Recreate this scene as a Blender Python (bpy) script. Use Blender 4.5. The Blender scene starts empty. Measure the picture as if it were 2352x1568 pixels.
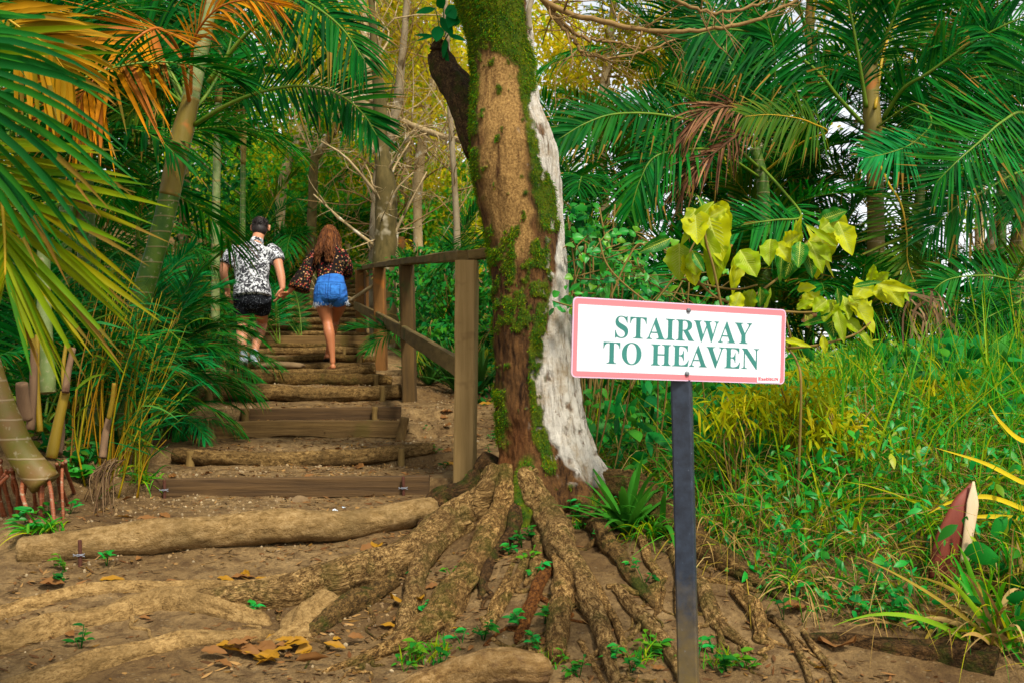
import bpy, bmesh, math, random
import numpy as np
from mathutils import Vector, Matrix

SC = bpy.context.scene
COL = SC.collection
F = 2287.0                      # focal length in photo pixels (photo taken as 2352 wide), eye level at row 850

# ------------------------------------------------------------------ camera
cam = bpy.data.cameras.new("camera")
cam.lens = 35.0
cam.sensor_width = 36.0
cam.shift_y = 0.028
cam.clip_start = 0.05
cam.clip_end = 600.0
cam.dof.use_dof = True
cam.dof.focus_distance = 4.2
cam.dof.aperture_fstop = 8.0
camo = bpy.data.objects.new("camera", cam)
COL.objects.link(camo)
camo.location = (0, 0, 0)
camo.rotation_euler = (math.radians(90), 0, 0)
SC.camera = camo

# ------------------------------------------------------------------ sky and sun (bright overcast)
SUN_EL, SUN_AZ = math.radians(52), math.radians(152)     # azimuth clockwise from +Y
world = bpy.data.worlds.new("World")
SC.world = world
world.use_nodes = True
wn = world.node_tree
wn.nodes.clear()
w_out = wn.nodes.new("ShaderNodeOutputWorld")
w_bg = wn.nodes.new("ShaderNodeBackground")
w_sky = wn.nodes.new("ShaderNodeTexSky")
w_sky.sky_type = 'NISHITA'
w_sky.sun_disc = False
w_sky.sun_elevation = SUN_EL
w_sky.sun_rotation = SUN_AZ
w_sky.dust_density = 1.0
w_hs = wn.nodes.new("ShaderNodeHueSaturation")
w_hs.inputs['Saturation'].default_value = 0.18            # cloud cover takes the blue out
w_bg.inputs['Strength'].default_value = 0.11
wn.links.new(w_sky.outputs[0], w_hs.inputs['Color'])
wn.links.new(w_hs.outputs[0], w_bg.inputs['Color'])
wn.links.new(w_bg.outputs[0], w_out.inputs['Surface'])
sun = bpy.data.lights.new("sun", 'SUN')
sun.energy = 2.5
sun.angle = math.radians(10)
sun.color = (1.0, 0.93, 0.80)
suno = bpy.data.objects.new("sun", sun)
COL.objects.link(suno)
sd = Vector((math.sin(SUN_AZ) * math.cos(SUN_EL), math.cos(SUN_AZ) * math.cos(SUN_EL), math.sin(SUN_EL)))
suno.rotation_euler = sd.to_track_quat('Z', 'Y').to_euler()
SC.view_settings.view_transform = 'Standard'
SC.view_settings.look = 'None'
SC.view_settings.exposure = 1.18
SC.view_settings.gamma = 1.0
SC.render.engine = 'CYCLES'
SC.cycles.max_bounces = 8
SC.cycles.diffuse_bounces = 4
SC.cycles.transmission_bounces = 4
SC.cycles.use_denoising = True

RNG = np.random.default_rng(7)
random.seed(7)


def P(px, py, Y):
    """A point of the place: column and row of the photo (2352 wide) at Y metres ahead of the camera."""
    return np.array([(px - 1176) / F * Y, Y, (850 - py) / F * Y])


def PP(rows):
    return np.array([P(*r) for r in rows])


def lin(r, g, b):
    return tuple(((c / 255) / 12.92 if c / 255 <= 0.04045 else ((c / 255 + 0.055) / 1.055) ** 2.4) for c in (r, g, b))


# ------------------------------------------------------------------ noise
def _h(i, j, k):
    v = np.sin(i * 127.1 + j * 311.7 + k * 74.7) * 43758.5453
    return v - np.floor(v)


def vnoise(x, y, z=0.0):
    x, y, z = np.broadcast_arrays(np.asarray(x, float), np.asarray(y, float), np.asarray(z, float))
    i, j, k = np.floor(x), np.floor(y), np.floor(z)
    u, v, w = x - i, y - j, z - k
    u, v, w = u * u * (3 - 2 * u), v * v * (3 - 2 * v), w * w * (3 - 2 * w)
    r = 0
    for a in (0, 1):
        for b in (0, 1):
            for c in (0, 1):
                r = r + (u if a else 1 - u) * (v if b else 1 - v) * (w if c else 1 - w) * _h(i + a, j + b, k + c)
    return r * 2 - 1


def fbm(x, y, z=0.0, o=4):
    r, a, f = 0, 0.5, 1.0
    for q in range(o):
        r = r + a * vnoise(np.asarray(x) * f + q * 17.3, np.asarray(y) * f - q * 9.1, np.asarray(z) * f + q * 5.7)
        a *= 0.5
        f *= 2.03
    return r


def sstep(a, b, x):
    t = np.clip((np.asarray(x, float) - a) / (b - a), 0, 1)
    return t * t * (3 - 2 * t)


def unit(v):
    v = np.asarray(v, float)
    return v / np.maximum(np.linalg.norm(v, axis=-1, keepdims=True), 1e-9)


def smooth_path(pts, n):
    """Catmull-Rom through the points, n samples."""
    p = np.asarray(pts, float)
    m = len(p)
    if m == 2:
        t = np.linspace(0, 1, n)[:, None]
        return p[0] * (1 - t) + p[1] * t
    q = np.vstack([2 * p[0] - p[1], p, 2 * p[-1] - p[-2]])
    t = np.linspace(0, m - 1 - 1e-6, n)
    i = t.astype(int)
    u = (t - i)[:, None]
    a, b, c, d = q[i], q[i + 1], q[i + 2], q[i + 3]
    return 0.5 * (2 * b + (c - a) * u + (2 * a - 5 * b + 4 * c - d) * u ** 2 + (3 * b - a - 3 * c + d) * u ** 3)


# ------------------------------------------------------------------ mesh builder
class MB:
    def __init__(self):
        self.v, self.q, self.t, self.n = [], [], [], 0
        self.qm, self.tm, self.att = [], [], []

    def add(self, verts, quads=None, tris=None, mi=0, att=None):
        verts = np.asarray(verts, float).reshape(-1, 3)
        if quads is not None and len(quads):
            self.q.append(np.asarray(quads, int).reshape(-1, 4) + self.n)
            self.qm.append(np.full(len(self.q[-1]), mi))
        if tris is not None and len(tris):
            self.t.append(np.asarray(tris, int).reshape(-1, 3) + self.n)
            self.tm.append(np.full(len(self.t[-1]), mi))
        self.v.append(verts)
        self.att.append(att if att is not None else np.zeros((len(verts), 4)))
        self.n += len(verts)

    def tube(self, pts, ra, n=8, rb=None, up=None, caps=True, mi=0, rnoise=0.0, nfreq=3.0, seed=0.0, att=None, round_cap=0.0):
        p = np.asarray(pts, float)
        m = len(p)
        ra = np.broadcast_to(np.asarray(ra, float), (m,)).copy()
        rb = ra if rb is None else np.broadcast_to(np.asarray(rb, float), (m,)).copy()
        if round_cap:
            d0, d1 = unit(p[0] - p[1]), unit(p[-1] - p[-2])
            k = [(1.0, .0), (.92, .38), (.7, .7), (.38, .92)]
            pre = [(p[0] + d0 * ra[0] * round_cap * s, c) for c, s in k[1:]][::-1]
            post = [(p[-1] + d1 * ra[-1] * round_cap * s, c) for c, s in k[1:]]
            a0, a1, b0, b1 = ra[0], ra[-1], rb[0], rb[-1]
            p = np.vstack([[x for x, c in pre], p, [x for x, c in post]])
            ra = np.concatenate([[a0 * c for x, c in pre], ra, [a1 * c for x, c in post]])
            rb = np.concatenate([[b0 * c for x, c in pre], rb, [b1 * c for x, c in post]])
            m = len(p)
        T = unit(np.gradient(p, axis=0))
        if up is None:
            up = np.array([0, 0, 1.0]) if abs(T[0][2]) < 0.9 else np.array([0, -1.0, 0])
        A = np.empty_like(p)
        a = unit(np.cross(up, T[0]))
        for i in range(m):
            a = a - np.dot(a, T[i]) * T[i]
            a = a / max(np.linalg.norm(a), 1e-9)
            A[i] = a
        Bv = np.cross(T, A)
        th = np.linspace(0, 2 * np.pi, n, endpoint=False)
        c, s = np.cos(th), np.sin(th)
        dirs = A[:, None] * (c[None, :, None] * ra[:, None, None]) + Bv[:, None] * (s[None, :, None] * rb[:, None, None])
        if rnoise:
            q = p[:, None] + dirs
            k = 1 + rnoise * fbm(q[..., 0] * nfreq + seed, q[..., 1] * nfreq, q[..., 2] * nfreq, 3)
            dirs = dirs * k[..., None]
        V = (p[:, None] + dirs).reshape(-1, 3)
        i, j = np.meshgrid(np.arange(m - 1), np.arange(n), indexing='ij')
        j2 = (j + 1) % n
        Q = np.stack([i * n + j, i * n + j2, (i + 1) * n + j2, (i + 1) * n + j], -1).reshape(-1, 4)
        tr = None
        if caps:
            V = np.vstack([V, p[0], p[-1]])
            c0, c1 = m * n, m * n + 1
            k = np.arange(n)
            k2 = (k + 1) % n
            tr = np.vstack([np.stack([k2, k, np.full(n, c0)], -1), np.stack([(m - 1) * n + k, (m - 1) * n + k2, np.full(n, c1)], -1)])
        self.add(V, Q, tr, mi, att)
        return V

    def box(self, c, ax, ay, az, mi=0):
        """A box: centre and three half-axis vectors."""
        c, ax, ay, az = (np.asarray(k, float) for k in (c, ax, ay, az))
        V = [c + sx * ax + sy * ay + sz * az for sx in (-1, 1) for sy in (-1, 1) for sz in (-1, 1)]
        Q = [(0, 1, 3, 2), (4, 6, 7, 5), (0, 4, 5, 1), (2, 3, 7, 6), (0, 2, 6, 4), (1, 5, 7, 3)]
        self.add(V, Q, mi=mi)

    def blades(self, B, D, Wd, L, W, prof, droop=0.0, fold=0.0, mi=0, bend=None):
        B, D, Wd = (np.asarray(k, float).reshape(-1, 3) for k in (B, D, Wd))
        n, K = len(B), len(prof)
        if n == 0:
            return
        L = np.broadcast_to(np.asarray(L, float), (n,))
        W = np.broadcast_to(np.asarray(W, float), (n,))
        droop = np.broadcast_to(np.asarray(droop, float), (n,))
        prof = np.asarray(prof, float)
        s = np.linspace(0, 1, K)
        pts = B[:, None] + D[:, None] * (s[None, :] * L[:, None])[..., None]
        pts[..., 2] -= (droop * L)[:, None] * (s ** 2)[None]
        N = np.cross(D, Wd)
        if bend is not None:
            pts += N[:, None] * ((np.broadcast_to(bend, (n,)) * L)[:, None] * (s ** 2)[None])[..., None]
        off = Wd[:, None] * (W[:, None] * 0.5 * prof[None])[..., None]
        if fold:
            mid = pts - N[:, None] * (W[:, None] * fold * prof[None])[..., None]
            V = np.stack([pts - off, mid, pts + off], 2)
            a = 3
        else:
            V = np.stack([pts - off, pts + off], 2)
            a = 2
        i, j, k = np.meshgrid(np.arange(n), np.arange(K - 1), np.arange(a - 1), indexing='ij')
        o = i * K * a + j * a + k
        self.add(V.reshape(-1, 3), np.stack([o, o + 1, o + 1 + a, o + a], -1).reshape(-1, 4), mi=mi)

    def mesh(self, name, mats, smooth=True, origin=None, att=None):
        V = np.concatenate(self.v)
        if origin is not None:
            V = V - np.asarray(origin, float)
        Q = np.concatenate(self.q) if self.q else np.zeros((0, 4), int)
        T = np.concatenate(self.t) if self.t else np.zeros((0, 3), int)
        me = bpy.data.meshes.new(name)
        me.vertices.add(len(V))
        me.vertices.foreach_set('co', V.ravel())
        nl = Q.size + T.size
        me.loops.add(nl)
        me.loops.foreach_set('vertex_index', np.concatenate([Q.ravel(), T.ravel()]).astype(np.int32))
        me.polygons.add(len(Q) + len(T))
        st = np.concatenate([np.arange(len(Q)) * 4, Q.size + np.arange(len(T)) * 3]).astype(np.int32)
        me.polygons.foreach_set('loop_start', st)
        mi = np.concatenate(self.qm + self.tm).astype(np.int32)
        me.polygons.foreach_set('material_index', mi)
        me.polygons.foreach_set('use_smooth', np.full(len(Q) + len(T), bool(smooth)))
        me.update(calc_edges=True)
        me.validate()
        for m in (mats if isinstance(mats, (list, tuple)) else [mats]):
            me.materials.append(m)
        if att:
            a = me.attributes.new(att, 'FLOAT_COLOR', 'POINT')
            a.data.foreach_set('color', np.concatenate(self.att).astype(np.float32).ravel())
        return me

    def build(self, name, mats, parent=None, smooth=True, att=None, origin=None):
        V = np.concatenate(self.v)
        if parent is not None:
            origin = wloc(parent)
            lo = Vector((0, 0, 0))
        else:
            if origin is None:
                origin = np.array([(V[:, 0].min() + V[:, 0].max()) / 2, (V[:, 1].min() + V[:, 1].max()) / 2, V[:, 2].min()])
            lo = Vector(origin)
        o = bpy.data.objects.new(name, self.mesh(name, mats, smooth, origin, att))
        COL.objects.link(o)
        o.location = lo
        if parent is not None:
            o.parent = parent
        return o


def wloc(o):
    r = Vector((0, 0, 0))
    while o is not None:
        r = r + o.location
        o = o.parent
    return np.array(r)


def tag(o, label=None, cat=None, group=None, kind=None):
    if label:
        o['label'] = label
    if cat:
        o['category'] = cat
    if group:
        o['group'] = group
    if kind:
        o['kind'] = kind
    return o


def thing(name, label, cat, loc=(0, 0, 0), group=None):
    o = bpy.data.objects.new(name, None)
    o.empty_display_size = 0.1
    COL.objects.link(o)
    o.location = Vector(loc)
    return tag(o, label, cat, group)


# ------------------------------------------------------------------ materials
class NT:
    def __init__(self, name):
        self.m = bpy.data.materials.new(name)
        self.m.use_nodes = True
        self.t = self.m.node_tree
        self.t.nodes.clear()
        self.out = self.t.nodes.new('ShaderNodeOutputMaterial')

    def n(self, kind, **kw):
        nd = self.t.nodes.new('ShaderNode' + kind)
        for k, v in kw.items():
            if hasattr(nd, k) and not k[0].isupper():
                setattr(nd, k, v)
        return nd

    def l(self, a, b):
        self.t.links.new(a, b)

    def val(self, sock, x):
        if isinstance(x, bpy.types.NodeSocket):
            self.l(x, sock)
        elif isinstance(x, (tuple, list)) and sock.type == 'RGBA':
            sock.default_value = (*x[:3], 1)
        else:
            sock.default_value = x

    def coord(self, kind='Object', scale=(1, 1, 1)):
        tc = self.n('TexCoord')
        mp = self.n('Mapping')
        mp.inputs['Scale'].default_value = scale
        self.l(tc.outputs[kind], mp.inputs['Vector'])
        return mp.outputs[0]

    def noise(self, vec, scale=5.0, detail=4.0, rough=0.55, dist=0.0):
        nd = self.n('TexNoise')
        self.l(vec, nd.inputs['Vector'])
        nd.inputs['Scale'].default_value = scale
        nd.inputs['Detail'].default_value = detail
        nd.inputs['Roughness'].default_value = rough
        nd.inputs['Distortion'].default_value = dist
        return nd.outputs['Fac']

    def voro(self, vec, scale=5.0, feature='F1', out='Distance'):
        nd = self.n('TexVoronoi')
        nd.feature = feature
        self.l(vec, nd.inputs['Vector'])
        nd.inputs['Scale'].default_value = scale
        return nd.outputs[out]

    def ramp(self, fac, stops, interp='LINEAR'):
        nd = self.n('ValToRGB')
        e = nd.color_ramp.elements
        nd.color_ramp.interpolation = interp
        while len(e) < len(stops):
            e.new(0.5)
        for k, (p, c) in zip(e, stops):
            k.position = p
            k.color = (*c[:3], 1) if isinstance(c, (tuple, list)) else (c, c, c, 1)
        self.l(fac, nd.inputs[0])
        return nd.outputs[0]

    def mix(self, f, a, b, mode='MIX'):
        nd = self.n('MixRGB')
        nd.blend_type = mode
        for s, x in zip(nd.inputs, (f, a, b)):
            self.val(s, x)
        return nd.outputs[0]

    def math(self, op, a, b=0.0, clamp=False):
        nd = self.n('Math')
        nd.operation = op
        nd.use_clamp = clamp
        self.val(nd.inputs[0], a)
        self.val(nd.inputs[1], b)
        return nd.outputs[0]

    def bump(self, h, strength=0.5, dist=0.01, prev=None):
        nd = self.n('Bump')
        nd.inputs['Strength'].default_value = strength
        nd.inputs['Distance'].default_value = dist
        self.l(h, nd.inputs['Height'])
        if prev is not None:
            self.l(prev, nd.inputs['Normal'])
        return nd.outputs[0]

    def principled(self, base, rough=0.7, normal=None, spec=0.3, metal=0.0, trans=None, tcol=None, coat=0.0):
        b = self.n('BsdfPrincipled')
        self.val(b.inputs['Base Color'], base)
        self.val(b.inputs['Roughness'], rough)
        b.inputs['Specular IOR Level'].default_value = spec
        b.inputs['Metallic'].default_value = metal
        if normal is not None:
            self.l(normal, b.inputs['Normal'])
        sh = b.outputs[0]
        if trans:
            tr = self.n('BsdfTranslucent')
            self.val(tr.inputs['Color'], tcol if tcol is not None else base)
            ms = self.n('MixShader')
            ms.inputs[0].default_value = trans
            self.l(sh, ms.inputs[1])
            self.l(tr.outputs[0], ms.inputs[2])
            sh = ms.outputs[0]
        self.l(sh, self.out.inputs['Surface'])
        return self.m


def leaf_mat(name, cols, rough=0.55, trans=0.3, spec=0.07, blotch=None, scale=8.0, hue=0.485):
    """Leaf colour differs from leaf to leaf (random per leaf) and a little along each."""
    t = NT(name)
    g = t.n('NewGeometry')
    n = len(cols)
    c = t.ramp(g.outputs['Random Per Island'], [((i + 0.5) / n if n > 1 else 0.5, lin(*k)) for i, k in enumerate(cols)])
    v = t.coord('Object')
    nz = t.noise(v, scale, 2)
    hs = t.n('HueSaturation')
    t.l(c, hs.inputs['Color'])
    t.l(t.math('ADD', t.math('MULTIPLY', nz, 0.9), 0.55), hs.inputs['Value'])
    base = hs.outputs[0]
    if blotch:
        f = t.ramp(t.noise(v, scale * 3.2, 3), [(0.57, 0.0), (0.66, 1.0)])
        base = t.mix(f, base, lin(*blotch))
    tc = t.n('HueSaturation')
    tc.inputs['Hue'].default_value = hue
    tc.inputs['Value'].default_value = 1.25
    t.l(base, tc.inputs['Color'])
    return t.principled(base, rough, None, spec, 0, trans, tc.outputs[0])


def plain_mat(name, c1, c2, scale=20.0, rough=0.8, bump=0.3, stretch=(1, 1, 1), spec=0.25, dist=0.004, spots=None):
    """Noise between two colours with a matching bump; stretch lengthens the grain."""
    t = NT(name)
    v = t.coord('Object', stretch)
    nz = t.noise(v, scale, 6, 0.65)
    base = t.mix(t.ramp(nz, [(0.3, 0.0), (0.7, 1.0)]), lin(*c1), lin(*c2))
    big = t.noise(t.coord('Object'), scale * 0.12, 3)
    base = t.mix(t.math('MULTIPLY', big, 0.5), base, lin(*[k * 0.55 for k in c1]))
    if spots:
        f = t.ramp(t.noise(t.coord('Object'), spots[1], 3, 0.6), [(0.58, 0.0), (0.68, 1.0)])
        base = t.mix(f, base, lin(*spots[0]))
    return t.principled(base, rough, t.bump(nz, bump, dist), spec)


PALM = [(4, 66, 18), (6, 88, 24), (12, 106, 28), (40, 108, 14), (8, 112, 42)]
M = {}
M['palm'] = leaf_mat('palm_leaflet', PALM)
M['palm_dark'] = leaf_mat('palm_leaflet_dark', [(3, 60, 18), (5, 78, 22), (10, 94, 26), (30, 90, 12)])
M['palm_teal'] = leaf_mat('palm_leaflet_teal', [(6, 96, 36), (10, 118, 52), (14, 128, 58), (24, 116, 34)])
M['palm_olive'] = leaf_mat('palm_leaflet_olive', [(50, 86, 6), (68, 98, 10), (34, 90, 18), (92, 100, 14)])
M['palm_near'] = leaf_mat('palm_leaflet_yellow_green', [(96, 120, 4), (120, 132, 4), (74, 116, 8), (134, 124, 4), (52, 106, 12)], trans=0.3)
M['palm_orange'] = leaf_mat('palm_leaflet_orange', [(176, 112, 6), (190, 124, 8), (164, 100, 24), (154, 88, 34), (194, 136, 10)], rough=0.6, trans=0.3, hue=0.505)
M['palm_gold'] = leaf_mat('palm_leaflet_golden', [(150, 112, 10), (166, 120, 12), (120, 104, 14)], rough=0.6, hue=0.5)
M['tip'] = leaf_mat('frond_dry_tip', [(120, 92, 30), (92, 84, 24), (140, 104, 40)], .7, .2)
M['dead'] = leaf_mat('dead_frond', [(96, 62, 40), (120, 84, 58), (82, 50, 34), (142, 104, 70)], rough=0.8, trans=0.1, spec=0.1)
M['rachis'] = plain_mat('frond_rib', (74, 118, 22), (122, 140, 34), 12, 0.5, 0.1)
M['rachis_yel'] = plain_mat('frond_rib_yellow', (168, 150, 20), (190, 140, 20), 12, 0.5, 0.1)
M['rachis_org'] = plain_mat('frond_rib_orange', (180, 110, 16), (170, 80, 20), 12, 0.5, 0.1)
M['rachis_dead'] = plain_mat('frond_rib_brown', (110, 76, 44), (80, 52, 32), 12, 0.8, 0.1)
# ================================================================== the ground
STAIR = [  # (distance, z just in front, z on top, slant)
    (4.33, -0.735, -0.645, 0.30), (5.00, -0.632, -0.553, 0.0), (5.70, -0.545, -0.470, 0.03), (6.40, -0.440, -0.345, 0.0),
    (7.00, -0.360, -0.272, 0.0), (7.70, -0.242, -0.140, 0.0), (8.60, -0.132, -0.040, 0.0), (9.55, -0.052, 0.004, 0.0),
    (10.45, -0.008, 0.075, 0.0), (11.00, 0.075, 0.165, 0.0), (11.55, 0.165, 0.258, 0.0), (12.05, 0.258, 0.320, 0.0),
    (12.60, 0.320, 0.432, 0.0), (13.20, 0.432, 0.512, 0.0), (13.80, 0.512, 0.630, 0.0), (14.40, 0.630, 0.760, 0.0),
    (15.00, 0.760, 0.870, 0.0), (15.60, 0.870, 0.99, 0.0), (16.2, 0.99, 1.11, 0.0), (16.8, 1.11, 1.23, 0.0), (17.4, 1.23, 1.35, 0.0),
    (18.0, 1.35, 1.48, 0.0), (18.6, 1.48, 1.61, 0.0), (19.2, 1.61, 1.74, 0.0), (19.8, 1.74, 1.87, 0.0)]
XC_Y = [-5, 0, 3, 4.3, 5, 5.7, 6.4, 7, 7.7, 8.6, 11, 13, 15, 20, 30]
XC_X = [-.8, -.8, -1.1, -1.24, -1.16, -1.22, -1.34, -1.32, -1.6, -1.74, -2.25, -2.7, -2.86, -3.5, -4.2]
BY = [-30, -5, 0, 2, 3, 4, 4.6, 5, 6, 7, 8, 9, 10.1, 12, 13.8, 16, 20, 30, 60, 300]
BZ = [-3.0, -1.9, -1.5, -1.13, -.945, -.80, -.67, -.56, -.46, -.31, -.21, -.09, -.03, .17, .42, .85, 1.7, 4.2, 11.0, 30.0]
RY = [-30, -5, 0, 2, 3, 3.4, 3.8, 4.3, 5, 6, 8, 12, 20, 60, 300]
RZ = [-3.0, -1.9, -1.5, -1.13, -.95, -.83, -.60, -.38, -.27, -.26, -.30, -.42, -.9, -1.6, -2.0]
PY, PZ = [-30, -5, 0, 2, 3, 3.6], [-3.0, -1.9, -1.5, -1.13, -.945, -.86]
for d_, zb_, zt_, k_ in STAIR:
    PY += [d_ + 0.012, d_ + 0.050]
    PZ += [zb_, zt_ - 0.012]
PY += [21, 30, 60, 300]
PZ += [2.05, 4.2, 11.0, 30.0]


def xc(Y):
    return np.interp(Y, XC_Y, XC_X)


def ground(x, Y, fine=True):
    x, Y = np.asarray(x, float), np.asarray(Y, float)
    d = x - xc(Y)
    base = np.interp(Y, BY, BZ)
    right = np.interp(Y, RY, RZ)
    z = base + (right - base) * sstep(1.5, 2.75 + 0.22 * np.maximum(Y - 5, 0), d)
    z = z + 0.20 * sstep(-0.62, -1.5, d) * sstep(4.1, 5.0, Y) + 0.5 * sstep(-2, -8, d) * sstep(3, 9, Y)
    slant = 0.30 * np.clip(x + 1.24, -1.2, 0.9) * sstep(2.6, 4.0, Y) * sstep(5.0, 4.6, Y)
    st = np.interp(Y - slant, PY, PZ)
    hw = np.interp(Y, [3, 5, 8, 14, 20], [0.95, 0.72, 0.85, 0.72, 0.6])
    m = sstep(hw + 0.35, hw, np.abs(d)) * sstep(2.0, 3.5, Y) * sstep(30, 21, Y)
    z = z * (1 - m) + st * m
    z = z + 0.13 * np.exp(-(((x - 0.16) / 0.42) ** 2 + ((Y - 4.6) / 0.45) ** 2))
    z = z + 0.09 * np.exp(-(((x - 0.30) / 0.55) ** 2 + ((Y - 3.75) / 0.5) ** 2))
    if fine:
        z = z + 0.035 * fbm(x * 1.7, Y * 1.7, 3.1, 3) * (1 - 0.6 * m) + 0.022 * fbm(x * 7, Y * 7, 1.3, 5) + 0.020 * np.abs(fbm(x * 3.1, Y * 3.1, 7.3, 3))
    return z


def drop(px, py, y0=1.6, y1=30.0):
    """Where the line of sight through a photo position meets the ground."""
    Y = np.linspace(y0, y1, 1500)
    dx, dz = (px - 1176) / F, (850 - py) / F
    hit = np.nonzero(dz * Y <= ground(dx * Y, Y))[0]
    y = Y[hit[0]] if len(hit) else y1
    return np.array([dx * y, y, float(ground(dx * y, y))])


def on_ground(x, Y, up=0.0):
    return np.array([x, Y, float(ground(x, Y)) + up])


gx = np.concatenate([-np.geomspace(3.0, 220, 60)[::-1], np.arange(-2.97, 2.6, 0.028), np.geomspace(2.6, 220, 60)])
gy = np.concatenate([[-40, -25, -15, -9, -5, -3, -1.5, -.5, .3, .9, 1.4, 1.8], np.arange(2.1, 9.0, 0.024), np.arange(9.0, 21, 0.07), np.geomspace(21.1, 290, 50)])
X, Yg = np.meshgrid(gx, gy)
Z = ground(X, Yg)
g = MB()
ny, nx = X.shape
i, j = np.meshgrid(np.arange(ny - 1), np.arange(nx - 1), indexing='ij')
o = i * nx + j
g.add(np.stack([X, Yg, Z], -1).reshape(-1, 3), np.stack([o, o + 1, o + 1 + nx, o + nx], -1).reshape(-1, 4))


def ground_mat():
    t = NT('soil')
    v = t.coord('Object')
    n1 = t.noise(v, 1.3, 5, 0.6)
    n2 = t.noise(v, 14, 8, 0.7)
    n3 = t.noise(v, 70, 5, 0.7)
    base = t.mix(t.ramp(n1, [(0.35, 0.0), (0.65, 1.0)]), lin(110, 85, 50), lin(160, 131, 86))
    base = t.mix(t.ramp(n2, [(0.42, 0.0), (0.62, 0.75)]), base, lin(76, 55, 32))
    vo = t.voro(v, 60, 'F1')
    vc = t.n('TexVoronoi')
    t.l(v, vc.inputs['Vector'])
    vc.inputs['Scale'].default_value = 60
    sp = t.n('SeparateColor')
    t.l(vc.outputs['Color'], sp.inputs[0])
    peb = t.math('MULTIPLY', t.ramp(sp.outputs[0], [(0.80, 0.0), (0.84, 1.0)]), t.ramp(vo, [(0.28, 1.0), (0.42, 0.0)]))
    base = t.mix(t.math('MULTIPLY', peb, 0.4), base, t.mix(sp.outputs[1], lin(116, 92, 62), lin(164, 142, 106)))
    base = t.mix(t.ramp(n3, [(0.4, 0.0), (0.75, 0.5)]), base, lin(60, 40, 26))
    b = t.bump(n2, 1.0, 0.045)
    b = t.bump(n3, 0.6, 0.008, b)
    b = t.bump(peb, 0.7, 0.006, b)
    return t.principled(base, 0.92, b, 0.15)


M['soil'] = ground_mat()
tag(g.build('ground', M['soil'], origin=(0, 0, 0)), kind='structure')
# ================================================================== bark that follows a limb, root or log
def bark_along(name, dark, mid, light, moss=None, scale=64, mossamt=.6, crack=.45):
    """Flaky bark whose grain follows the root: the mesh carries the position along and around it."""
    t = NT(name)
    at = t.n('Attribute')
    at.attribute_name = 'mask'
    mp = t.n('Mapping')
    mp.inputs['Scale'].default_value = (1, 1, .6)
    t.l(at.outputs['Vector'], mp.inputs['Vector'])
    vec = mp.outputs[0]
    v = t.coord('Object')
    n1 = t.math('ADD', t.math('MULTIPLY', t.noise(vec, scale, 8, .75, .4), .62), t.math('MULTIPLY', t.noise(vec, scale * 2.6, 6, .75), .38))
    n2 = t.noise(v, 7, 4, .6)
    n3 = t.noise(v, 150, 5, .7)
    c = t.ramp(n1, [(.40, lin(*dark)), (.48, lin(*mid)), (.60, lin(*light))])
    cr = t.n('TexVoronoi')
    cr.feature = 'DISTANCE_TO_EDGE'
    dv = t.n('VectorMath')
    dv.operation = 'ADD'
    wn_ = t.n('TexNoise')
    t.l(vec, wn_.inputs['Vector'])
    wn_.inputs['Scale'].default_value = scale * .5
    sv = t.n('VectorMath')
    sv.operation = 'SCALE'
    sv.inputs['Scale'].default_value = .035
    t.l(wn_.outputs['Color'], sv.inputs[0])
    t.l(vec, dv.inputs[0])
    t.l(sv.outputs[0], dv.inputs[1])
    t.l(dv.outputs[0], cr.inputs['Vector'])
    cr.inputs['Scale'].default_value = scale * 1.7
    crk = t.math('MULTIPLY', t.ramp(cr.outputs['Distance'], [(.02, 1.0), (.2, 0.0)]), t.math('MULTIPLY', t.ramp(n1, [(.42, 1.0), (.56, .15)]), crack))
    c = t.mix(crk, c, lin(*[k * .7 for k in dark]))
    c = t.mix(t.ramp(n2, [(.35, .0), (.7, .7)]), c, lin(*[k * .72 for k in mid]))
    c = t.mix(t.ramp(n3, [(.52, .0), (.7, .55)]), c, lin(*dark))
    if moss:
        f = t.ramp(t.noise(v, 8, 5, .7), [(.5, 0.0), (.62, mossamt)])
        c = t.mix(f, c, t.mix(n3, lin(*moss), lin(*[k * .6 for k in moss])))
    h = t.math('SUBTRACT', t.math('ADD', n1, t.math('MULTIPLY', n3, .4)), t.math('MULTIPLY', crk, .5))
    return t.principled(c, .92, t.bump(h, 1.0, .022), .12)


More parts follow.
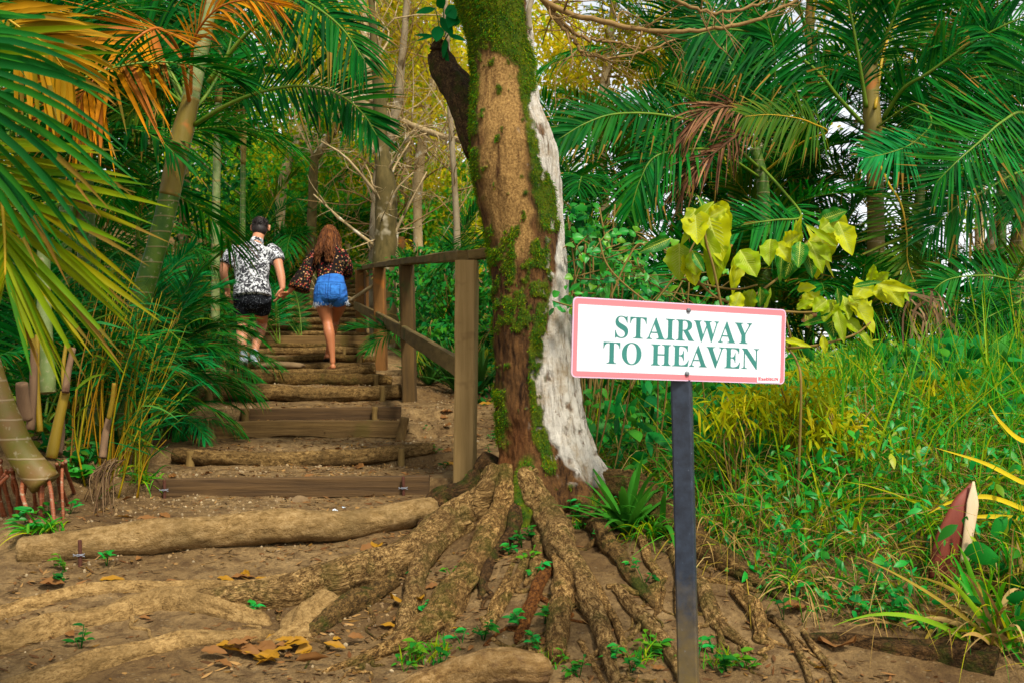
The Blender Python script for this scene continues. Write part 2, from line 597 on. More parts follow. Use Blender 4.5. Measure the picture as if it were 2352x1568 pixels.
def root_mesh(c, rd, seed, n=40, flute=.16, zs=1.0):
    m = len(c)
    T = unit(np.gradient(c, axis=0))
    A = unit(np.cross(T, [0, 0, 1.0]))
    N = np.cross(A, T)
    s = np.concatenate([[0], np.cumsum(np.linalg.norm(np.diff(c, axis=0), axis=1))])
    th = np.linspace(0, 2 * np.pi, n, endpoint=False)
    TH, S = np.meshgrid(th, s)
    cs, sn = np.cos(TH), np.sin(TH)
    rmax = rd.max()
    k = 1 + .20 * fbm(cs * 1.1 + seed, sn * 1.1, S * 4.0, 3) + flute * 1.4 * fbm(cs * 2.6, sn * 2.6 + seed, S * 2.2, 3) + .15 * fbm(cs * 5, sn * 5, S * 20 + seed, 4) * min(1, .03 / rmax + .5)
    R = rd[:, None] * k
    V = c[:, None] + A[:, None] * (cs * R)[..., None] + N[:, None] * (sn * R * zs)[..., None]
    att = np.stack([cs * rd[:, None], sn * rd[:, None], S + seed * 3.1, np.zeros_like(S)], -1).reshape(-1, 4)
    i, j = np.meshgrid(np.arange(m - 1), np.arange(n), indexing='ij')
    j2 = (j + 1) % n
    Q = np.stack([i * n + j, i * n + j2, (i + 1) * n + j2, (i + 1) * n + j], -1).reshape(-1, 4)
    b = MB()
    b.add(np.vstack([V.reshape(-1, 3), c[:1], c[-1:]]), Q, [((q + 1) % n, q, m * n) for q in range(n)] + [((m - 1) * n + q, (m - 1) * n + (q + 1) % n, m * n + 1) for q in range(n)], att=np.vstack([att, att[:1], att[-1:]]))
    return b


# ================================================================== log steps, stakes, iron pins
M['log_grey'] = bark_along('log_bark_pale', (104, 80, 44), (146, 116, 70), (178, 148, 100), (120, 98, 56), 30, .35, crack=.05)
M['log_brown'] = bark_along('log_wood_brown', (56, 40, 20), (118, 90, 48), (172, 138, 84), (60, 44, 22), 50, .5, crack=.2)
M['log_dark'] = bark_along('log_wood_dark', (46, 33, 14), (92, 68, 32), (142, 112, 60), (74, 72, 22), 50, .5, crack=.2)
M['knot'] = plain_mat('log_knot', (90, 66, 34), (120, 92, 52), 40, .9, .6)
M['stake_bark'] = plain_mat('stake_bark', (88, 64, 30), (142, 112, 62), 26, 0.85, 0.8, (1, 1, 0.3), spots=((70, 52, 26), 9))
M['plank_dark'] = plain_mat('plank_dark_wood', (54, 38, 20), (106, 79, 44), 34, 0.85, 1.0, (0.05, 1, 1), dist=0.008)
M['plank_brown'] = plain_mat('plank_brown_wood', (84, 61, 30), (146, 114, 64), 34, 0.85, 1.0, (0.05, 1, 1), dist=0.008, spots=((98, 80, 36), 4))
M['stake'] = plain_mat('stake_wood', (104, 78, 38), (142, 116, 62), 26, 0.85, 0.6, (1, 1, 0.2), spots=((80, 82, 30), 12))
M['rust'] = plain_mat('rusty_iron', (92, 52, 34), (66, 36, 26), 60, 0.8, 0.4)
M['wire'] = plain_mat('wire', (150, 156, 166), (110, 112, 118), 60, 0.45, 0.1)
M['stone'] = plain_mat('stone', (134, 110, 76), (104, 82, 54), 18, 0.9, 0.6)


def log_step(rows, label, mat, seed, rn=0.10, flat=1.0, n=20, knots=0):
    """rows: (px, py centre, Y, thickness in photo pixels)."""
    pts = PP([r[:3] for r in rows])
    rad = np.array([r[3] * 0.5 * r[2] / F for r in rows])
    m = 60
    c = smooth_path(pts, m)
    r = np.interp(np.linspace(0, 1, m), np.linspace(0, 1, len(rad)), rad)
    k = fbm(np.arange(m) * 0.11 + seed * 9, seed, 0, 3)
    c[:, 2] += 0.012 * k
    c = smooth_path(c, 130)
    r = np.interp(np.linspace(0, 1, 130), np.linspace(0, 1, m), r)
    r = r * (1 + rn * fbm(np.arange(130) * .12 + seed, seed * 2.0, 1, 3))
    r[:2] *= [.9, .98]
    r[-2:] *= [.98, .9]
    b = root_mesh(c, r, seed, 36, rn * 1.3)
    return tag(b.build('log_step', mat, att='mask'), label, 'log', 'log and plank steps of the stairway')


def plank_step(a, e, h, th, label, mat, seed, wav=0.004, lean=0.0):
    """A sawn board on edge from a to e (top front edge), height h, thickness th."""
    a, e = np.asarray(a, float), np.asarray(e, float)
    u = unit(e - a)
    f = unit(np.cross(u, [0, 0, 1.0]))
    if f[1] > 0:
        f = -f
    m = 40
    t = np.linspace(0, 1, m)
    c = a + (e - a) * t[:, None]
    prof = [(0, -h), (0, -h * .5), (0, -0.006), (0.006, 0), (th - 0.006, 0.0), (th, -0.006), (th, -h)]
    b = MB()
    V = []
    for i in range(m):
        for q, (y, z) in enumerate(prof):
            top = 1 if z > -0.02 else 0
            p = c[i] - f * y + np.array([0, 0, z])
            w = fbm(t[i] * 7 + seed, q * .7, seed, 3)
            p = p + np.array([0, 0, wav * w * (1.0 if top else 1.8)]) + f * wav * 0.6 * fbm(t[i] * 9 + seed, q, seed + 4, 2)
            if h * 0 == 0 and q in (0, 6):
                p[2] += wav * 2 * fbm(t[i] * 4, seed, 8, 2)
            V.append(p)
    n = len(prof)
    i, j = np.meshgrid(np.arange(m - 1), np.arange(n), indexing='ij')
    j2 = (j + 1) % n
    b.add(V, np.stack([i * n + j, (i + 1) * n + j, (i + 1) * n + j2, i * n + j2], -1).reshape(-1, 4))
    for k, s in ((0, 1), (m - 1, -1)):
        r = [k * n + q for q in range(n)]
        tr = [(r[0], r[q], r[q + 1])[::s] for q in range(1, n - 1)]
        b.t.append(np.array(tr))
        b.tm.append(np.zeros(len(tr), int))
    o = b.build('plank_step', mat, smooth=False)
    return tag(o, label, 'plank', 'log and plank steps of the stairway')


log_step([(46, 1272, 4.00, 76), (180, 1256, 4.05, 78), (400, 1226, 4.16, 76), (640, 1210, 4.30, 74), (820, 1200, 4.44, 70), (1000, 1172, 4.60, 60)],
         'thick pale log lying lowest of the steps, its end against the tree roots', M['log_grey'], 1.0, 0.03)
plank_step(P(345, 1100, 4.985), P(985, 1093, 4.985), 0.098, 0.06, 'wide dark plank held by two rusty pins above the pale log', M['plank_dark'], 2.0, 0.003)
log_step([(398, 1045, 5.69, 32), (500, 1052, 5.69, 40), (640, 1058, 5.69, 42), (760, 1054, 5.69, 40), (880, 1044, 5.73, 36), (998, 1032, 5.78, 30)],
         'weathered bent log with split bark, right above the dark plank', M['log_brown'], 3.0, 0.11)
plank_step(P(455, 968, 6.39), P(925, 965, 6.39), 0.112, 0.05, 'tan plank with a sagging worn lower edge between leaning stakes', M['plank_brown'], 4.0, 0.012)
plank_step(P(552, 938, 6.99), P(920, 933, 6.99), 0.100, 0.05, 'short dark plank behind the tan worn plank', M['plank_dark'], 5.0, 0.004)
log_step([(378, 907, 7.69, 28), (480, 905, 7.69, 34), (560, 899, 7.69, 36), (700, 906, 7.69, 38), (820, 904, 7.69, 34), (922, 896, 7.69, 30)],
         'longest wavy log of the upper flight, ending at the second fence post', M['log_brown'], 6.0, 0.10)
log_step([(528, 868, 8.59, 26), (620, 872, 8.59, 32), (740, 872, 8.59, 32), (860, 872, 8.59, 30), (900, 876, 8.59, 22)],
         'lichen spotted round log just below the feet of the two walkers', M['log_dark'], 7.0, 0.07)
log_step([(536, 852, 9.55, 12), (620, 856, 9.55, 16), (720, 855, 9.55, 16), (800, 852, 9.55, 18), (862, 846, 9.55, 24)],
         'thin knotted log the barefoot woman steps on', M['log_brown'], 8.0, 0.2)
up_rows = [(10.45, 520, 860, 842, 19, 'dark log under the white shoes of the man'), (11.0, 560, 880, 824, 17, 'rough log one step above the white shoes'),
           (11.55, 575, 850, 808, 19, 'split log crossing behind the calves of the man'), (12.05, 580, 850, 794, 11, 'thin log below the pale riser plank of the upper steps'),
           (13.20, 600, 842, 766, 12, 'mossy yellowish log above the riser plank of the upper steps'), (13.80, 605, 838, 753, 15, 'straight log level with the knees of the woman'),
           (14.40, 615, 832, 738, 16, 'crooked log level with the thighs of the woman'), (15.0, 640, 830, 723, 11, 'narrow log level with the frayed hem of the blue shorts'),
           (15.6, 650, 828, 711, 10, 'log level with the seat of the blue shorts, low'), (16.2, 665, 826, 701, 10, 'log level with the seat of the blue shorts, high'),
           (16.8, 680, 824, 690, 9, 'log level with the joined hands of the walkers'), (17.4, 695, 822, 680, 9, 'fourth log from the top of the stairway'),
           (18.0, 705, 820, 671, 9, 'third log from the top of the stairway'), (18.6, 715, 818, 662, 8, 'second log from the top of the stairway'),
           (19.2, 725, 816, 653, 8, 'topmost log of the stairway in the shade')]
for q, (Yq, xa, xb, yc, th, lb) in enumerate(up_rows):
    w = RNG.uniform(-3, 3, 4)
    s = xa + (xb - xa) * np.array([0, .33, .66, 1])
    tk = th * np.array([.85, 1.05, 1, .85])
    log_step([(s[k], yc + w[k], Yq, tk[k]) for k in range(4)], lb, [M['log_brown'], M['log_dark']][q % 2], 20.0 + q, 0.12, n=14)
plank_step(P(590, 771, 12.58), P(848, 771, 12.58), 0.10, 0.05, 'pale riser plank among the logs of the upper steps', M['plank_brown'], 9.0, 0.006)


def stake(px, ytop, ybot, Y, wpx, label, lean=0, mat='stake', seed=0.0):
    a, e = P(px + lean, ytop, Y), P(px, ybot, Y)
    e = e + (e - a) * 0.35
    r = wpx * 0.5 * Y / F
    b = MB()
    b.tube(smooth_path([a, (a + e) / 2 + np.array([RNG.normal(0, .004), 0, 0]), e], 12), np.linspace(r * .92, r * 1.06, 12), 14, rnoise=0.22, nfreq=16, seed=seed, round_cap=0.15)
    return tag(b.build('stake', M[mat]), label, 'stake', 'wooden stakes holding the steps')


stake(437, 1036, 1076, 5.66, 20, 'round stake at the split end of the weathered bent log, beside gravel')
stake(921, 1030, 1070, 5.68, 16, 'squat stake near the fence end of the weathered bent log')
stake(488, 964, 1016, 6.34, 22, 'leaning pale stake at the palm side end of the tan plank', -12)
stake(918, 958, 1012, 6.34, 22, 'gnarled knotty stump at the fence end of the tan plank', 12, 'stake_bark', 4)
stake(564, 940, 968, 6.95, 20, 'stout stake at the palm side end of the short dark plank')
stake(861, 934, 967, 6.95, 14, 'slim mottled stake at the fence end of the short dark plank')
stake(481, 894, 930, 7.64, 20, 'thick stake at the palm side end of the longest wavy log')
stake(878, 886, 918, 7.64, 14, 'mossy stake at the fence end of the longest wavy log')
stake(536, 858, 882, 8.54, 9, 'thin stake at the palm side end of the lichen spotted log')
stake(866, 860, 892, 8.54, 11, 'thin pale stake at the fence end of the lichen spotted log', -3)
stake(826, 806, 834, 10.9, 12, 'pale stake behind the third fence post, beside the upper logs')
stake(790, 800, 818, 11.4, 9, 'short stake in the upper steps beside the calf of the woman')
stake(660, 716, 736, 14.8, 8, 'small stake in the upper steps between the two walkers')
stake(599, 772, 790, 12.5, 7, 'small stake at the end of the pale riser plank')


def iron_pin(px, ytop, ybot, Y, label):
    t = thing('iron_pin', label, 'iron pin', P(px, ybot, Y) - np.array([0, 0, .04]), 'rusty pins wired to the lowest steps')
    b = MB()
    a, e = P(px, ytop, Y), P(px, ybot, Y) - np.array([0, 0, .04])
    b.tube(smooth_path([a, (a + e) / 2 + np.array([.002, 0, 0]), e], 20), 0.0075 + 0.0012 * (np.arange(20) % 2), 8, round_cap=0.3)
    b.build('rod', M['rust'], t)
    w = MB()
    c = a * 0.6 + e * 0.4
    for s in (-1, 1):
        w.tube(smooth_path([c + np.array([-.022, -.011, .004 * s]), c + np.array([0, -.013, -.003 * s]), c + np.array([.024, -.009, .006 * s])], 8), 0.0018, 5)
    w.tube(c + np.array([[math.cos(k) * .0095, math.sin(k) * .0095, .0004 * k] for k in np.linspace(0, 9, 24)]), 0.0016, 5)
    w.build('wire_tie', M['wire'], t)


iron_pin(183, 1240, 1300, 3.93, 'rusty pin with wire in front of the thick pale log')
iron_pin(377, 1100, 1142, 4.96, 'rusty pin with wire at the palm side end of the wide dark plank')
iron_pin(926, 1094, 1140, 4.96, 'rusty pin with wire at the root side end of the wide dark plank')


def stone(p, r, label, seed, group=None, sq=(1, .8, .65), mat='stone'):
    bm = bmesh.new()
    bmesh.ops.create_icosphere(bm, subdivisions=3, radius=1)
    V = np.array([v.co for v in bm.verts])
    k = 1 + 0.34 * fbm(V[:, 0] * 1.3 + seed, V[:, 1] * 1.3, V[:, 2] * 1.3, 3)
    for v, q, s in zip(bm.verts, V, k):
        v.co = Vector(q * s * np.array(sq) * r)
    for f in bm.faces:
        f.smooth = True
    me = bpy.data.meshes.new('stone')
    bm.to_mesh(me)
    bm.free()
    me.materials.append(M[mat])
    o = bpy.data.objects.new('stone', me)
    COL.objects.link(o)
    o.location = Vector(p)
    o.rotation_euler.z = seed
    return tag(o, label, 'stone', group)


stone(P(640, 1152, 4.93), 0.038, 'smaller of two rounded stones wedged under the wide dark plank', 1.2)
stone(P(688, 1152, 4.92), 0.050, 'larger of two rounded stones wedged under the wide dark plank', 0.2)
stone(P(458, 1012, 6.2), 0.04, 'rounded stone beside the leaning pale stake', 2.2)
stone(P(1330, 1010, 5.4) - [0, 0, 0.5], 0.01, 'grey stone half sunk behind the tree', 2.0)
bpy.data.objects.remove(bpy.data.objects['stone.003'])
stone(drop(985, 875), 0.075, 'pale broken stone on the bare soil beyond the second fence post', 3.0, sq=(1.2, .6, .45))
stone(drop(240, 1345), 0.022, 'pale grey pebble beside the round brown leaf', 5.0)
stone(drop(640, 855) + np.array([0, .1, .05]), 0.22, 'flat rock lying behind the thin knotted log', 6.0, sq=(1.2, .5, .2))
# ================================================================== wooden fence
M['post'] = plain_mat('post_wood', (138, 110, 60), (178, 146, 92), 26, 0.85, 0.5, (1, 1, 0.06), dist=0.004, spots=((110, 84, 48), 5))
M['post_dark'] = plain_mat('post_wood_dark', (64, 48, 22), (110, 82, 40), 26, 0.85, 0.6, (1, 1, 0.06), dist=0.004, spots=((58, 60, 22), 6))
M['post_warm'] = plain_mat('post_wood_warm', (110, 74, 34), (146, 98, 44), 26, 0.85, 0.6, (1, 1, 0.06), dist=0.004, spots=((150, 90, 30), 4))
M['rail'] = plain_mat('rail_wood', (86, 68, 32), (136, 112, 62), 24, 0.85, 0.6, (0.5, 0.12, 1), dist=0.004, spots=((66, 74, 24), 6))


def beam(b, p0, p1, w, h, upv=(0, 0, 1), bev=0.006, seg=8, wob=0.002, seed=0.0):
    """A sawn bar with softened edges from p0 to p1, width w across, height h along upv."""
    p0, p1 = np.asarray(p0, float), np.asarray(p1, float)
    u = unit(p1 - p0)
    s = unit(np.cross(u, upv))
    n = np.cross(s, u)
    a, c = w / 2, h / 2
    pr = [(-a + bev, -c), (a - bev, -c), (a, -c + bev), (a, c - bev), (a - bev, c), (-a + bev, c), (-a, c - bev), (-a, -c + bev)]
    V = []
    for i in range(seg + 1):
        q = p0 + (p1 - p0) * i / seg
        for k, (x, y) in enumerate(pr):
            V.append(q + s * (x + wob * float(vnoise(i * .7 + seed, k, 1.0))) + n * (y + wob * float(vnoise(i * .7, k, seed))))
    i, j = np.meshgrid(np.arange(seg), np.arange(8), indexing='ij')
    j2 = (j + 1) % 8
    Q = np.stack([i * 8 + j, i * 8 + j2, (i + 1) * 8 + j2, (i + 1) * 8 + j], -1).reshape(-1, 4)
    e = seg * 8
    T = [(0, k + 1, k) for k in range(1, 7)] + [(e, e + k, e + k + 1) for k in range(1, 7)]
    b.add(V, Q, T)


POSTS = [(1073, 600, 1068, 1094, 5.0, 0.105, 'post'), (934, 609, 941, 926, 7.62, 0.10, 'post_dark'), (871, 616, 876, 862, 10.1, 0.11, 'post_warm'),
         (828, 622, 830, 782, 13.4, 0.12, 'post_warm'), (845, 628, 848, 770, 14.6, 0.11, 'post_warm')]
fence = thing('wooden_fence', 'weathered wooden post and rail fence climbing beside the log stairway', 'fence', P(1079, 1094, 5.0))
tops = []
for q, (xt, yt, xb, yb, Y, w, mt) in enumerate(POSTS):
    b = MB()
    a, e = P(xt, yt, Y), P(xb, yb, Y)
    beam(b, e + (e - a) * 0.12, a, w, w, (0.12, 1, 0), 0.008, 10, 0.003, q)
    b.build('post', M[mt], fence, smooth=False)
    tops.append(a)
for q, (i0, i1) in enumerate(((0, 1), (1, 2), (2, 3))):
    b = MB()
    a, e = tops[i0] + np.array([0, 0, .027]), tops[i1] + np.array([0, 0, .027])
    beam(b, a, e, 0.10, 0.05, (0, 0, 1), 0.005, 12, 0.004, 3 + q)
    b.build('top_rail', M['rail'], fence, smooth=False)
b = MB()
beam(b, tops[0] + np.array([0, 0, .027]), P(1215, 573, 5.05), 0.10, 0.05, (0, 0, 1), 0.005, 10, 0.004, 9)
b.build('top_rail', M['rail'], fence, smooth=False)
b = MB()
beam(b, tops[3] + np.array([0, 0, .027]), P(868, 588, 16.2), 0.10, 0.06, (0, 0, 1), 0.005, 10, 0.004, 9)
b.build('top_rail', M['post_warm'], fence, smooth=False)
mid = [P(1053, 842, 5.0), P(928, 764, 7.55), P(868, 728, 10.0), P(816, 702, 13.3)]
for q in range(3):
    b = MB()
    beam(b, mid[q] + (mid[q] - mid[q + 1]) * 0.004, mid[q + 1], 0.038, 0.10, (0, 0, 1), 0.005, 12, 0.003, 14 + q)
    b.build('middle_rail', M['rail'], fence, smooth=False)
for q, (xt, yt, xb, yb, Y) in enumerate(((921, 545, 921, 640, 17.5), (937, 552, 937, 640, 18.5))):
    b = MB()
    beam(b, P(xb, yb, Y), P(xt, yt, Y), 0.11, 0.11, (0, 1, 0), 0.006, 6, 0.002, q)
    b.build('post', M['post_warm'], fence, smooth=False)
b = MB()
beam(b, P(868, 588, 16.2), P(945, 548, 18.5), 0.09, 0.06, (0, 0, 1), 0.005, 8, 0.002, 5)
b.build('top_rail', M['post_warm'], fence, smooth=False)

# ================================================================== sign on its pole
M['pole'] = plain_mat('pole_steel_paint', (34, 44, 58), (46, 58, 74), 40, 0.45, 0.25, (1, 1, 0.4), 0.45, spots=((84, 92, 100), 60))


def pole_mat():
    t = NT('pole_dark_paint')
    v = t.coord('Object')
    n1 = t.noise(v, 30, 6, 0.7)
    n2 = t.noise(v, 9, 5, 0.7)
    sx = t.n('SeparateXYZ')
    t.l(v, sx.inputs[0])
    base = t.mix(t.ramp(n1, [(0.35, 0.0), (0.7, 1.0)]), lin(24, 30, 40), lin(44, 54, 68))
    f = t.math('ADD', t.math('MULTIPLY', t.math('SUBTRACT', 0.56, sx.outputs[2]), 3.2), t.math('MULTIPLY', t.math('SUBTRACT', n2, 0.5), 2.2), True)
    base = t.mix(t.math('MULTIPLY', f, 0.85), base, t.mix(n1, lin(112, 92, 34), lin(96, 80, 48)))
    sp = t.ramp(t.noise(v, 120, 2), [(0.74, 0.0), (0.77, 1.0)])
    base = t.mix(t.math('MULTIPLY', sp, 0.35), base, lin(140, 150, 160))
    return t.principled(base, 0.5, t.bump(n1, 0.2, 0.002), 0.4)


M['pole'] = pole_mat()


def sign_mat(name, c, c2, rough=0.35):
    t = NT(name)
    v = t.coord('Object')
    n1 = t.noise(v, 7, 4, 0.6)
    n2 = t.noise(v, 90, 4, 0.7)
    base = t.mix(t.ramp(n1, [(0.35, 0.0), (0.7, 1.0)]), lin(*c), lin(*c2))
    base = t.mix(t.ramp(n2, [(0.66, 0.0), (0.78, 0.35)]), base, lin(150, 140, 130))
    return t.principled(base, rough, t.bump(n2, 0.04, 0.001), 0.4)


def border_mat():
    """The red print has faded to pink towards its upper edge and far end."""
    t = NT('sign_red_border')
    v = t.coord('Object')
    sx = t.n('SeparateXYZ')
    t.l(v, sx.inputs[0])
    n1 = t.noise(v, 30, 5, 0.7)
    f = t.math('ADD', t.math('MULTIPLY', t.math('SUBTRACT', sx.outputs[2], 0.66), 4.5), t.math('MULTIPLY', n1, 0.25), True)
    base = t.mix(f, lin(206, 78, 58), lin(206, 112, 118))
    base = t.mix(t.ramp(t.noise(v, 40, 6, 0.7), [(0.68, 0.0), (0.74, 0.6)]), base, lin(130, 50, 40))
    return t.principled(base, 0.4, None, 0.4)


TL, TR, BL, BR = P(1313, 681, 2.52), P(1800, 712, 2.72), P(1316, 866, 2.52), P(1807, 881, 2.72)
sU = unit((TR - TL) + (BR - BL))
sV = (BL - TL) + (BR - TR)
sV = unit(sV - np.dot(sV, sU) * sU)                       # down the board
sW = (np.linalg.norm(TR - TL) + np.linalg.norm(BR - BL)) / 2
sH = (np.linalg.norm(BL - TL) + np.linalg.norm(BR - TR)) / 2
sC = (TL + TR + BL + BR) / 4
sN = np.cross(sU, sV)
if sN[1] > 0:
    sN = -sN                                              # towards the viewer
sO = sC - sU * sW / 2 - sV * sH / 2


def sp(u, v, n=0.0):
    return sO + sU * (u * sW) + sV * (v * sH) + sN * n


ptop = sC + sV * (-sH * 0.28) - sN * 0.033
pbx = (1580 - 1176) / F
pb = np.array([pbx * 2.62, 2.62, float(ground(pbx * 2.62, 2.62)) - 0.12])
pd = unit(P(1580, 1500, 2.60) - P(1566, 900, 2.60))
ptop = P(1566, 900, 2.655) - pd * 0.2
pbot = ptop + pd * ((ptop[2] - pb[2]) / -pd[2])
sign = thing('sign', 'white sign with red border and green lettering on a dark square pole', 'sign', pbot)
b = MB()
beam(b, pbot, ptop, 0.052, 0.052, (0.30, 1, 0), 0.004, 24, 0.0006, 1.0)
b.build('pole', M['pole'], sign, smooth=False)


def rrect(x0, y0, x1, y1, r, n=7):
    out = []
    for cx, cy, a0 in ((x1 - r, y0 + r, -90), (x1 - r, y1 - r, 0), (x0 + r, y1 - r, 90), (x0 + r, y0 + r, 180)):
        for k in range(n):
            a = math.radians(a0 + 90 * k / (n - 1))
            out.append((cx + r * math.cos(a), cy + r * math.sin(a)))
    return out


def sl(x, y, n=0.0):
    return sO + sU * x + sV * y + sN * n


def slab(loop, n0, n1):
    b = MB()
    m = len(loop)
    V = [sl(x, y, n0) for x, y in loop] + [sl(x, y, n1) for x, y in loop]
    Q = [(k, (k + 1) % m, m + (k + 1) % m, m + k) for k in range(m)]
    c = np.mean(np.array(V[:m]), 0), np.mean(np.array(V[m:]), 0)
    V += [c[0], c[1]]
    T = [((k + 1) % m, k, 2 * m) for k in range(m)] + [(m + k, m + (k + 1) % m, 2 * m + 1) for k in range(m)]
    b.add(V, Q, T)
    return b


M['sign_white'] = sign_mat('sign_white_face', (208, 213, 218), (200, 207, 214))
M['sign_edge'] = sign_mat('sign_pale_edge', (208, 170, 196), (220, 190, 206))
M['sign_red'] = border_mat()
M['sign_green'] = sign_mat('sign_green_lettering', (34, 104, 96), (46, 120, 110))
M['sign_label_red'] = sign_mat('sign_label_lettering', (196, 42, 62), (180, 40, 60))
M['bolt'] = plain_mat('bolt_steel', (118, 122, 126), (90, 92, 96), 80, 0.4, 0.2, spec=0.5)
slab(rrect(0, 0, sW, sH, 0.012), -0.004, 0.0).build('board', M['sign_edge'], sign, smooth=False)
b = MB()
o1 = rrect(0.0028, 0.0028, sW - 0.0028, sH - 0.0028, 0.010)
i1 = rrect(0.0145, 0.0185, sW - 0.0145, sH - 0.0165, 0.0006)
m_ = len(o1)
b.add([sl(x, y, 0.0005) for x, y in o1] + [sl(x, y, 0.0005) for x, y in i1], [(k, (k + 1) % m_, m_ + (k + 1) % m_, m_ + k) for k in range(m_)])
b.build('border', M['sign_red'], sign, smooth=False)
slab(rrect(0.0142, 0.0182, sW - 0.0142, sH - 0.0162, 0.0006), 0.0002, 0.0009).build('face', M['sign_white'], sign, smooth=False)
slab(rrect(sW * 0.862, sH * 0.905, sW * 0.974, sH * 0.988, 0.001), 0.0009, 0.0014).build('maker_label', M['sign_white'], sign, smooth=False)


def serif(s):
    return ''.join(chr(0x1D400 + ord(c) - 65) if 'A' <= c <= 'Z' else chr(0x1D41A + ord(c) - 97) if 'a' <= c <= 'z' else c for c in s)


def lettering(text, u0, v0, u1, v1, n, mat, name='lettering', bold=0.0):
    cu = bpy.data.curves.new('t', 'FONT')
    cu.body = serif(text)
    cu.resolution_u = 6
    cu.extrude = 0.001
    cu.offset = bold
    ob = bpy.data.objects.new('t', cu)
    COL.objects.link(ob)
    dg = bpy.context.evaluated_depsgraph_get()
    me = bpy.data.meshes.new_from_object(ob.evaluated_get(dg))
    bpy.data.objects.remove(ob)
    co = np.array([v.co for v in me.vertices])
    x, y = co[:, 0], co[:, 1]
    fx, fy = (x - x.min()) / np.ptp(x), (y - y.min()) / np.ptp(y)
    fz = (co[:, 2] > 0) * 0.0003
    w = wloc(sign)
    for q, v in enumerate(me.vertices):
        v.co = Vector(sp(u0 + (u1 - u0) * fx[q], v1 + (v0 - v1) * fy[q], n + fz[q]) - w)
    me.materials.append(mat)
    ob = bpy.data.objects.new(name, me)
    COL.objects.link(ob)
    ob.parent = sign
    return ob


lettering('STAIRWAY', 0.187, 0.205, 0.832, 0.490, 0.0011, M['sign_green'])
lettering('TO HEAVEN', 0.137, 0.537, 0.870, 0.822, 0.0011, M['sign_green'])
lettering('ExelSiGN', 0.866, 0.915, 0.968, 0.960, 0.0016, M['sign_label_red'], 'maker_lettering', 0.02)
for v_ in (0.088, 0.905):
    b = MB()
    c_ = sp(0.522, v_, 0.0)
    b.tube([c_, c_ + sN * 0.0045], [0.0068, 0.0060], 16, round_cap=0.5)
    b.build('bolt', M['bolt'], sign)
# ================================================================== the big tree with its roots
TY = 4.62
ROWS = [(-260, 1010, 1180), (-100, 1022, 1205), (0, 1048, 1214), (60, 1068, 1219), (100, 1078, 1224), (192, 1086, 1232), (240, 1085, 1240), (283, 1083, 1258), (345, 1081, 1278), (422, 1091, 1288),
        (498, 1108, 1292), (560, 1122, 1296), (623, 1128, 1302), (690, 1132, 1307), (790, 1135, 1316), (856, 1138, 1327), (923, 1141, 1337),
        (990, 1144, 1350), (1046, 1140, 1372), (1080, 1128, 1395), (1120, 1106, 1425), (1160, 1078, 1460), (1200, 1050, 1500)]
ry, rl, rr = (np.array([r[k] for r in ROWS], float) for k in range(3))
tree = thing('tree', 'mossy tree with pale stripped bark and spreading roots beside the stairway', 'tree', P(1240, 1150, TY))
NR, NA = 520, 200
yy = np.linspace(-250, 1185, NR)
L_, R_ = np.interp(yy, ry, rl), np.interp(yy, ry, rr)
th = np.linspace(0, 2 * np.pi, NA, endpoint=False)
cxp, rp = (L_ + R_) / 2, (R_ - L_) / 2
ctr = np.stack([(cxp - 1176) / F * TY, np.full(NR, TY), (850 - yy) / F * TY], -1)
rad = rp * TY / F
u = np.cos(th)[None, :] * np.ones((NR, 1))                      # -1 left .. 1 right as seen from the path
pxx = cxp[:, None] + rp[:, None] * u
pyy = yy[:, None] * np.ones((1, NA))
TH = th[None, :] * np.ones((NR, 1))
side = np.where(np.sin(TH) < 0, 0.0, 50.0)
j1 = fbm(pxx * 0.035 + side, pyy * 0.03, 2.0, 4)
j2 = fbm(pxx * 0.012 + side, pyy * 0.012, 7.0, 4)
j3 = fbm(pxx * 0.09 + side, pyy * 0.05, 4.0, 3)
# where the bark has gone and the wood is white
wy = [-250, 0, 100, 200, 270, 300, 350, 420, 470, 520, 560, 600, 650, 700, 780, 860, 920, 970, 1010, 1040, 1075, 1100, 1130]
wx = [1180, 1205, 1216, 1226, 1216, 1214, 1222, 1258, 1276, 1286, 1284, 1280, 1270, 1262, 1248, 1237, 1240, 1248, 1260, 1282, 1308, 1330, 1480]
wb = np.interp(pyy, wy, wx)
white = sstep(-4, 5, pxx + 16 * j1 + 6 * j3 - wb) * sstep(1110, 1060, pyy + 60 * j1 + 20 * j3)
patch = sstep(.30, .42, j3 + .5 * j1) * sstep(46, 8, wb - pxx) * sstep(300, 360, pyy) * sstep(1120, 1060, pyy)
white = np.maximum(white, patch * .9)
hole = sstep(.34, .46, fbm(pxx * .03 + 9 + side, pyy * .016, 5.0, 4)) * sstep(0, 18, pxx - wb)
white = white * (1 - .85 * hole)
# moss
def blob(cx, cy, ax, ay, amp=1.0):
    return amp * np.exp(-(((pxx - cx) / ax) ** 2 + ((pyy - cy) / ay) ** 2) * 1.2)
moss = sstep(175, 130, pyy + 45 * j1 + 18 * j3 - 20 * np.sin(pxx * 0.06)) * sstep(4, -6, pxx - wb + 8)
bx = np.interp(pyy, [100, 200, 270, 330, 400, 480, 540], [1212, 1212, 1212, 1222, 1246, 1258, 1262])
moss = np.maximum(moss, sstep(0.15, 0.5, np.exp(-((pxx - bx - 12 * j1) / np.interp(pyy, [100, 200, 300, 360, 420, 500, 540], [26, 20, 14, 16, 30, 26, 20])) ** 2) * sstep(560, 520, pyy + 20 * j1) * sstep(90, 130, pyy)))
moss = np.maximum(moss, sstep(-0.72, -0.86, u + 0.16 * j1) * sstep(80, 110, pyy) * sstep(1060, 980, pyy) * sstep(-0.15, 0.15, j2 + 0.5 * j1 + 0.22 * (pyy < 480)))
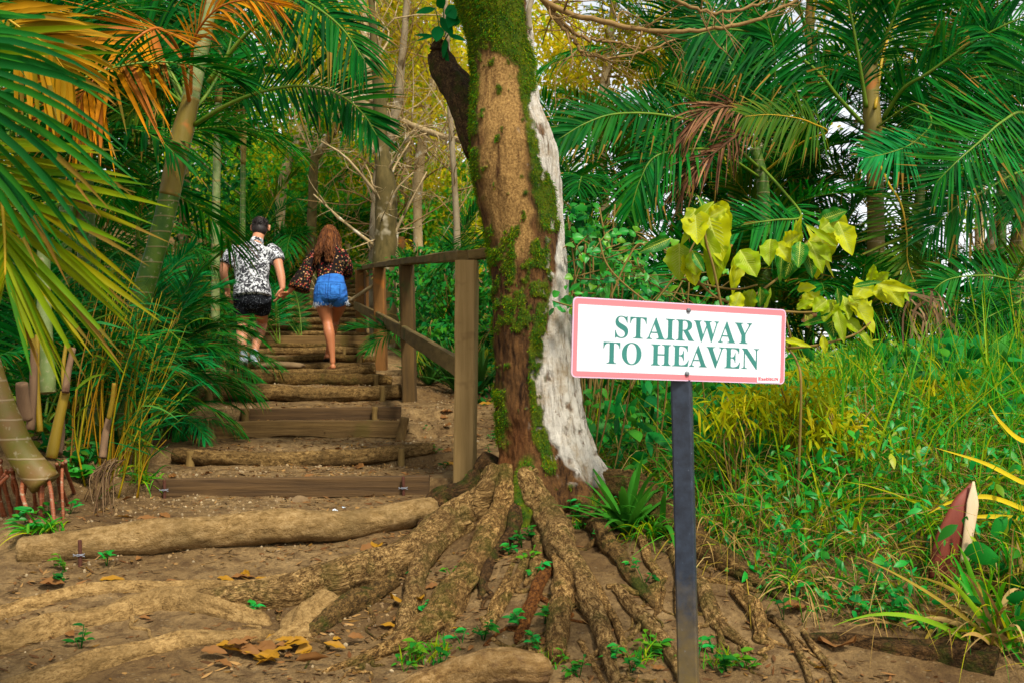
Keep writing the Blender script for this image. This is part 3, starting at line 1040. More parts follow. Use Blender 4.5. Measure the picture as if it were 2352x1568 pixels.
ed = np.interp(pyy, [700, 800, 900, 1000, 1060], [1244, 1232, 1228, 1240, 1262])
moss = np.maximum(moss, sstep(0.25, 0.5, np.exp(-((pxx - ed - 10 * j1) / 17) ** 2) * sstep(690, 740, pyy) * sstep(1100, 1050, pyy)))
mid_ = blob(1180, 640, 70, 110) + blob(1160, 730, 40, 50, .6) + blob(1245, 700, 34, 60, .8) + blob(1150, 590, 40, 60, .7) + blob(1240, 600, 26, 50, .7) + blob(1150, 800, 30, 60, .6) + blob(1200, 420, 16, 26, .7) + blob(1143, 950, 20, 70, .8)
moss = np.maximum(moss, sstep(0.38, 0.62, mid_ * 0.55 + 0.75 * j1 + 0.7 * j3))
moss = np.maximum(moss, sstep(0.3, 0.55, blob(1205, 1110, 30, 90) + 0.3 * j1) * sstep(1010, 1050, pyy))
moss = moss * (1 - white)
# light tan wood in the upper middle, dark rough bark below
tan = sstep(0.25, 0.6, blob(1155, 400, 62, 190) + blob(1140, 200, 60, 60, .8) + blob(1190, 560, 45, 60, .7) + 0.35 * j1) * (1 - white) * (1 - moss)
orange = np.clip(blob(1160, 1090, 26, 40) + 0.4 * blob(1175, 1000, 50, 60), 0, 1)
lob = np.zeros_like(TH)
for a_, k_ in ((-2.75, .9), (-2.2, 1.0), (-1.85, .8), (-1.1, 1.0), (-0.5, .7), (-0.05, .9), (0.7, .8), (1.5, .8), (2.4, .9)):
    lob += k_ * np.exp(-((np.angle(np.exp(1j * (TH - a_)))) / 0.20) ** 2)
fl = sstep(960, 1190, pyy)
ridge = np.abs(fbm(TH * 5.0 + 3 * np.sin(TH), pyy * 0.011, side + 1.0, 4))
rough = fbm(np.cos(TH) * 3.2, np.sin(TH) * 3.2, pyy * 0.012, 4)
fine = fbm(np.cos(TH) * 14, np.sin(TH) * 14, pyy * 0.045, 3)
grain = fbm(np.cos(TH) * 11, np.sin(TH) * 11, pyy * 0.010, 3)
disp = 0.05 * rough + (0.035 * fine - 0.05 * ridge) * (1 - white) * (1 - 0.55 * tan) + 0.075 * grain * white + 0.03 * fine * white + 0.045 * moss * (1 + 0.7 * j3)
edge = white * sstep(0.0, 0.5, 1 - np.abs(white - 0.5) * 2)
disp = disp - 0.05 * white * sstep(700, 900, pyy) * 0 - 0.03 * edge
disp = disp + fl * (0.36 * lob - 0.30)
RR = rad[:, None] * (1 + disp)
V = ctr[:, None] + np.stack([np.cos(TH) * RR, np.sin(TH) * RR, np.zeros_like(RR)], -1)
att = np.stack([moss, white, tan, orange], -1).reshape(-1, 4)
i, j = np.meshgrid(np.arange(NR - 1), np.arange(NA), indexing='ij')
j2_ = (j + 1) % NA
b = MB()
b.add(V.reshape(-1, 3), np.stack([i * NA + j, (i + 1) * NA + j, (i + 1) * NA + j2_, i * NA + j2_], -1).reshape(-1, 4), att=att)


def trunk_mat():
    t = NT('tree_bark')
    at = t.n('Attribute')
    at.attribute_name = 'mask'
    sc = t.n('SeparateColor')
    t.l(at.outputs['Color'], sc.inputs[0])
    al = at.outputs['Alpha']
    v = t.coord('Object')
    vs = t.coord('Object', (1, 1, 0.22))
    nb = t.noise(vs, 42, 8, 0.72)
    nf = t.noise(v, 110, 6, 0.7)
    cr = t.ramp(nb, [(0.36, 0.0), (0.5, 0.5), (0.66, 1.0)])
    bark = t.mix(cr, lin(36, 22, 12), lin(124, 86, 46))
    tanc = t.mix(t.ramp(nf, [(0.30, 0.0), (0.62, 1.0)]), lin(98, 66, 32), lin(186, 146, 84))
    tanc = t.mix(t.ramp(t.noise(vs, 18, 6, .7), [(0.32, 0.0), (0.48, 1.0)]), lin(74, 46, 22), tanc)
    base = t.mix(sc.outputs[2], bark, tanc)
    base = t.mix(t.math('MULTIPLY', al, 0.8), base, t.mix(nf, lin(120, 62, 20), lin(150, 88, 36)))
    vg = t.coord('Object', (1, 1, 0.10))
    ng = t.noise(vg, 26, 9, 0.8)
    wc = t.mix(t.ramp(ng, [(0.36, 0.0), (0.48, 0.8), (0.6, 1.0)]), lin(88, 68, 44), lin(224, 217, 202))
    wc = t.mix(t.ramp(t.noise(v, 9, 5, .7), [(0.48, 0.0), (0.68, 0.75)]), wc, lin(164, 138, 98))
    wc = t.mix(t.ramp(t.noise(v, 22, 6, .75), [(0.60, 0.0), (0.70, 0.8)]), wc, lin(104, 78, 44))
    base = t.mix(sc.outputs[1], base, wc)
    mc = t.mix(t.ramp(t.noise(v, 16, 4), [(0.35, 0.0), (0.65, 1.0)]), lin(40, 86, 8), lin(108, 116, 4))
    base = t.mix(t.math('MULTIPLY', sc.outputs[0], 0.93), base, t.mix(t.math('MULTIPLY', nf, .6), mc, lin(26, 56, 8)))
    h = t.math('ADD', nb, t.math('MULTIPLY', nf, 0.5))
    nr = t.bump(h, 1.0, 0.022)
    nr = t.bump(ng, 0.9, 0.02, nr)
    return t.principled(base, 0.9, nr, 0.15)


M['trunk'] = trunk_mat()
trunk = b.build('trunk', M['trunk'], tree, att='mask')
M['moss'] = leaf_mat('moss', [(40, 104, 10), (72, 122, 6), (112, 130, 4), (134, 134, 4), (44, 112, 24)], rough=0.9, trans=0.4, spec=0.1)
M['moss_yellow'] = M['moss']
mo = MB()
pm = moss.reshape(-1)
cand = np.nonzero((pm > 0.4))[0]
pick = RNG.choice(cand, 52000)
Vf = V.reshape(-1, 3)
nrm = np.stack([np.cos(TH), np.sin(TH), np.zeros_like(TH)], -1).reshape(-1, 3)
base_ = Vf[pick] + RNG.normal(0, .004, (len(pick), 3))
D_ = unit(nrm[pick] + RNG.normal(0, .55, (len(pick), 3)) + np.array([0, 0, -0.25]))
W_ = unit(np.cross(D_, RNG.normal(0, 1, (len(pick), 3))))
mo.blades(base_, D_, W_, RNG.uniform(.004, .012, len(pick)) * (1.15 + 1.3 * fbm(base_[:, 0] * 14, base_[:, 1] * 14, base_[:, 2] * 14, 2)), RNG.uniform(.0018, .0042, len(pick)), [1, .9, .2], droop=0.3)
mo.build('moss', M['moss'], tree)
# broken limb on the stair side, with moss and a few leaves
b = MB()
lp = smooth_path(PP([(1112, 345, 4.72), (1082, 270, 4.80), (1056, 214, 4.88), (1022, 168, 4.98), (1010, 130, 5.02), (1014, 96, 5.02)]), 40)
b = root_mesh(lp, np.interp(np.linspace(0, 1, 40), [0, .3, .7, 1], [0.085, .085, .066, .036]), 4.4, 44, .25)
M['root_moss_dark'] = bark_along('limb_bark', (30, 20, 10), (72, 52, 26), (120, 92, 52), (62, 76, 8), mossamt=.75)
b.build('limb', M['root_moss_dark'], tree, att='mask')

# bare branches reaching out over the sign
M['branch'] = plain_mat('branch_bark', (120, 92, 48), (156, 126, 76), 30, 0.85, 0.5)


def twigs(b, path, r, n, length, depth=2, spread=0.7, mi=0, tip=0.35, up=0.0):
    m = len(path)
    for q in range(n):
        i = int(RNG.integers(int(m * .15), m - 1))
        T = unit(path[min(i + 1, m - 1)] - path[i])
        d = unit(T * 0.6 + RNG.normal(0, spread, 3) + np.array([0, 0, up]))
        ln = length * RNG.uniform(.4, 1.0)
        k1 = RNG.normal(0, .22, 3) * ln
        pts = smooth_path([path[i], path[i] + d * ln * .5 + k1 * .5, path[i] + d * ln + k1 * RNG.uniform(-.6, 1)], 7)
        rr_ = max(r * (1 - .6 * i / m) * 0.55, .0022)
        b.tube(pts, np.linspace(rr_, rr_ * tip, 7), 5, mi=mi)
        if depth > 1:
            twigs(b, pts, rr_, 3, length * .5, depth - 1, spread, mi, tip, up)


BR_ = [([(1195, -150, 4.62), (1232, -20, 4.60), (1310, 32, 4.58), (1400, 52, 4.55), (1480, 70, 4.52), (1560, 74, 4.5), (1640, 66, 4.5), (1720, 50, 4.5), (1790, 22, 4.5), (1860, -20, 4.5)], 13, 18),
       ([(1200, -130, 4.66), (1262, 10, 4.68), (1308, 66, 4.7), (1350, 90, 4.72), (1402, 96, 4.74), (1470, 112, 4.76)], 10, 10),
       ([(1236, -10, 4.60), (1290, 62, 4.62), (1325, 100, 4.63), (1342, 124, 4.64), (1400, 132, 4.66), (1470, 122, 4.68), (1550, 92, 4.70)], 9, 12),
       ([(1400, -60, 4.3), (1520, -10, 4.32), (1640, 28, 4.35), (1740, 10, 4.36), (1800, -30, 4.36)], 9, 8)]
for pts, wpx, nt in BR_:
    b = MB()
    pa = smooth_path(PP(pts), 40)
    pa[1:-1] += RNG.normal(0, .004, (38, 3))
    r0 = wpx * .5 * TY / F * 1.15
    b.tube(pa, np.linspace(r0, r0 * .45, 40), 8, rnoise=.15, nfreq=20)
    twigs(b, pa, r0 * .8, nt, .32, 2, .55, up=.15)
    b.build('branch', M['branch'], tree)
b = MB()
pa = smooth_path(PP([(1214, 70, 4.56), (1214, 30, 4.52), (1222, 0, 4.5), (1240, -40, 4.48)]), 14)
b.tube(pa, np.linspace(.016, .009, 14), 8, rnoise=.15, nfreq=20)
M['white_twig'] = plain_mat('bare_white_wood', (196, 184, 160), (160, 140, 104), 30, 0.8, 0.4)
b.build('branch', M['white_twig'], tree)

# roots: (px, py, width px[, distance]); they lie on the ground where the line of sight meets it
ROOTS = [
    ('dark', [(1150, 1060, 60, 4.62), (1110, 1100, 70, 4.66), (1060, 1136, 66, 4.62), (1010, 1172, 56), (975, 1205, 40), (955, 1236, 20)]),
    ('pale', [(1150, 1080, 60, 4.50), (1115, 1135, 74, 4.44), (1060, 1200, 80), (990, 1262, 78), (900, 1318, 80), (790, 1352, 84), (680, 1380, 74), (560, 1398, 56), (430, 1392, 40)]),
    ('pale', [(1075, 1190, 46, 4.3), (1030, 1240, 52), (985, 1290, 50), (955, 1345, 46), (940, 1400, 42), (925, 1455, 34), (890, 1500, 20)]),
    ('tan', [(1165, 1075, 44, 4.46), (1160, 1140, 52, 4.36), (1140, 1210, 56), (1105, 1285, 58), (1070, 1350, 58), (1030, 1410, 60), (980, 1455, 58), (925, 1492, 44), (850, 1520, 26), (740, 1548, 14)]),
    ('tan', [(1212, 1290, 18), (1195, 1322, 22), (1165, 1370, 24), (1140, 1415, 26), (1108, 1458, 22)]),
    ('thin', [(1185, 1280, 12), (1165, 1330, 13), (1140, 1372, 12), (1120, 1410, 8)]),
    ('pale', [(1215, 1080, 52, 4.42), (1240, 1150, 62, 4.32), (1262, 1215, 64), (1290, 1275, 60), (1325, 1335, 52), (1352, 1395, 46), (1378, 1455, 38), (1400, 1520, 30), (1412, 1580, 20)]),
    ('tan', [(1290, 1300, 40), (1298, 1360, 46), (1290, 1420, 50), (1285, 1470, 46), (1275, 1530, 34)]),
    ('rust', [(1268, 1310, 24), (1238, 1355, 26), (1216, 1402, 24), (1200, 1450, 22), (1185, 1490, 14)]),
    ('thin', [(1450, 1200, 18), (1478, 1238, 24), (1492, 1290, 22), (1512, 1322, 20), (1508, 1375, 14), (1505, 1410, 8)]),
    ('thin', [(1392, 1350, 14), (1430, 1352, 16), (1462, 1368, 14), (1490, 1372, 8)]),
    ('pale', [(1420, 1362, 22), (1452, 1400, 30), (1490, 1440, 34), (1528, 1490, 32), (1558, 1545, 28), (1580, 1590, 20)]),
    ('moss', [(1330, 1075, 70, 4.6), (1400, 1120, 76, 4.58), (1465, 1165, 74), (1540, 1215, 68), (1610, 1265, 60), (1680, 1305, 50), (1740, 1345, 30), (1790, 1380, 14)]),
    ('thin', [(1600, 1332, 14), (1650, 1340, 15), (1700, 1350, 13), (1750, 1368, 8)]),
    ('pale', [(1560, 1305, 16), (1600, 1345, 30), (1625, 1390, 32), (1648, 1440, 30), (1690, 1475, 22), (1730, 1506, 14)]),
    ('thin', [(1650, 1450, 18), (1655, 1490, 16), (1648, 1520, 10)]),
    ('tan', [(1690, 1370, 26), (1728, 1408, 36), (1745, 1450, 32), (1748, 1485, 16)]),
    ('pale', [(1770, 1425, 14), (1808, 1460, 18), (1836, 1510, 18), (1856, 1560, 16), (1868, 1600, 10)]),
    ('pale', [(1845, 1452, 12), (1872, 1495, 16), (1905, 1540, 16), (1930, 1590, 12)]),
    ('sunk', [(-60, 1512, 60), (60, 1470, 62), (180, 1436, 58), (300, 1404, 54), (400, 1384, 50), (490, 1400, 46), (560, 1424, 40), (625, 1436, 26)]),
    ('sunk', [(-60, 1432, 30), (70, 1396, 34), (180, 1366, 36), (300, 1352, 34), (420, 1352, 30), (540, 1356, 30), (660, 1340, 32), (780, 1316, 34), (880, 1292, 30)]),
    ('sunk', [(-20, 1590, 40), (120, 1556, 44), (260, 1520, 46), (400, 1484, 44), (520, 1466, 38), (620, 1462, 24), (690, 1468, 12)]),
    ('fore', [(820, 1640, 50, 2.82), (930, 1592, 66, 2.83), (1040, 1552, 78, 2.86), (1140, 1528, 84, 2.88), (1215, 1532, 82, 2.9), (1262, 1556, 64, 2.92)]),
    ('sunk', [(760, 1400, 70), (700, 1430, 70), (660, 1470, 60), (600, 1500, 30)]),
    ('thin', [(985, 1385, 14), (950, 1418, 16), (905, 1452, 14), (860, 1478, 8)]),
    ('thin', [(1075, 1370, 16), (1060, 1400, 20), (1035, 1440, 16), (1022, 1470, 8)]),
    ('thin', [(1130, 1470, 10), (1180, 1500, 12), (1240, 1480, 10), (1290, 1440, 8)]),
    ('thin', [(1330, 1480, 12), (1370, 1540, 14), (1390, 1590, 10)]),
    ('dark', [(1190, 1170, 30, 4.3), (1180, 1225, 34), (1150, 1270, 30), (1120, 1330, 24), (1100, 1380, 16)]),
    ('tan', [(1230, 1200, 26, 4.28), (1238, 1255, 28), (1228, 1310, 24), (1205, 1350, 14)]),
    ('moss', [(1290, 1110, 50, 4.45), (1330, 1165, 50), (1372, 1225, 44), (1420, 1290, 36), (1460, 1345, 28), (1500, 1400, 18)]),
    ('dark', [(1050, 1180, 40, 4.4), (1000, 1235, 40), (940, 1282, 34), (870, 1310, 26), (800, 1330, 14)]),
    ('moss', [(900, 1345, 40), (830, 1390, 46), (760, 1430, 40), (700, 1468, 24)]),
    ('thin', [(1340, 1310, 18), (1390, 1390, 20), (1420, 1450, 18), (1440, 1530, 12)]),
    ('thin', [(1210, 1470, 12), (1225, 1530, 14), (1205, 1580, 10)]),
    ('tan', [(1540, 1270, 24), (1568, 1340, 26), (1560, 1410, 20), (1590, 1480, 12)]),
]


M['root_pale'] = bark_along('root_bark_pale', (56, 39, 19), (126, 94, 50), (214, 174, 110), (72, 80, 14), mossamt=.4)
M['root_tan'] = bark_along('root_bark_tan', (54, 37, 18), (126, 92, 46), (218, 174, 106), (72, 82, 12), mossamt=.55)
M['root_dark'] = bark_along('root_bark_dark', (34, 24, 12), (76, 54, 28), (124, 90, 50), (58, 74, 10), mossamt=.7)
M['root_moss'] = bark_along('root_bark_mossy', (48, 36, 18), (104, 78, 40), (160, 124, 70), (58, 78, 10), mossamt=.8)
M['root_rust'] = bark_along('root_bark_rusty', (60, 34, 14), (112, 66, 26), (160, 104, 46))
M['root_fore'] = bark_along('root_wood_bare', (88, 62, 34), (138, 106, 60), (176, 144, 96), (104, 76, 62), 30, .4, crack=.05)
M['root_soil'] = bark_along('root_bark_trodden', (100, 74, 40), (162, 128, 76), (198, 162, 104), None, 44, crack=.15)
RM = {'pale': 'root_pale', 'tan': 'root_tan', 'dark': 'root_dark', 'moss': 'root_moss', 'rust': 'root_rust', 'thin': 'root_tan', 'fore': 'root_fore', 'sunk': 'root_soil'}


for q, (kind, rows) in enumerate(ROOTS):
    pts, rad_ = [], []
    for r in rows:
        if len(r) == 4:
            p = P(r[0], r[1], r[3])
            w = r[2] * .5 * r[3] / F
        else:
            p = drop(r[0], r[1])
            w = r[2] * .5 * p[1] / F
            if kind == 'sunk':
                p = p - np.array([0, 0, w * .12])
                w *= 1.35
            else:
                w *= 1.12
                p = p + np.array([0, 0, w * (0.50 if kind in ('pale', 'tan', 'rust', 'moss', 'dark') else .25)])
        pts.append(p)
        rad_.append(w)
    ln = np.sum(np.linalg.norm(np.diff(np.array(pts), axis=0), axis=1))
    m = int(max(50, ln / .009))
    c = smooth_path(pts, m)
    rd = np.interp(np.linspace(0, 1, m), np.linspace(0, 1, len(rad_)), rad_)
    k = np.linspace(0, ln, m)
    rd = np.maximum(rd * (1 + .16 * fbm(k * 9, q * 1.7, 5, 2)), .003)
    rd[-6:] *= np.linspace(1, .35, 6)
    c[:, 0] += rd * .75 * fbm(k * 7, q * 3.1, 0, 3)
    c[:, 1] += rd * .5 * fbm(k * 7, q * 2.1, 8, 3)
    c[:, 2] += rd * .30 * fbm(k * 6, q * 5.1, 2, 3)
    big = rd.max() > .022
    root_mesh(c, rd, q * 2.37, 44 if big else 18, .22 if kind in ('dark', 'fore', 'sunk') else .16).build('root', M[RM[kind]], tree, att='mask')
    if big and kind not in ('fore',):
        for z in range(3 if kind != 'sunk' else 1):
            i0 = int(RNG.integers(int(m * .3), m - 8))
            a = c[i0]
            dr_ = unit(np.array([RNG.normal(0, .6), -.8 if kind != 'sunk' else RNG.normal(0, .5), 0]))
            L_ = RNG.uniform(.12, .38)
            pp = [a]
            for u_ in np.linspace(.2, 1, 6):
                g_ = a + dr_ * L_ * u_ + np.array([RNG.normal(0, .018), RNG.normal(0, .012), 0])
                g_[2] = float(ground(g_[0], g_[1])) + .002
                pp.append(g_)
            c2 = smooth_path(pp, 40)
            root_mesh(c2, np.linspace(RNG.uniform(.007, .015), .003, 40), q * 3.3 + z, 12, .12).build('root', M[RM[kind]], tree, att='mask')
# ================================================================== palms
def frond(mb, R, n=40, Lmax=0.45, a0=72, a1=30, beta=22, droop=0.25, width=0.028, pet=0.2, up=(0, 0, 1), sides=(1, -1), mi=0, ri=1, r0=0.012,
          jit=0.07, shape=None, seed=0, miss=0.03, fold=0.12, tips=0.35):
    """A feather frond along the rachis R: leaflets in two ranks."""
    rg = np.random.default_rng(int(seed * 101) + 11)
    R = np.asarray(R, float)
    m = len(R)
    s_all = np.linspace(0, 1, m)
    t = np.linspace(0, 1, n)
    tt = pet + (1 - pet) * t
    B = np.stack([np.interp(tt, s_all, R[:, k]) for k in range(3)], -1)
    T = unit(np.gradient(R, axis=0))
    T = unit(np.stack([np.interp(tt, s_all, T[:, k]) for k in range(3)], -1))
    up = np.broadcast_to(np.asarray(up, float), (m, 3))
    U = np.stack([np.interp(tt, s_all, up[:, k]) for k in range(3)], -1)
    S = unit(np.cross(T, U))
    N = np.cross(S, T)
    sh = shape if shape else (0.45, 0.9, 1.0, 0.95, 0.75, 0.42)
    prof_l = np.interp(t, np.linspace(0, 1, len(sh)), sh)
    for sg in sides:
        keep = rg.random(n) >= miss
        k = int(keep.sum())
        al = np.radians(a0 + (a1 - a0) * t[keep] ** 1.2 + rg.normal(0, 4, k))
        be = np.radians(beta + rg.normal(0, 7, k))
        D = np.cos(al)[:, None] * T[keep] + np.sin(al)[:, None] * (np.cos(be)[:, None] * S[keep] * sg + np.sin(be)[:, None] * N[keep])
        D = unit(D + rg.normal(0, jit * .5, (k, 3)))
        L = Lmax * prof_l[keep] * (1 + rg.normal(0, jit, k))
        W = T[keep] - (T[keep] * D).sum(-1, keepdims=True) * D
        W = unit(W + 0.25 * rg.normal(0, 1, (k, 1)) * N[keep])
        W = unit(W - (W * D).sum(-1, keepdims=True) * D)
        dr = droop * (0.6 + 0.8 * rg.random(k))
        mb.blades(B[keep], D, W, L, width * (0.7 + 0.3 * prof_l[keep]) * rg.uniform(.8, 1.1, k), [.35, .95, 1, .85, .55, .04], dr, fold * sg, mi)
        dry = rg.random(k) < tips
        qm = mb.qm[-1].reshape(k, 5, 2)
        qm[dry, 4, :] = 2
        qm[dry & (rg.random(k) < .3), 3, :] = 2
    mb.tube(R, np.linspace(r0, r0 * .18, m), 6, mi=ri)


def arc(L, e0, e1, m=22, side=0.0):
    """Rachis in the XZ plane: leaves at elevation e0 and bends to e1."""
    s = np.linspace(0, 1, m)
    e = np.radians(e0 + (e1 - e0) * s ** 1.35)
    d = np.stack([np.cos(e), side * s ** 2, np.sin(e)], -1)
    p = np.vstack([[0, 0, 0], np.cumsum(d[:-1] * L / (m - 1), 0)])
    upv = np.stack([-np.sin(e), np.zeros(m), np.cos(e)], -1)
    return p, upv


LIB = {}
for q, (nm, e0, e1, be, dr, n_, lm, w_) in enumerate((('up', 84, 40, 26, .18, 52, .50, .022), ('up2', 80, 10, 24, .25, 54, .50, .022), ('mid', 66, -22, 20, .32, 56, .48, .021),
                                                  ('mid2', 56, -40, 16, .40, 54, .50, .021), ('low', 36, -55, 14, .42, 52, .46, .021), ('low2', 18, -60, 10, .5, 50, .44, .020),
                                                  ('hang', -5, -80, 6, .3, 46, .42, .020), ('wide', 46, -10, 30, .22, 58, .56, .023))):
    mb = MB()
    p_, u_ = arc(1.7, e0, e1, side=0.12 * (-1) ** q)
    frond(mb, p_, n_, lm, 70, 26, be, dr, w_, 0.22, u_, seed=q + 1)
    LIB[nm] = mb.mesh('frond', [M['palm'], M['rachis'], M['tip']])
mb = MB()
p_, u_ = arc(1.3, -40, -86)
frond(mb, p_, 26, .40, 40, 18, 4, .35, .018, .25, u_, seed=31, jit=.2, miss=.15, fold=.3)
LIB['dead'] = mb.mesh('frond', [M['dead'], M['rachis_dead'], M['dead']])
_cache = {}


def frond_mesh(kind, mat):
    if kind == 'dead':
        return LIB['dead']
    if (kind, mat) not in _cache:
        me = LIB[kind].copy()
        me.materials[0] = M[mat]
        if mat in ('palm_olive', 'palm_gold', 'palm_near'):
            me.materials[1] = M['rachis_yel']
        _cache[kind, mat] = me
    return _cache[kind, mat]


def put_frond(parent, kind, mat, loc, az, scale, tilt=0.0, roll=0.0):
    o = bpy.data.objects.new('frond', frond_mesh(kind, mat))
    COL.objects.link(o)
    o.parent = parent
    o.location = Vector(loc)
    o.rotation_mode = 'ZYX'
    o.rotation_euler = (roll, -tilt, math.radians(az))
    o.scale = (scale, scale, scale)
    return o


def stem_mat(name, c1, c2, ring, every=0.085):
    t = NT(name)
    v = t.coord('Object')
    sx = t.n('SeparateXYZ')
    t.l(v, sx.inputs[0])
    nz = t.noise(v, 8, 4, .6)
    fr = t.math('FRACT', t.math('ADD', t.math('DIVIDE', sx.outputs[2], every), t.math('MULTIPLY', nz, 0.12)))
    rg = t.ramp(fr, [(0.0, 1.0), (0.05, 1.0), (0.10, 0.0), (0.97, 0.0), (1.0, 1.0)])
    base = t.mix(t.ramp(nz, [(0.35, 0.0), (0.65, 1.0)]), lin(*c1), lin(*c2))
    base = t.mix(t.math('MULTIPLY', rg, 0.7), base, lin(*ring))
    base = t.mix(t.ramp(t.noise(v, 34, 3), [(0.6, 0.0), (0.68, 0.6)]), base, lin(150, 140, 110))
    return t.principled(base, 0.55, t.bump(rg, 0.4, 0.004), 0.3)


M['stem'] = stem_mat('palm_stem_green', (44, 82, 16), (80, 104, 24), (128, 112, 72))
M['stem_old'] = stem_mat('palm_stem_old', (92, 88, 18), (112, 84, 42), (146, 126, 92))
M['stem_pale'] = stem_mat('palm_stem_pale', (84, 104, 48), (122, 132, 80), (132, 110, 60), .25)
M['shaft'] = plain_mat('palm_crownshaft', (108, 90, 22), (136, 122, 56), 9, 0.5, 0.1, (1, 1, .25), spots=((150, 96, 36), 6))


def stem(parent, pts, wid, mat='stem', n=14, name='stem', m=40, swell=0.0):
    b = MB()
    c = smooth_path(pts, m)
    r = np.interp(np.linspace(0, 1, m), np.linspace(0, 1, len(wid)), wid)
    b.tube(c, r, n, rnoise=0.05, nfreq=6)
    return b.build(name, M[mat], parent)


def palm(label, px, Y, h, nf=9, L=1.0, r=0.045, lean=(0, 0), mats=('palm', 'palm_dark', 'palm_olive'), az=(0, 360), group=None, dead=0, kinds=('up', 'up2', 'mid', 'mid2', 'low', 'wide'), seed=0, x=None, smat='stem'):
    rg = np.random.default_rng(500 + seed)
    x = (px - 1176) / F * Y if x is None else x
    base = on_ground(x, Y, -0.03)
    t = thing('palm', label, 'palm', base, group)
    top = base + np.array([lean[0], lean[1], h])
    mid = base + np.array([lean[0] * .3, lean[1] * .3, h * .55])
    if h > 0.3:
        stem(t, [base, mid, top], [r * 1.15, r, r * .8], smat)
        sh = unit(top - mid)
        stem(t, [top - sh * min(.5, h * .3), top - sh * .1, top + sh * .25], [r * .9, r * 1.1, r * .45], 'shaft', name='crownshaft', m=14)
    for q in range(nf):
        k = kinds[int(rg.integers(len(kinds)))] if q > 1 else kinds[q % 2]
        a = az[0] + (az[1] - az[0]) * ((q * 0.382) % 1.0) + rg.normal(0, 14)
        put_frond(t, k, mats[int(rg.choice(len(mats), p=[.5, .38, .12] if len(mats) == 3 else None))], Vector(top - base) + Vector((0, 0, -0.05 * q if h > .3 else 0)), a, L * rg.uniform(.75, 1.1), roll=rg.normal(0, .25))
    for q in range(dead):
        put_frond(t, 'dead', 'dead', Vector(top - base) + Vector((0, 0, -.25)), rg.uniform(0, 360), L * .9)
    return t


def hero_frond(parent, rows, mats, **kw):
    b = MB()
    R = smooth_path(PP(rows), 40)
    frond(b, R, **kw)
    return b.build('frond', list(mats) + [M['tip']], parent)


VIEW = (0.0, -1.0, 0.35)
M['palm_deep'] = leaf_mat('palm_leaflet_deep', [(14, 84, 26), (20, 96, 24), (40, 104, 16), (10, 78, 28)], scale=3)
# ---- the curved palm by the stairs
A = thing('palm', 'tall palm with curved ringed stem and one dry orange frond', 'palm', on_ground((262 - 1176) / F * 5.7, 5.7, -.03))
a0 = wloc(A)
stem(A, [a0, P(300, 760, 5.66), P(325, 680, 5.64), P(362, 560, 5.62), P(392, 440, 5.6)], [.064, .060, .058, .056, .055], 'stem', 16)
stem(A, [P(389, 450, 5.6), P(405, 370, 5.6), P(420, 300, 5.6), P(440, 225, 5.6)], [.056, .062, .058, .046], 'shaft', 16, 'crownshaft')
stem(A, [P(432, 250, 5.62), P(450, 170, 5.63), P(468, 90, 5.64), P(496, -40, 5.66)], [.05, .046, .040, .026], 'stem_pale', 14)
GR, GD, GT, GO = [M['palm'], M['rachis']], [M['palm_dark'], M['rachis']], [M['palm_teal'], M['rachis']], [M['palm_olive'], M['rachis_yel']]
hero_frond(A, [(445, 288, 5.6), (520, 243, 5.5), (600, 212, 5.4), (690, 198, 5.3), (770, 214, 5.2), (830, 258, 5.1), (866, 312, 5.05)], GD, n=56, Lmax=.36, a0=62, a1=24, beta=8, droop=.12, width=.019, pet=.24, up=VIEW, r0=.013, seed=2, shape=(.7, 1, 1, .9, .7, .4))
hero_frond(A, [(478, 190, 5.6), (560, 85, 5.5), (640, 22, 5.4), (740, -30, 5.3), (860, -60, 5.2)], GR, n=50, Lmax=.42, a0=70, a1=30, beta=10, droop=.42, width=.019, pet=.2, up=VIEW, r0=.015, seed=3)
hero_frond(A, [(490, -60, 5.6), (600, -40, 5.3), (700, 2, 5.1), (780, 60, 5.0), (838, 140, 4.9)], GD, n=54, Lmax=.34, a0=66, a1=22, beta=6, droop=.35, width=.016, pet=.25, up=VIEW, r0=.012, seed=4)
hero_frond(A, [(437, 250, 5.6), (430, 205, 5.5), (414, 130, 5.35), (388, 82, 5.15), (353, 66, 5.0), (302, 98, 4.9), (255, 148, 4.8), (217, 182, 4.75), (185, 226, 4.7), (168, 270, 4.7)],
           [M['palm_orange'], M['rachis_org']], n=44, Lmax=.50, a0=62, a1=26, beta=4, droop=.10, width=.022, pet=.36, up=VIEW, r0=.013, seed=5, jit=.12, shape=(.8, 1, 1, .95, .75, .5), fold=.3)
hero_frond(A, [(437, 230, 5.6), (440, 150, 5.5), (450, 80, 5.4), (500, 20, 5.25), (570, 0, 5.1), (640, 12, 5.0)], [M['palm_orange'], M['rachis_org']], n=30, Lmax=.36, a0=40, a1=14, beta=2, droop=.3, width=.016, pet=.3, up=VIEW, r0=.011, seed=6, jit=.16, fold=.4)
hero_frond(A, [(430, 260, 5.62), (412, 200, 5.75), (388, 178, 5.8), (350, 205, 5.8), (318, 238, 5.8), (292, 268, 5.8)], GO, n=36, Lmax=.26, a0=66, a1=30, beta=8, droop=.25, width=.014, pet=.3, up=VIEW, r0=.008, seed=7)
hero_frond(A, [(436, 262, 5.65), (480, 210, 5.8), (520, 130, 5.9), (540, 40, 6.0), (545, -40, 6.0)], GR, n=40, Lmax=.40, a0=60, a1=26, beta=10, droop=.2, width=.02, pet=.2, up=VIEW, r0=.012, seed=8)
hero_frond(A, [(430, 265, 5.6), (380, 150, 5.7), (330, 60, 5.7), (270, -20, 5.7)], GD, n=40, Lmax=.45, a0=64, a1=30, beta=10, droop=.3, width=.02, pet=.2, up=VIEW, r0=.012, seed=9)
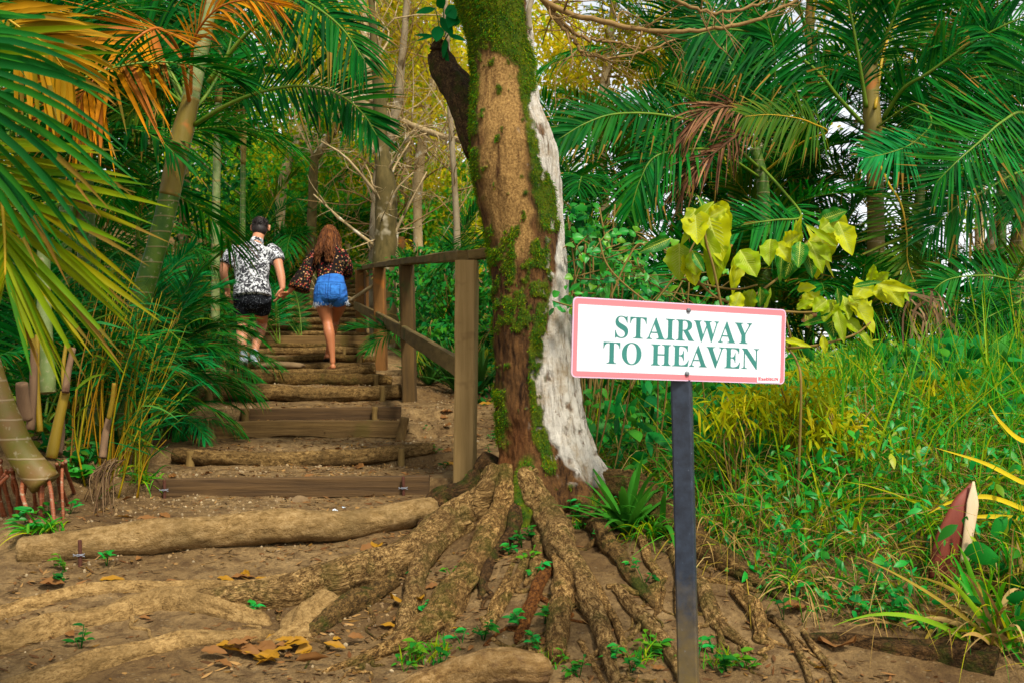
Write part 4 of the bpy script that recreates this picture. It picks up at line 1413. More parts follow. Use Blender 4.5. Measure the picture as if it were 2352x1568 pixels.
for k, az_ in (('mid', 170), ('mid2', 120), ('low', 215), ('up2', 75), ('low', 150)):
    put_frond(A, k, 'palm_dark', Vector(P(432, 250, 5.62) - a0), az_, .85)

# ---- the near frond reaching in, and its palm just outside the frame
N_ = thing('palm', 'nearest palm whose broad yellow green frond hangs closest to the camera', 'palm', on_ground(-1.95, 2.6, -.03))
n0 = wloc(N_)
stem(N_, [n0, n0 + [.02, 0, .9], n0 + [.10, -.02, 1.9]], [.06, .055, .045], 'stem')
ntop = n0 + np.array([.10, -.02, 1.95])
b = MB()
R_ = smooth_path([ntop, ntop + [.15, -.1, .45], P(-190, -150, 2.3), P(-110, 60, 2.22), P(-50, 240, 2.18), P(-6, 400, 2.15), P(10, 530, 2.14), P(12, 640, 2.13)], 50)
frond(b, R_, n=40, Lmax=.355, a0=72, a1=16, beta=6, droop=.12, width=.0165, pet=.64, up=VIEW, r0=.012, seed=12, sides=(1, -1), shape=(.7, .95, 1.05, 1.0, .8, .42), fold=.22, jit=.05)
b.build('frond', [M['palm_near'], M['rachis_yel']] + [M['tip']], N_)
b = MB()
R_ = smooth_path([ntop, ntop + [.1, .1, .5], P(-260, -160, 2.2), P(-170, 0, 2.1), P(-100, 130, 2.08), P(-60, 260, 2.08), P(-50, 400, 2.08)], 50)
frond(b, R_, n=34, Lmax=.36, a0=80, a1=40, beta=6, droop=.36, width=.017, pet=.52, up=VIEW, r0=.012, seed=13, sides=(1, -1), fold=.2, jit=.04)
b.build('frond', [M['palm_deep'], M['rachis']] + [M['tip']], N_)
b = MB()
R_ = smooth_path([ntop, ntop + [.2, .3, .3], P(-160, -60, 3.3), P(-60, -10, 3.4), P(40, 60, 3.4), P(110, 110, 3.45), P(165, 185, 3.5)], 50)
frond(b, R_, n=40, Lmax=.28, a0=74, a1=30, beta=4, droop=.3, width=.022, pet=.4, up=VIEW, r0=.009, seed=14, fold=.2)
b.build('frond', [M['palm_gold'], M['rachis_yel']] + [M['tip']], N_)
b = MB()
for y_, x1, y1, yy_ in ((76, 272, 50, 2.2), (118, 306, 112, 2.25)):
    b.blades([P(-60, y_ + 4, yy_)], [unit(P(x1, y1, yy_) - P(-60, y_ + 4, yy_))], [unit(np.array([.05, -.3, 1.0]))], np.linalg.norm(P(x1, y1, yy_) - P(-60, y_, yy_)), .017, [1, 1, .9, .7, .4, .05], .03, .15)
b.tube(smooth_path([ntop, ntop + [.05, -.2, .5], P(-140, 40, 2.25), P(-62, 60, 2.2), P(-40, 130, 2.25)], 20), np.linspace(.012, .004, 20), 6, mi=1)
b.build('frond', [M['palm_near'], M['rachis_yel']] + [M['tip']], N_)

# ---- other palms of the stair side: label, column, distance, height, fronds, size
LEFT = [
    ('slim palm with a pale sheathed stem standing behind the curved palm', 494, 11.6, 3.4, 9, .95, .045, (.05, 0), 'stem_pale'),
    ('thin young palm nearest the head of the man', 556, 12.6, 2.8, 8, .8, .035, (.02, 0), 'stem'),
    ('stout leaning palm at the frame edge with rusty aerial roots at its foot', None, None, None, 0, 0, 0, None, None),
    ('bushy palm filling the gap below the dry orange frond', 205, 6.8, 1.6, 11, 1.05, .045, (-.1, 0), 'stem'),
    ('shadowy palm behind the near frond, level with the ringed stem', 60, 6.2, 1.3, 11, 1.1, .05, (-.1, .1), 'stem'),
    ('dark palm rising behind the golden hanging frond', 40, 8.0, 3.2, 11, 1.2, .05, (.1, 0), 'stem'),
    ('tall palm deep in the shade above the bushy palm', 150, 9.0, 3.0, 9, 1.0, .05, (.0, 0), 'stem'),
    ('low palm leaning over the shoulder of the man in the floral shirt', 330, 10.4, 1.0, 10, .8, .04, (-.05, 0), 'stem'),
    ('palm at the back, dimly seen between the curved palm and the slim palm', 350, 11.5, 2.6, 9, 1.0, .05, (0, 0), 'stem'),
    ('farthest palm beside the upper steps, above the two walkers', 590, 16.5, .7, 9, 1.0, .05, (0, 0), 'stem'),
    ('bright far palm tuft just beyond the hair of the woman', 700, 17.5, .9, 11, 1.1, .05, (.1, 0), 'stem'),
    ('tall palm at the frame edge behind the orange frond', -120, 7.0, 2.6, 10, 1.15, .05, (0, 0), 'stem'),
    ('leafy palm in the deep shade at the very edge of the frame', -60, 9.5, 4.4, 10, 1.3, .05, (0, 0), 'stem'),
    ('high crowned palm closing the top of the frame over the dry frond', 210, 7.6, 3.7, 8, .95, .05, (-.2, 0), 'stem'),
]
for q, (lb, px, Y, h, nf, L, r, ln, sm) in enumerate(LEFT):
    if px is None:
        continue
    azr = (60, 300) if px > 360 and Y < 13 else (0, 360)
    palm(lb, px, Y, h, nf, L, r, ln, seed=q, smat=sm, az=azr)

# young palms at the edge of the steps: fronds placed so that the stairway stays open
YOUNG = [
    ('young palm spraying fine fronds over the ends of the middle steps', 330, 6.9, [(-15, 'low', .55), (35, 'mid', .6), (80, 'mid2', .6), (150, 'mid', .7), (-50, 'low2', .5), (230, 'mid', .7), (20, 'up2', .6), (110, 'up2', .7)]),
    ('young palm whose fronds brush the shins and white shoes of the man', 405, 8.7, [(-8, 'low', .62), (14, 'low', .52), (-35, 'mid2', .56), (50, 'low', .5), (110, 'mid', .6), (-75, 'mid', .6), (180, 'mid', .8), (-20, 'low2', .62), (150, 'up', .6), (-55, 'low', .6), (200, 'up2', .7)]),
    ('young palm at hip height of the man, pressed against his shorts', 425, 9.9, [(0, 'mid2', .42), (-40, 'low', .5), (60, 'low', .5), (120, 'up2', .8), (200, 'mid', .9), (-80, 'mid', .6), (260, 'mid', .8), (170, 'up', .8)]),
    ('small palm tuft between the ringed stem and the yellow stalks', 300, 7.8, [(-30, 'mid', .7), (20, 'mid2', .7), (-80, 'mid', .8), (90, 'up2', .9), (160, 'mid', .9), (220, 'mid2', .9), (-55, 'low', .7), (-10, 'up', .7)]),
    ('small palm tuft low in the shade between the two ringed stems', 170, 6.0, [(-30, 'mid', .6), (20, 'mid2', .55), (-80, 'mid', .6), (90, 'up2', .7), (160, 'mid', .8), (220, 'mid2', .8), (-110, 'up', .7)]),
    ('small palm tuft behind the stout leaning base, above the aerial roots', 90, 5.3, [(-30, 'mid', .6), (25, 'mid2', .6), (-80, 'mid', .55), (90, 'up2', .7), (150, 'mid', .8), (220, 'mid2', .8), (300, 'up', .7)]),
    ('small palm tuft behind the slim grey brown shoot', 250, 5.9, [(-20, 'mid', .5), (15, 'low', .5), (-75, 'mid', .5), (90, 'up2', .7), (160, 'mid', .7), (50, 'mid2', .6), (300, 'up2', .6)]),
    ('small palm tuft at the far side of the yellow stalks', 350, 7.3, [(-20, 'mid', .6), (15, 'mid2', .55), (-75, 'mid', .6), (90, 'up2', .8), (160, 'mid', .8), (50, 'up', .7), (300, 'mid2', .6)]),
    ('bright palm tuft filling the foot of the curved ringed stem', 285, 6.3, [(-25, 'mid', .55), (10, 'up2', .6), (-75, 'mid2', .55), (90, 'up', .7), (160, 'mid', .7), (230, 'mid', .7)]),
    ('seedling palm drooping over the gravel near the leaning stake', 372, 6.4, [(-10, 'low', .34), (-45, 'low', .36), (30, 'mid2', .34), (90, 'mid', .4), (-80, 'mid', .4), (160, 'mid', .45)]),
    ('seedling palm between the joined hands and the stairs top', 690, 13.0, [(200, 'mid', .5), (160, 'mid2', .6), (240, 'mid', .5), (120, 'up2', .6), (100, 'low', .5)]),
    ('low palm tuft crowding the curve of the upper steps', 640, 12.4, [(200, 'mid', .6), (160, 'mid2', .7), (240, 'mid', .6), (120, 'up2', .7), (280, 'up', .7)]),
]
for q, (lb, px, Y, fr) in enumerate(YOUNG):
    base = on_ground((px - 1176) / F * Y, Y, -.02)
    t = thing('young_palm', lb, 'palm', base)
    for k, (az_, kd, sc_) in enumerate(fr):
        put_frond(t, kd, ['palm', 'palm_dark', 'palm_teal', 'palm'][(k + q) % 4], (.02 * math.cos(k * 2.4), .02 * math.sin(k * 2.4), 0), az_, sc_, roll=.2 * math.sin(k * 3.3))

# ---- stout leaning palm base with aerial roots, at the edge of the frame
B_ = thing('palm', 'stout leaning palm base with pale rings and rusty aerial roots', 'palm', P(78, 1095, 4.35))
stem(B_, [P(105, 1110, 4.35), P(50, 1040, 4.35), P(15, 960, 4.35), P(-20, 860, 4.37), P(-60, 700, 4.4), P(-90, 480, 4.4)], [.068, .062, .058, .054, .050, .04], 'stem_old', 24)
M['aerial'] = stem_mat('aerial_root', (112, 58, 32), (140, 78, 46), (150, 104, 74), .03)
for q in range(24):
    x0 = RNG.uniform(-30, 150)
    x1 = x0 + RNG.uniform(-26, 40)
    y0 = np.interp(x0, [-30, 60, 150], [1040, 1080, 1050]) + RNG.uniform(-10, 30)
    Y0 = 4.36
    e = drop(x1, y0 + RNG.uniform(70, 120))
    a = P(x0, y0, Y0)
    b = MB()
    b.tube(smooth_path([a, (a + e) / 2 + np.array([RNG.uniform(-.03, .03), -.02, .03]), e - np.array([0, 0, .03])], 24), (.0085 + .0012 * (np.arange(24) % 2)) * RNG.uniform(.7, 1.1), 8)
    b.build('aerial_root', M['aerial'], B_)
for k, az_ in (('mid', 20), ('mid2', 300), ('up2', 60), ('mid', 120)):
    put_frond(B_, k, 'palm_dark', Vector(P(-90, 480, 4.4) - wloc(B_)), az_, .9)


def sheaf(label, rows, name='palm_shoot', mats=None):
    """Cut and split shoots of a clump: (x0,y0,x1,y1,Y,width px,mat)."""
    t = thing(name, label, 'palm shoot', P(rows[0][0], rows[0][1], rows[0][4]))
    for x0, y0, x1, y1, Y, w, mt in rows:
        a, e = P(x0, y0, Y), P(x1, y1, Y + RNG.uniform(-.05, .1))
        b = MB()
        r = w * .5 * Y / F
        b.tube(smooth_path([a, (a * .5 + e * .5) + np.array([RNG.normal(0, .008), 0, 0]), e], 14), np.linspace(r, r * .8, 14), 12, rnoise=.12, nfreq=12, round_cap=.2)
        b.build('stem', M[mt], t)
    return t


M['husk'] = plain_mat('palm_husk', (92, 70, 50), (138, 108, 78), 14, 0.9, 0.6, (1, 1, .2), spots=((70, 44, 28), 8))
M['shoot_yel'] = plain_mat('palm_shoot_yellow', (146, 118, 20), (124, 104, 24), 10, 0.6, 0.3, (1, 1, .3), spots=((120, 66, 22), 8))
sheaf('pale green bamboo like shoot behind the stout palm base', [(110, 900, 100, 560, 4.75, 36, 'stem_pale')])
sheaf('short yellow shoot split at the top beside the rusty roots', [(118, 1050, 150, 900, 4.5, 26, 'shoot_yel'), (150, 900, 168, 800, 4.5, 16, 'husk'), (148, 905, 152, 790, 4.52, 10, 'shoot_yel')])
sheaf('green ringed stem standing in the shade behind the yellow shoot', [(215, 1010, 224, 760, 5.4, 34, 'stem')])
sheaf('brown papery husk bundle at the foot of the shoots', [(70, 985, 78, 800, 4.6, 20, 'husk'), (92, 990, 86, 770, 4.62, 14, 'shoot_yel'), (130, 1040, 138, 960, 4.6, 26, 'husk'), (62, 960, 50, 880, 4.6, 34, 'husk')])
sheaf('slim grey brown shoot nearest the gravel', [(236, 1050, 250, 960, 4.9, 18, 'husk'), (250, 960, 262, 880, 4.9, 12, 'shoot_yel')])

# yellow stalks leaning towards the steps
t = thing('reed_clump', 'sheaf of thin yellow stalks leaning towards the middle steps', 'reeds', on_ground((250 - 1176) / F * 5.4, 5.4))
b = MB()
lf = [[], [], [], []]
for q in range(170):
    x0 = RNG.uniform(150, 335)
    Y0 = RNG.uniform(4.9, 6.4)
    a = on_ground((x0 - 1176) / F * Y0, Y0, -.02)
    e = a + np.array([RNG.uniform(-.06, .30), RNG.uniform(-.15, .1), RNG.uniform(.30, .98)])
    pa = smooth_path([a, (a + e) / 2 + np.array([-.03, 0, .03]), e], 10)
    b.tube(pa, np.linspace(RNG.uniform(.003, .006), .0014, 10), 5)
    for k in range(5):
        i_ = int(RNG.integers(4, 10))
        lf[0].append(pa[i_])
        lf[1].append(unit(np.array([RNG.uniform(-.6, 1.0), RNG.uniform(-.7, .4), RNG.uniform(-.1, .9)])))
M['stalk'] = leaf_mat('yellow_stalk', [(150, 128, 18), (126, 118, 20), (160, 112, 20), (96, 112, 22), (132, 96, 40)], trans=.1)
b.build('stem', M['stalk'], t)
b = MB()
D_ = np.array(lf[1])
b.blades(lf[0], D_, unit(np.cross(D_, RNG.normal(0, 1, D_.shape))), RNG.uniform(.10, .28, len(D_)), RNG.uniform(.008, .016, len(D_)), [.5, 1, .9, .6, .05], RNG.uniform(.1, .5, len(D_)), .1)
M['reed_leaf'] = leaf_mat('reed_leaf', [(10, 92, 40), (30, 110, 30), (14, 120, 60), (90, 116, 20)])
b.build('foliage', M['reed_leaf'], t)

# ---- the palms beyond the sign
Cp = thing('palm', 'tall upright palm with yellow stem in the middle of the palm grove beyond the sign', 'palm', on_ground((2012 - 1176) / F * 8, 8.0, -.03))
c0 = wloc(Cp)
stem(Cp, [c0, P(2012, 640, 8), P(2011, 430, 8.0)], [.075, .068, .066], 'stem_old')
stem(Cp, [P(2011, 440, 8), P(2005, 300, 8), P(1998, 180, 8), P(2000, 60, 8), P(2008, -60, 8)], [.066, .074, .062, .054, .04], 'shaft', name='crownshaft')
H = hero_frond
H(Cp, [(1982, 285, 7.95), (1926, 225, 7.8), (1875, 163, 7.7), (1781, 97, 7.6), (1711, 72, 7.5), (1640, 70, 7.4), (1580, 90, 7.35)], GD, n=80, Lmax=.62, a0=66, a1=30, beta=0, droop=.40, width=.020, pet=.12, up=VIEW, r0=.018, seed=41)
H(Cp, [(1990, 247, 7.95), (1968, 110, 7.8), (1948, 0, 7.7), (1935, -90, 7.6)], GD, n=64, Lmax=.55, a0=50, a1=26, beta=8, droop=.25, width=.020, pet=.1, up=VIEW, r0=.018, seed=42)
H(Cp, [(2008, 147, 7.95), (2042, 67, 7.8), (2068, 0, 7.7), (2110, -80, 7.6)], GR, n=64, Lmax=.6, a0=56, a1=26, beta=8, droop=.3, width=.020, pet=.05, up=VIEW, r0=.018, seed=43)
H(Cp, [(2030, 270, 7.9), (2075, 205, 7.7), (2135, 167, 7.5), (2235, 97, 7.3), (2352, 40, 7.1), (2440, 20, 7.0)], GR, n=76, Lmax=.62, a0=66, a1=30, beta=4, droop=.35, width=.020, pet=.1, up=VIEW, r0=.018, seed=44)
H(Cp, [(2010, 250, 7.9), (2030, 120, 8.2), (2060, 60, 8.4), (2120, 40, 8.6), (2180, 80, 8.7)], GO, n=50, Lmax=.5, a0=66, a1=30, beta=8, droop=.3, width=.020, pet=.15, up=VIEW, r0=.014, seed=45)
H(Cp, [(2004, 340, 8), (2040, 420, 7.6), (2070, 470, 7.3), (2083, 540, 7.1), (2086, 606, 7.0), (2115, 683, 6.95)], GO, n=46, Lmax=.42, a0=80, a1=24, beta=6, droop=.10, width=.020, pet=.30, up=VIEW, r0=.012, seed=46)
H(Cp, [(2005, 300, 8), (2100, 240, 7.4), (2140, 280, 7.1), (2098, 328, 6.9), (2048, 350, 6.85), (1988, 364, 6.8)], GT, n=40, Lmax=.30, a0=80, a1=26, beta=4, droop=.15, width=.020, pet=.5, up=VIEW, r0=.010, seed=47)
D2 = thing('palm', 'palm of the grove with drooping olive frond and dead brown fronds hanging beside the trunk', 'palm', on_ground((1752 - 1176) / F * 7.8, 7.8, -.03))
stem(D2, [wloc(D2), P(1755, 560, 7.8), P(1752, 427, 7.8), P(1735, 340, 7.8)], [.055, .05, .05, .04], 'stem')
H(D2, [(1752, 400, 7.8), (1840, 330, 7.4), (1900, 305, 7.2), (1868, 285, 7.05), (1831, 272, 7.0), (1768, 264, 6.95), (1712, 268, 6.9)], GO, n=44, Lmax=.36, a0=76, a1=40, beta=0, droop=.3, width=.018, pet=.38, up=VIEW, r0=.010, seed=51, sides=(1, -1))
H(D2, [(1748, 390, 7.8), (1640, 300, 7.4), (1528, 266, 7.1), (1418, 262, 6.9), (1345, 284, 6.8), (1284, 320, 6.75)], GD, n=60, Lmax=.40, a0=62, a1=26, beta=4, droop=.15, width=.022, pet=.15, up=VIEW, r0=.014, seed=52)
H(D2, [(1748, 410, 7.8), (1650, 350, 7.3), (1568, 345, 7.1), (1501, 363, 7.0), (1468, 420, 6.95), (1450, 480, 6.95)], GR, n=50, Lmax=.34, a0=66, a1=26, beta=4, droop=.4, width=.020, pet=.2, up=VIEW, r0=.012, seed=53)
H(D2, [(1735, 340, 7.8), (1690, 180, 7.9), (1640, 60, 8.0), (1600, -60, 8.0)], GD, n=68, Lmax=.52, a0=60, a1=28, beta=8, droop=.3, width=.025, pet=.1, up=VIEW, r0=.014, seed=54)
H(D2, [(1740, 340, 7.8), (1775, 220, 7.7), (1778, 120, 7.6), (1760, 40, 7.5)], GR, n=50, Lmax=.45, a0=70, a1=30, beta=4, droop=.2, width=.024, pet=.12, up=VIEW, r0=.014, seed=55)
H(D2, [(1745, 380, 7.8), (1800, 440, 7.3), (1840, 497, 7.0), (1780, 506, 6.9), (1700, 520, 6.8), (1640, 560, 6.75)], GR, n=46, Lmax=.34, a0=70, a1=26, beta=6, droop=.2, width=.02, pet=.3, up=VIEW, r0=.012, seed=56)
for rows, sd_ in (([(1738, 300, 7.6), (1715, 262, 7.4), (1672, 245, 7.2), (1610, 262, 7.1), (1570, 320, 7.05)], 61), ([(1738, 320, 7.6), (1700, 310, 7.4), (1650, 345, 7.2), (1600, 385, 7.1), (1560, 430, 7.1)], 62)):
    H(D2, rows, [M['dead'], M['rachis_dead']], n=34, Lmax=.32, a0=34, a1=12, beta=0, droop=.35, width=.018, pet=.05, up=VIEW, r0=.014, seed=sd_, jit=.25, fold=.5)
E2 = thing('palm', 'palm at the frame edge with broad upswept fronds beyond the yellow leaved shrub', 'palm', on_ground((2330 - 1176) / F * 7.4, 7.4, -.03))
stem(E2, [wloc(E2), P(2340, 560, 7.4), P(2400, 330, 7.4)], [.07, .06, .05], 'stem_old')
H(E2, [(2400, 340, 7.4), (2352, 262, 7.2), (2302, 280, 7.0), (2255, 322, 6.9), (2200, 370, 6.8), (2150, 420, 6.8)], GR, n=68, Lmax=.55, a0=76, a1=30, beta=4, droop=-.05, width=.019, pet=.1, up=VIEW, r0=.014, seed=71)
H(E2, [(2400, 380, 7.4), (2330, 400, 7.2), (2260, 440, 7.0), (2190, 480, 6.95), (2130, 540, 6.9)], GD, n=54, Lmax=.42, a0=66, a1=28, beta=4, droop=.2, width=.02, pet=.05, up=VIEW, r0=.012, seed=72)
H(E2, [(2420, 560, 7.2), (2352, 640, 7.0), (2268, 633, 6.9), (2180, 642, 6.8), (2130, 680, 6.8)], GR, n=54, Lmax=.34, a0=74, a1=30, beta=4, droop=.2, width=.018, pet=.1, up=VIEW, r0=.012, seed=73)
H(E2, [(2400, 360, 7.4), (2380, 240, 7.3), (2330, 130, 7.3), (2250, 60, 7.2)], GR, n=68, Lmax=.52, a0=66, a1=28, beta=4, droop=.25, width=.024, pet=.05, up=VIEW, r0=.014, seed=74)
H(E2, [(2410, 640, 6.9), (2330, 700, 6.7), (2250, 740, 6.6), (2180, 800, 6.6)], GD, n=46, Lmax=.30, a0=74, a1=30, beta=4, droop=.3, width=.017, pet=.05, up=VIEW, r0=.010, seed=75)
F2 = thing('palm', 'slender palm with green stem between the tall upright palm and the frame edge', 'palm', on_ground((2118 - 1176) / F * 8.6, 8.6, -.03))
stem(F2, [wloc(F2), P(2112, 640, 8.6), P(2110, 500, 8.6), P(2120, 370, 8.6)], [.05, .046, .044, .035], 'stem')
for k, az_, s_ in (('mid', 10, 1.0), ('mid2', 60, 1.0), ('up2', 130, 1.1), ('mid', 200, .9), ('low', 250, .8), ('mid2', 300, .9), ('wide', 340, 1.0), ('low', 160, .8)):
    put_frond(F2, k, 'palm_dark', Vector(P(2118, 380, 8.6) - wloc(F2)), az_, s_)
# dead sheath strips hanging from the slender palm
S2 = MB()
for q in range(26):
    x0 = RNG.uniform(2080, 2150)
    a = P(x0, RNG.uniform(660, 730), 6.5 + RNG.uniform(-.1, .1))
    e = P(x0 + RNG.uniform(-50, 80), RNG.uniform(760, 940), 6.4 + RNG.uniform(-.25, .1))
    c_ = smooth_path([a, a * .6 + e * .4 + np.array([RNG.normal(0, .05), -.08, .05]), e], 9)
    T_ = unit(np.gradient(c_, axis=0))
    W_ = unit(np.cross(T_, [RNG.normal(0, .6), 1, 0])) * (np.array([.7, 1, 1, .95, .9, .8, .6, .4, .1]) * RNG.uniform(.003, .010))[:, None]
    q_ = np.arange(8) * 2
    S2.add(np.stack([c_ - W_, c_ + W_], 1).reshape(-1, 3), np.stack([q_, q_ + 1, q_ + 3, q_ + 2], -1))
M['strip'] = leaf_mat('dead_strip', [(104, 80, 54), (80, 58, 38), (128, 104, 74), (64, 44, 30)], .85, .1, .1)
tag(S2.build('dead_fronds', M['strip']), 'bundle of dry brown frond strips hanging down to the weeds', 'dead fronds')
bpy.data.objects['dead_fronds'].name = 'dead_frond'
RIGHT = [
    ('bushy palm right behind the trunk, level with the sign top', 1400, 8.8, .6, 11, .95, .045),
    ('dense palm behind the sign with fronds under the dead brown ones', 1600, 8.4, .5, 11, 1.0, .045),
    ('low dark palm behind the yellow leaved shrub', 1850, 8.2, .3, 11, 1.05, .045),
    ('dark palm at the frame edge above the purple flowers', 2260, 8.2, .4, 10, 1.0, .045),
    ('far palm seen through the fan of the tall upright palm', 2080, 12.0, 2.4, 11, 1.3, .05),
    ('far palm above the dead brown fronds', 1640, 11.5, 3.0, 11, 1.3, .05),
    ('high palm behind the bare branches', 1560, 13.5, 4.6, 10, 1.4, .05),
    ('high palm crowning the middle of the grove', 1860, 11.0, 4.4, 11, 1.35, .05),
    ('high palm at the top corner beyond the frame edge palm', 2300, 10.5, 4.0, 11, 1.35, .05),
    ('palm at the back of the grove near the gap of bright sky', 2420, 12.5, 2.0, 9, 1.2, .05),
    ('broad green palm just past the white bark, fronds fanning over the vine', 1440, 7.4, .9, 11, .85, .04),
    ('fine leaved palm beyond the yellow leaved shrub, half way to the tall upright palm', 1720, 9.6, 1.2, 12, 1.0, .045),
    ('palm tuft at the foot of the tall upright palm', 1960, 7.4, .15, 11, .7, .04),
    ('palm tuft at the foot of the frame edge palm', 2270, 6.9, .15, 11, .7, .04),
    ('bushy palm at the back of the grove, between the two tall stems', 2060, 10.5, 1.3, 12, 1.1, .045),
    ('palm with fine drooping fronds at the frame edge', 2400, 8.6, 1.6, 11, 1.1, .045),
    ('dense dark palm behind the dead brown fronds', 1680, 9.0, 1.9, 12, 1.0, .045),
    ('palm whose fronds fill the gap just past the white bark, high up', 1460, 9.8, 2.0, 12, 1.0, .045),
    ('dark palm between the tall upright palm and the frame edge, high up', 2190, 9.2, 2.7, 12, 1.1, .045),
    ('palm filling the bright gap right beside the white bark', 1335, 9.2, 1.5, 12, .9, .04),
    ('palm behind the dead brown fronds with a straight slim stem', 1580, 10.4, 2.4, 12, 1.05, .04),
    ('palm half way up between the dead brown fronds and the tall upright palm', 1830, 9.6, 2.0, 12, 1.0, .04),
    ('broad palm at the back of the grove, just above the yellow leaved shrub', 1770, 12.5, 1.6, 12, 1.3, .05),
    ('palm with spreading fronds far back at the frame edge', 2340, 11.0, 2.6, 12, 1.2, .05),
    ('palm fronds behind the far fence posts', 1010, 12.5, .4, 10, 1.1, .045),
    ('small palm in the shade right behind the second fence post', 1000, 9.2, .2, 8, .6, .04),
]
for q, (lb, px, Y, h, nf, L, r) in enumerate(RIGHT):
    palm(lb, px, Y, h, nf, L, r, seed=60 + q)

# dry pale strips hanging from the clump by the gravel
b = MB()
for q in range(26):
    a = P(RNG.uniform(230, 290), RNG.uniform(1050, 1075), 4.85 + RNG.uniform(-.05, .05))
    e = drop(RNG.uniform(185, 265), RNG.uniform(1120, 1190))
    b.tube(smooth_path([a, a * .5 + e * .5 + np.array([RNG.normal(0, .02), -.04, .04]), e], 10), np.linspace(.003, .0018, 10), 5)
tag(b.build('dry_root_tuft', M['strip']), 'tuft of pale dry strips trailing from the palm clump onto the gravel', 'dry roots')
# ================================================================== broadleaved trees behind
M['bark_tan'] = plain_mat('forest_bark_tan', (150, 126, 84), (196, 172, 126), 10, 0.9, 0.6, (1, 1, .4), spots=((196, 188, 166), 6))
M['bark_moss'] = plain_mat('forest_bark_mossy', (62, 56, 22), (122, 104, 58), 10, 0.9, 0.8, (1, 1, .4), spots=((168, 156, 128), 3.2))
M['bark_white'] = plain_mat('forest_bark_pale', (112, 92, 60), (164, 150, 120), 8, 0.9, 0.5, (1, 1, .4), spots=((84, 70, 44), 5))
M['leaf_gold'] = leaf_mat('forest_leaf_golden', [(190, 180, 24), (206, 186, 30), (156, 172, 20), (204, 172, 34), (130, 164, 22)], trans=.6, scale=1.5)
M['leaf_green'] = leaf_mat('forest_leaf_green', [(30, 134, 34), (76, 150, 22), (24, 142, 50), (120, 160, 18), (156, 168, 16)], trans=.5, scale=1.5)
M['leaf_deep'] = leaf_mat('forest_leaf_deep', [(8, 70, 26), (14, 84, 30), (30, 92, 20)], trans=.35, scale=1.5)


def crown_leaves(b, centres, rads, n, size, rg):
    centres, rads = np.asarray(centres), np.asarray(rads)
    w = rads ** 2
    k = rg.choice(len(centres), n, p=w / w.sum())
    d = unit(rg.normal(0, 1, (n, 3)))
    r = rads[k] * rg.random(n) ** 0.45
    p = centres[k] + d * r[:, None] * np.array([1, 1, .75])
    D = unit(rg.normal(0, 1, (n, 3)) + np.array([0, 0, -.25]))
    W = unit(np.cross(D, rg.normal(0, 1, (n, 3))))
    b.blades(p, D, W, size * rg.uniform(.6, 1.3, n), size * .5 * rg.uniform(.7, 1.2, n), [.15, 1, .8, .05], .1, 0)


def forest_tree(label, px, Y, rows, wid, crowns, nleaf, size, bark, leaf, ntw=14, twl=1.2, seed=0, group=None):
    """rows: trunk way points (px,py); crowns: (px,py,dY,radius m)."""
    rg = np.random.default_rng(900 + seed)
    base = on_ground((rows[0][0] - 1176) / F * Y, Y, -.05)
    t = thing('forest_tree', label, 'tree', base, group)
    pts = np.vstack([[base], PP([(r[0], r[1], Y + (r[2] if len(r) > 2 else 0)) for r in rows[1:]])])
    b = MB()
    c = smooth_path(pts, 50)
    rd = np.interp(np.linspace(0, 1, 50), np.linspace(0, 1, len(wid)), np.array(wid) * .5 * Y / F)
    b.tube(c, rd, 14, rnoise=.35, nfreq=3.5, seed=seed)
    b.build('trunk', M[bark], t)
    b = MB()
    twigs(b, c, rd.mean() * .55, int(ntw * 1.4), twl, 3, .75, tip=.3, up=.25)
    b.build('branch', M['branch' if bark != 'bark_moss' else 'bark_tan'], t)
    if crowns:
        b = MB()
        cc, rr_ = [], []
        for x, y, dy, r in crowns:
            for q in range(7):
                cc.append(P(x, y, Y + dy) + rg.normal(0, .45, 3) * r)
                rr_.append(r * rg.uniform(.25, .6))
        crown_leaves(b, cc, rr_, nleaf, size, rg)
        b.build('crown', M[leaf], t)
    return t


forest_tree('thick mossy tree behind the third fence post with pale lichen on one side', 885, 12.6, [(886, 800), (884, 640), (888, 520), (884, 420), (876, 330), (872, 240), (860, 100), (850, -60)], [60, 54, 50, 46, 36, 28, 22, 16], [(800, 60, 2, 1.6), (960, 40, 1.5, 1.5)], 3900, .10, 'bark_moss', 'leaf_gold', 16, 1.4, 1)
forest_tree('pale lichened tree close against the mossy one behind the fence', 856, 13.3, [(862, 800), (858, 620), (862, 480), (872, 380), (905, 280), (925, 120), (940, -60)], [26, 24, 22, 22, 22, 18, 14], [(900, 100, 2, 1.4)], 2250, .10, 'bark_white', 'leaf_gold', 18, 1.3, 2)
forest_tree('slender mottled tree seen right behind the big trunk', 1048, 11.2, [(1050, 700), (1050, 560), (1044, 420), (1036, 300), (1030, 150), (1020, -60)], [22, 16, 14, 13, 12, 10], [], 0, .1, 'bark_white', 'leaf_gold', 12, 1.0, 3)
forest_tree('thin leaning tree above the woman with mottled bark', 735, 16.5, [(712, 640), (720, 400), (735, 350), (790, 270), (830, 200), (880, 60), (900, -60)], [24, 20, 18, 16, 14, 12, 10], [(700, 200, 2, 1.6), (600, 330, 3, 1.5)], 4500, .11, 'bark_moss', 'leaf_green', 12, 1.4, 4)
forest_tree('tall tan tree whose bare limb arches towards the big trunk', 830, 14.5, [(905, 640), (902, 520), (880, 330), (850, 200), (838, 90), (832, -60)], [24, 22, 20, 20, 18, 14], [(760, 30, 2, 1.4)], 1800, .10, 'bark_tan', 'leaf_gold', 20, 1.5, 5)
lt = bpy.data.objects['forest_tree.004']
b = MB()
pa = smooth_path(PP([(700, 206, 14.2), (780, 216, 14.0), (870, 256, 13.8), (940, 286, 13.4), (1010, 312, 13.0), (1075, 330, 12.6), (1120, 380, 12.4)]), 40)
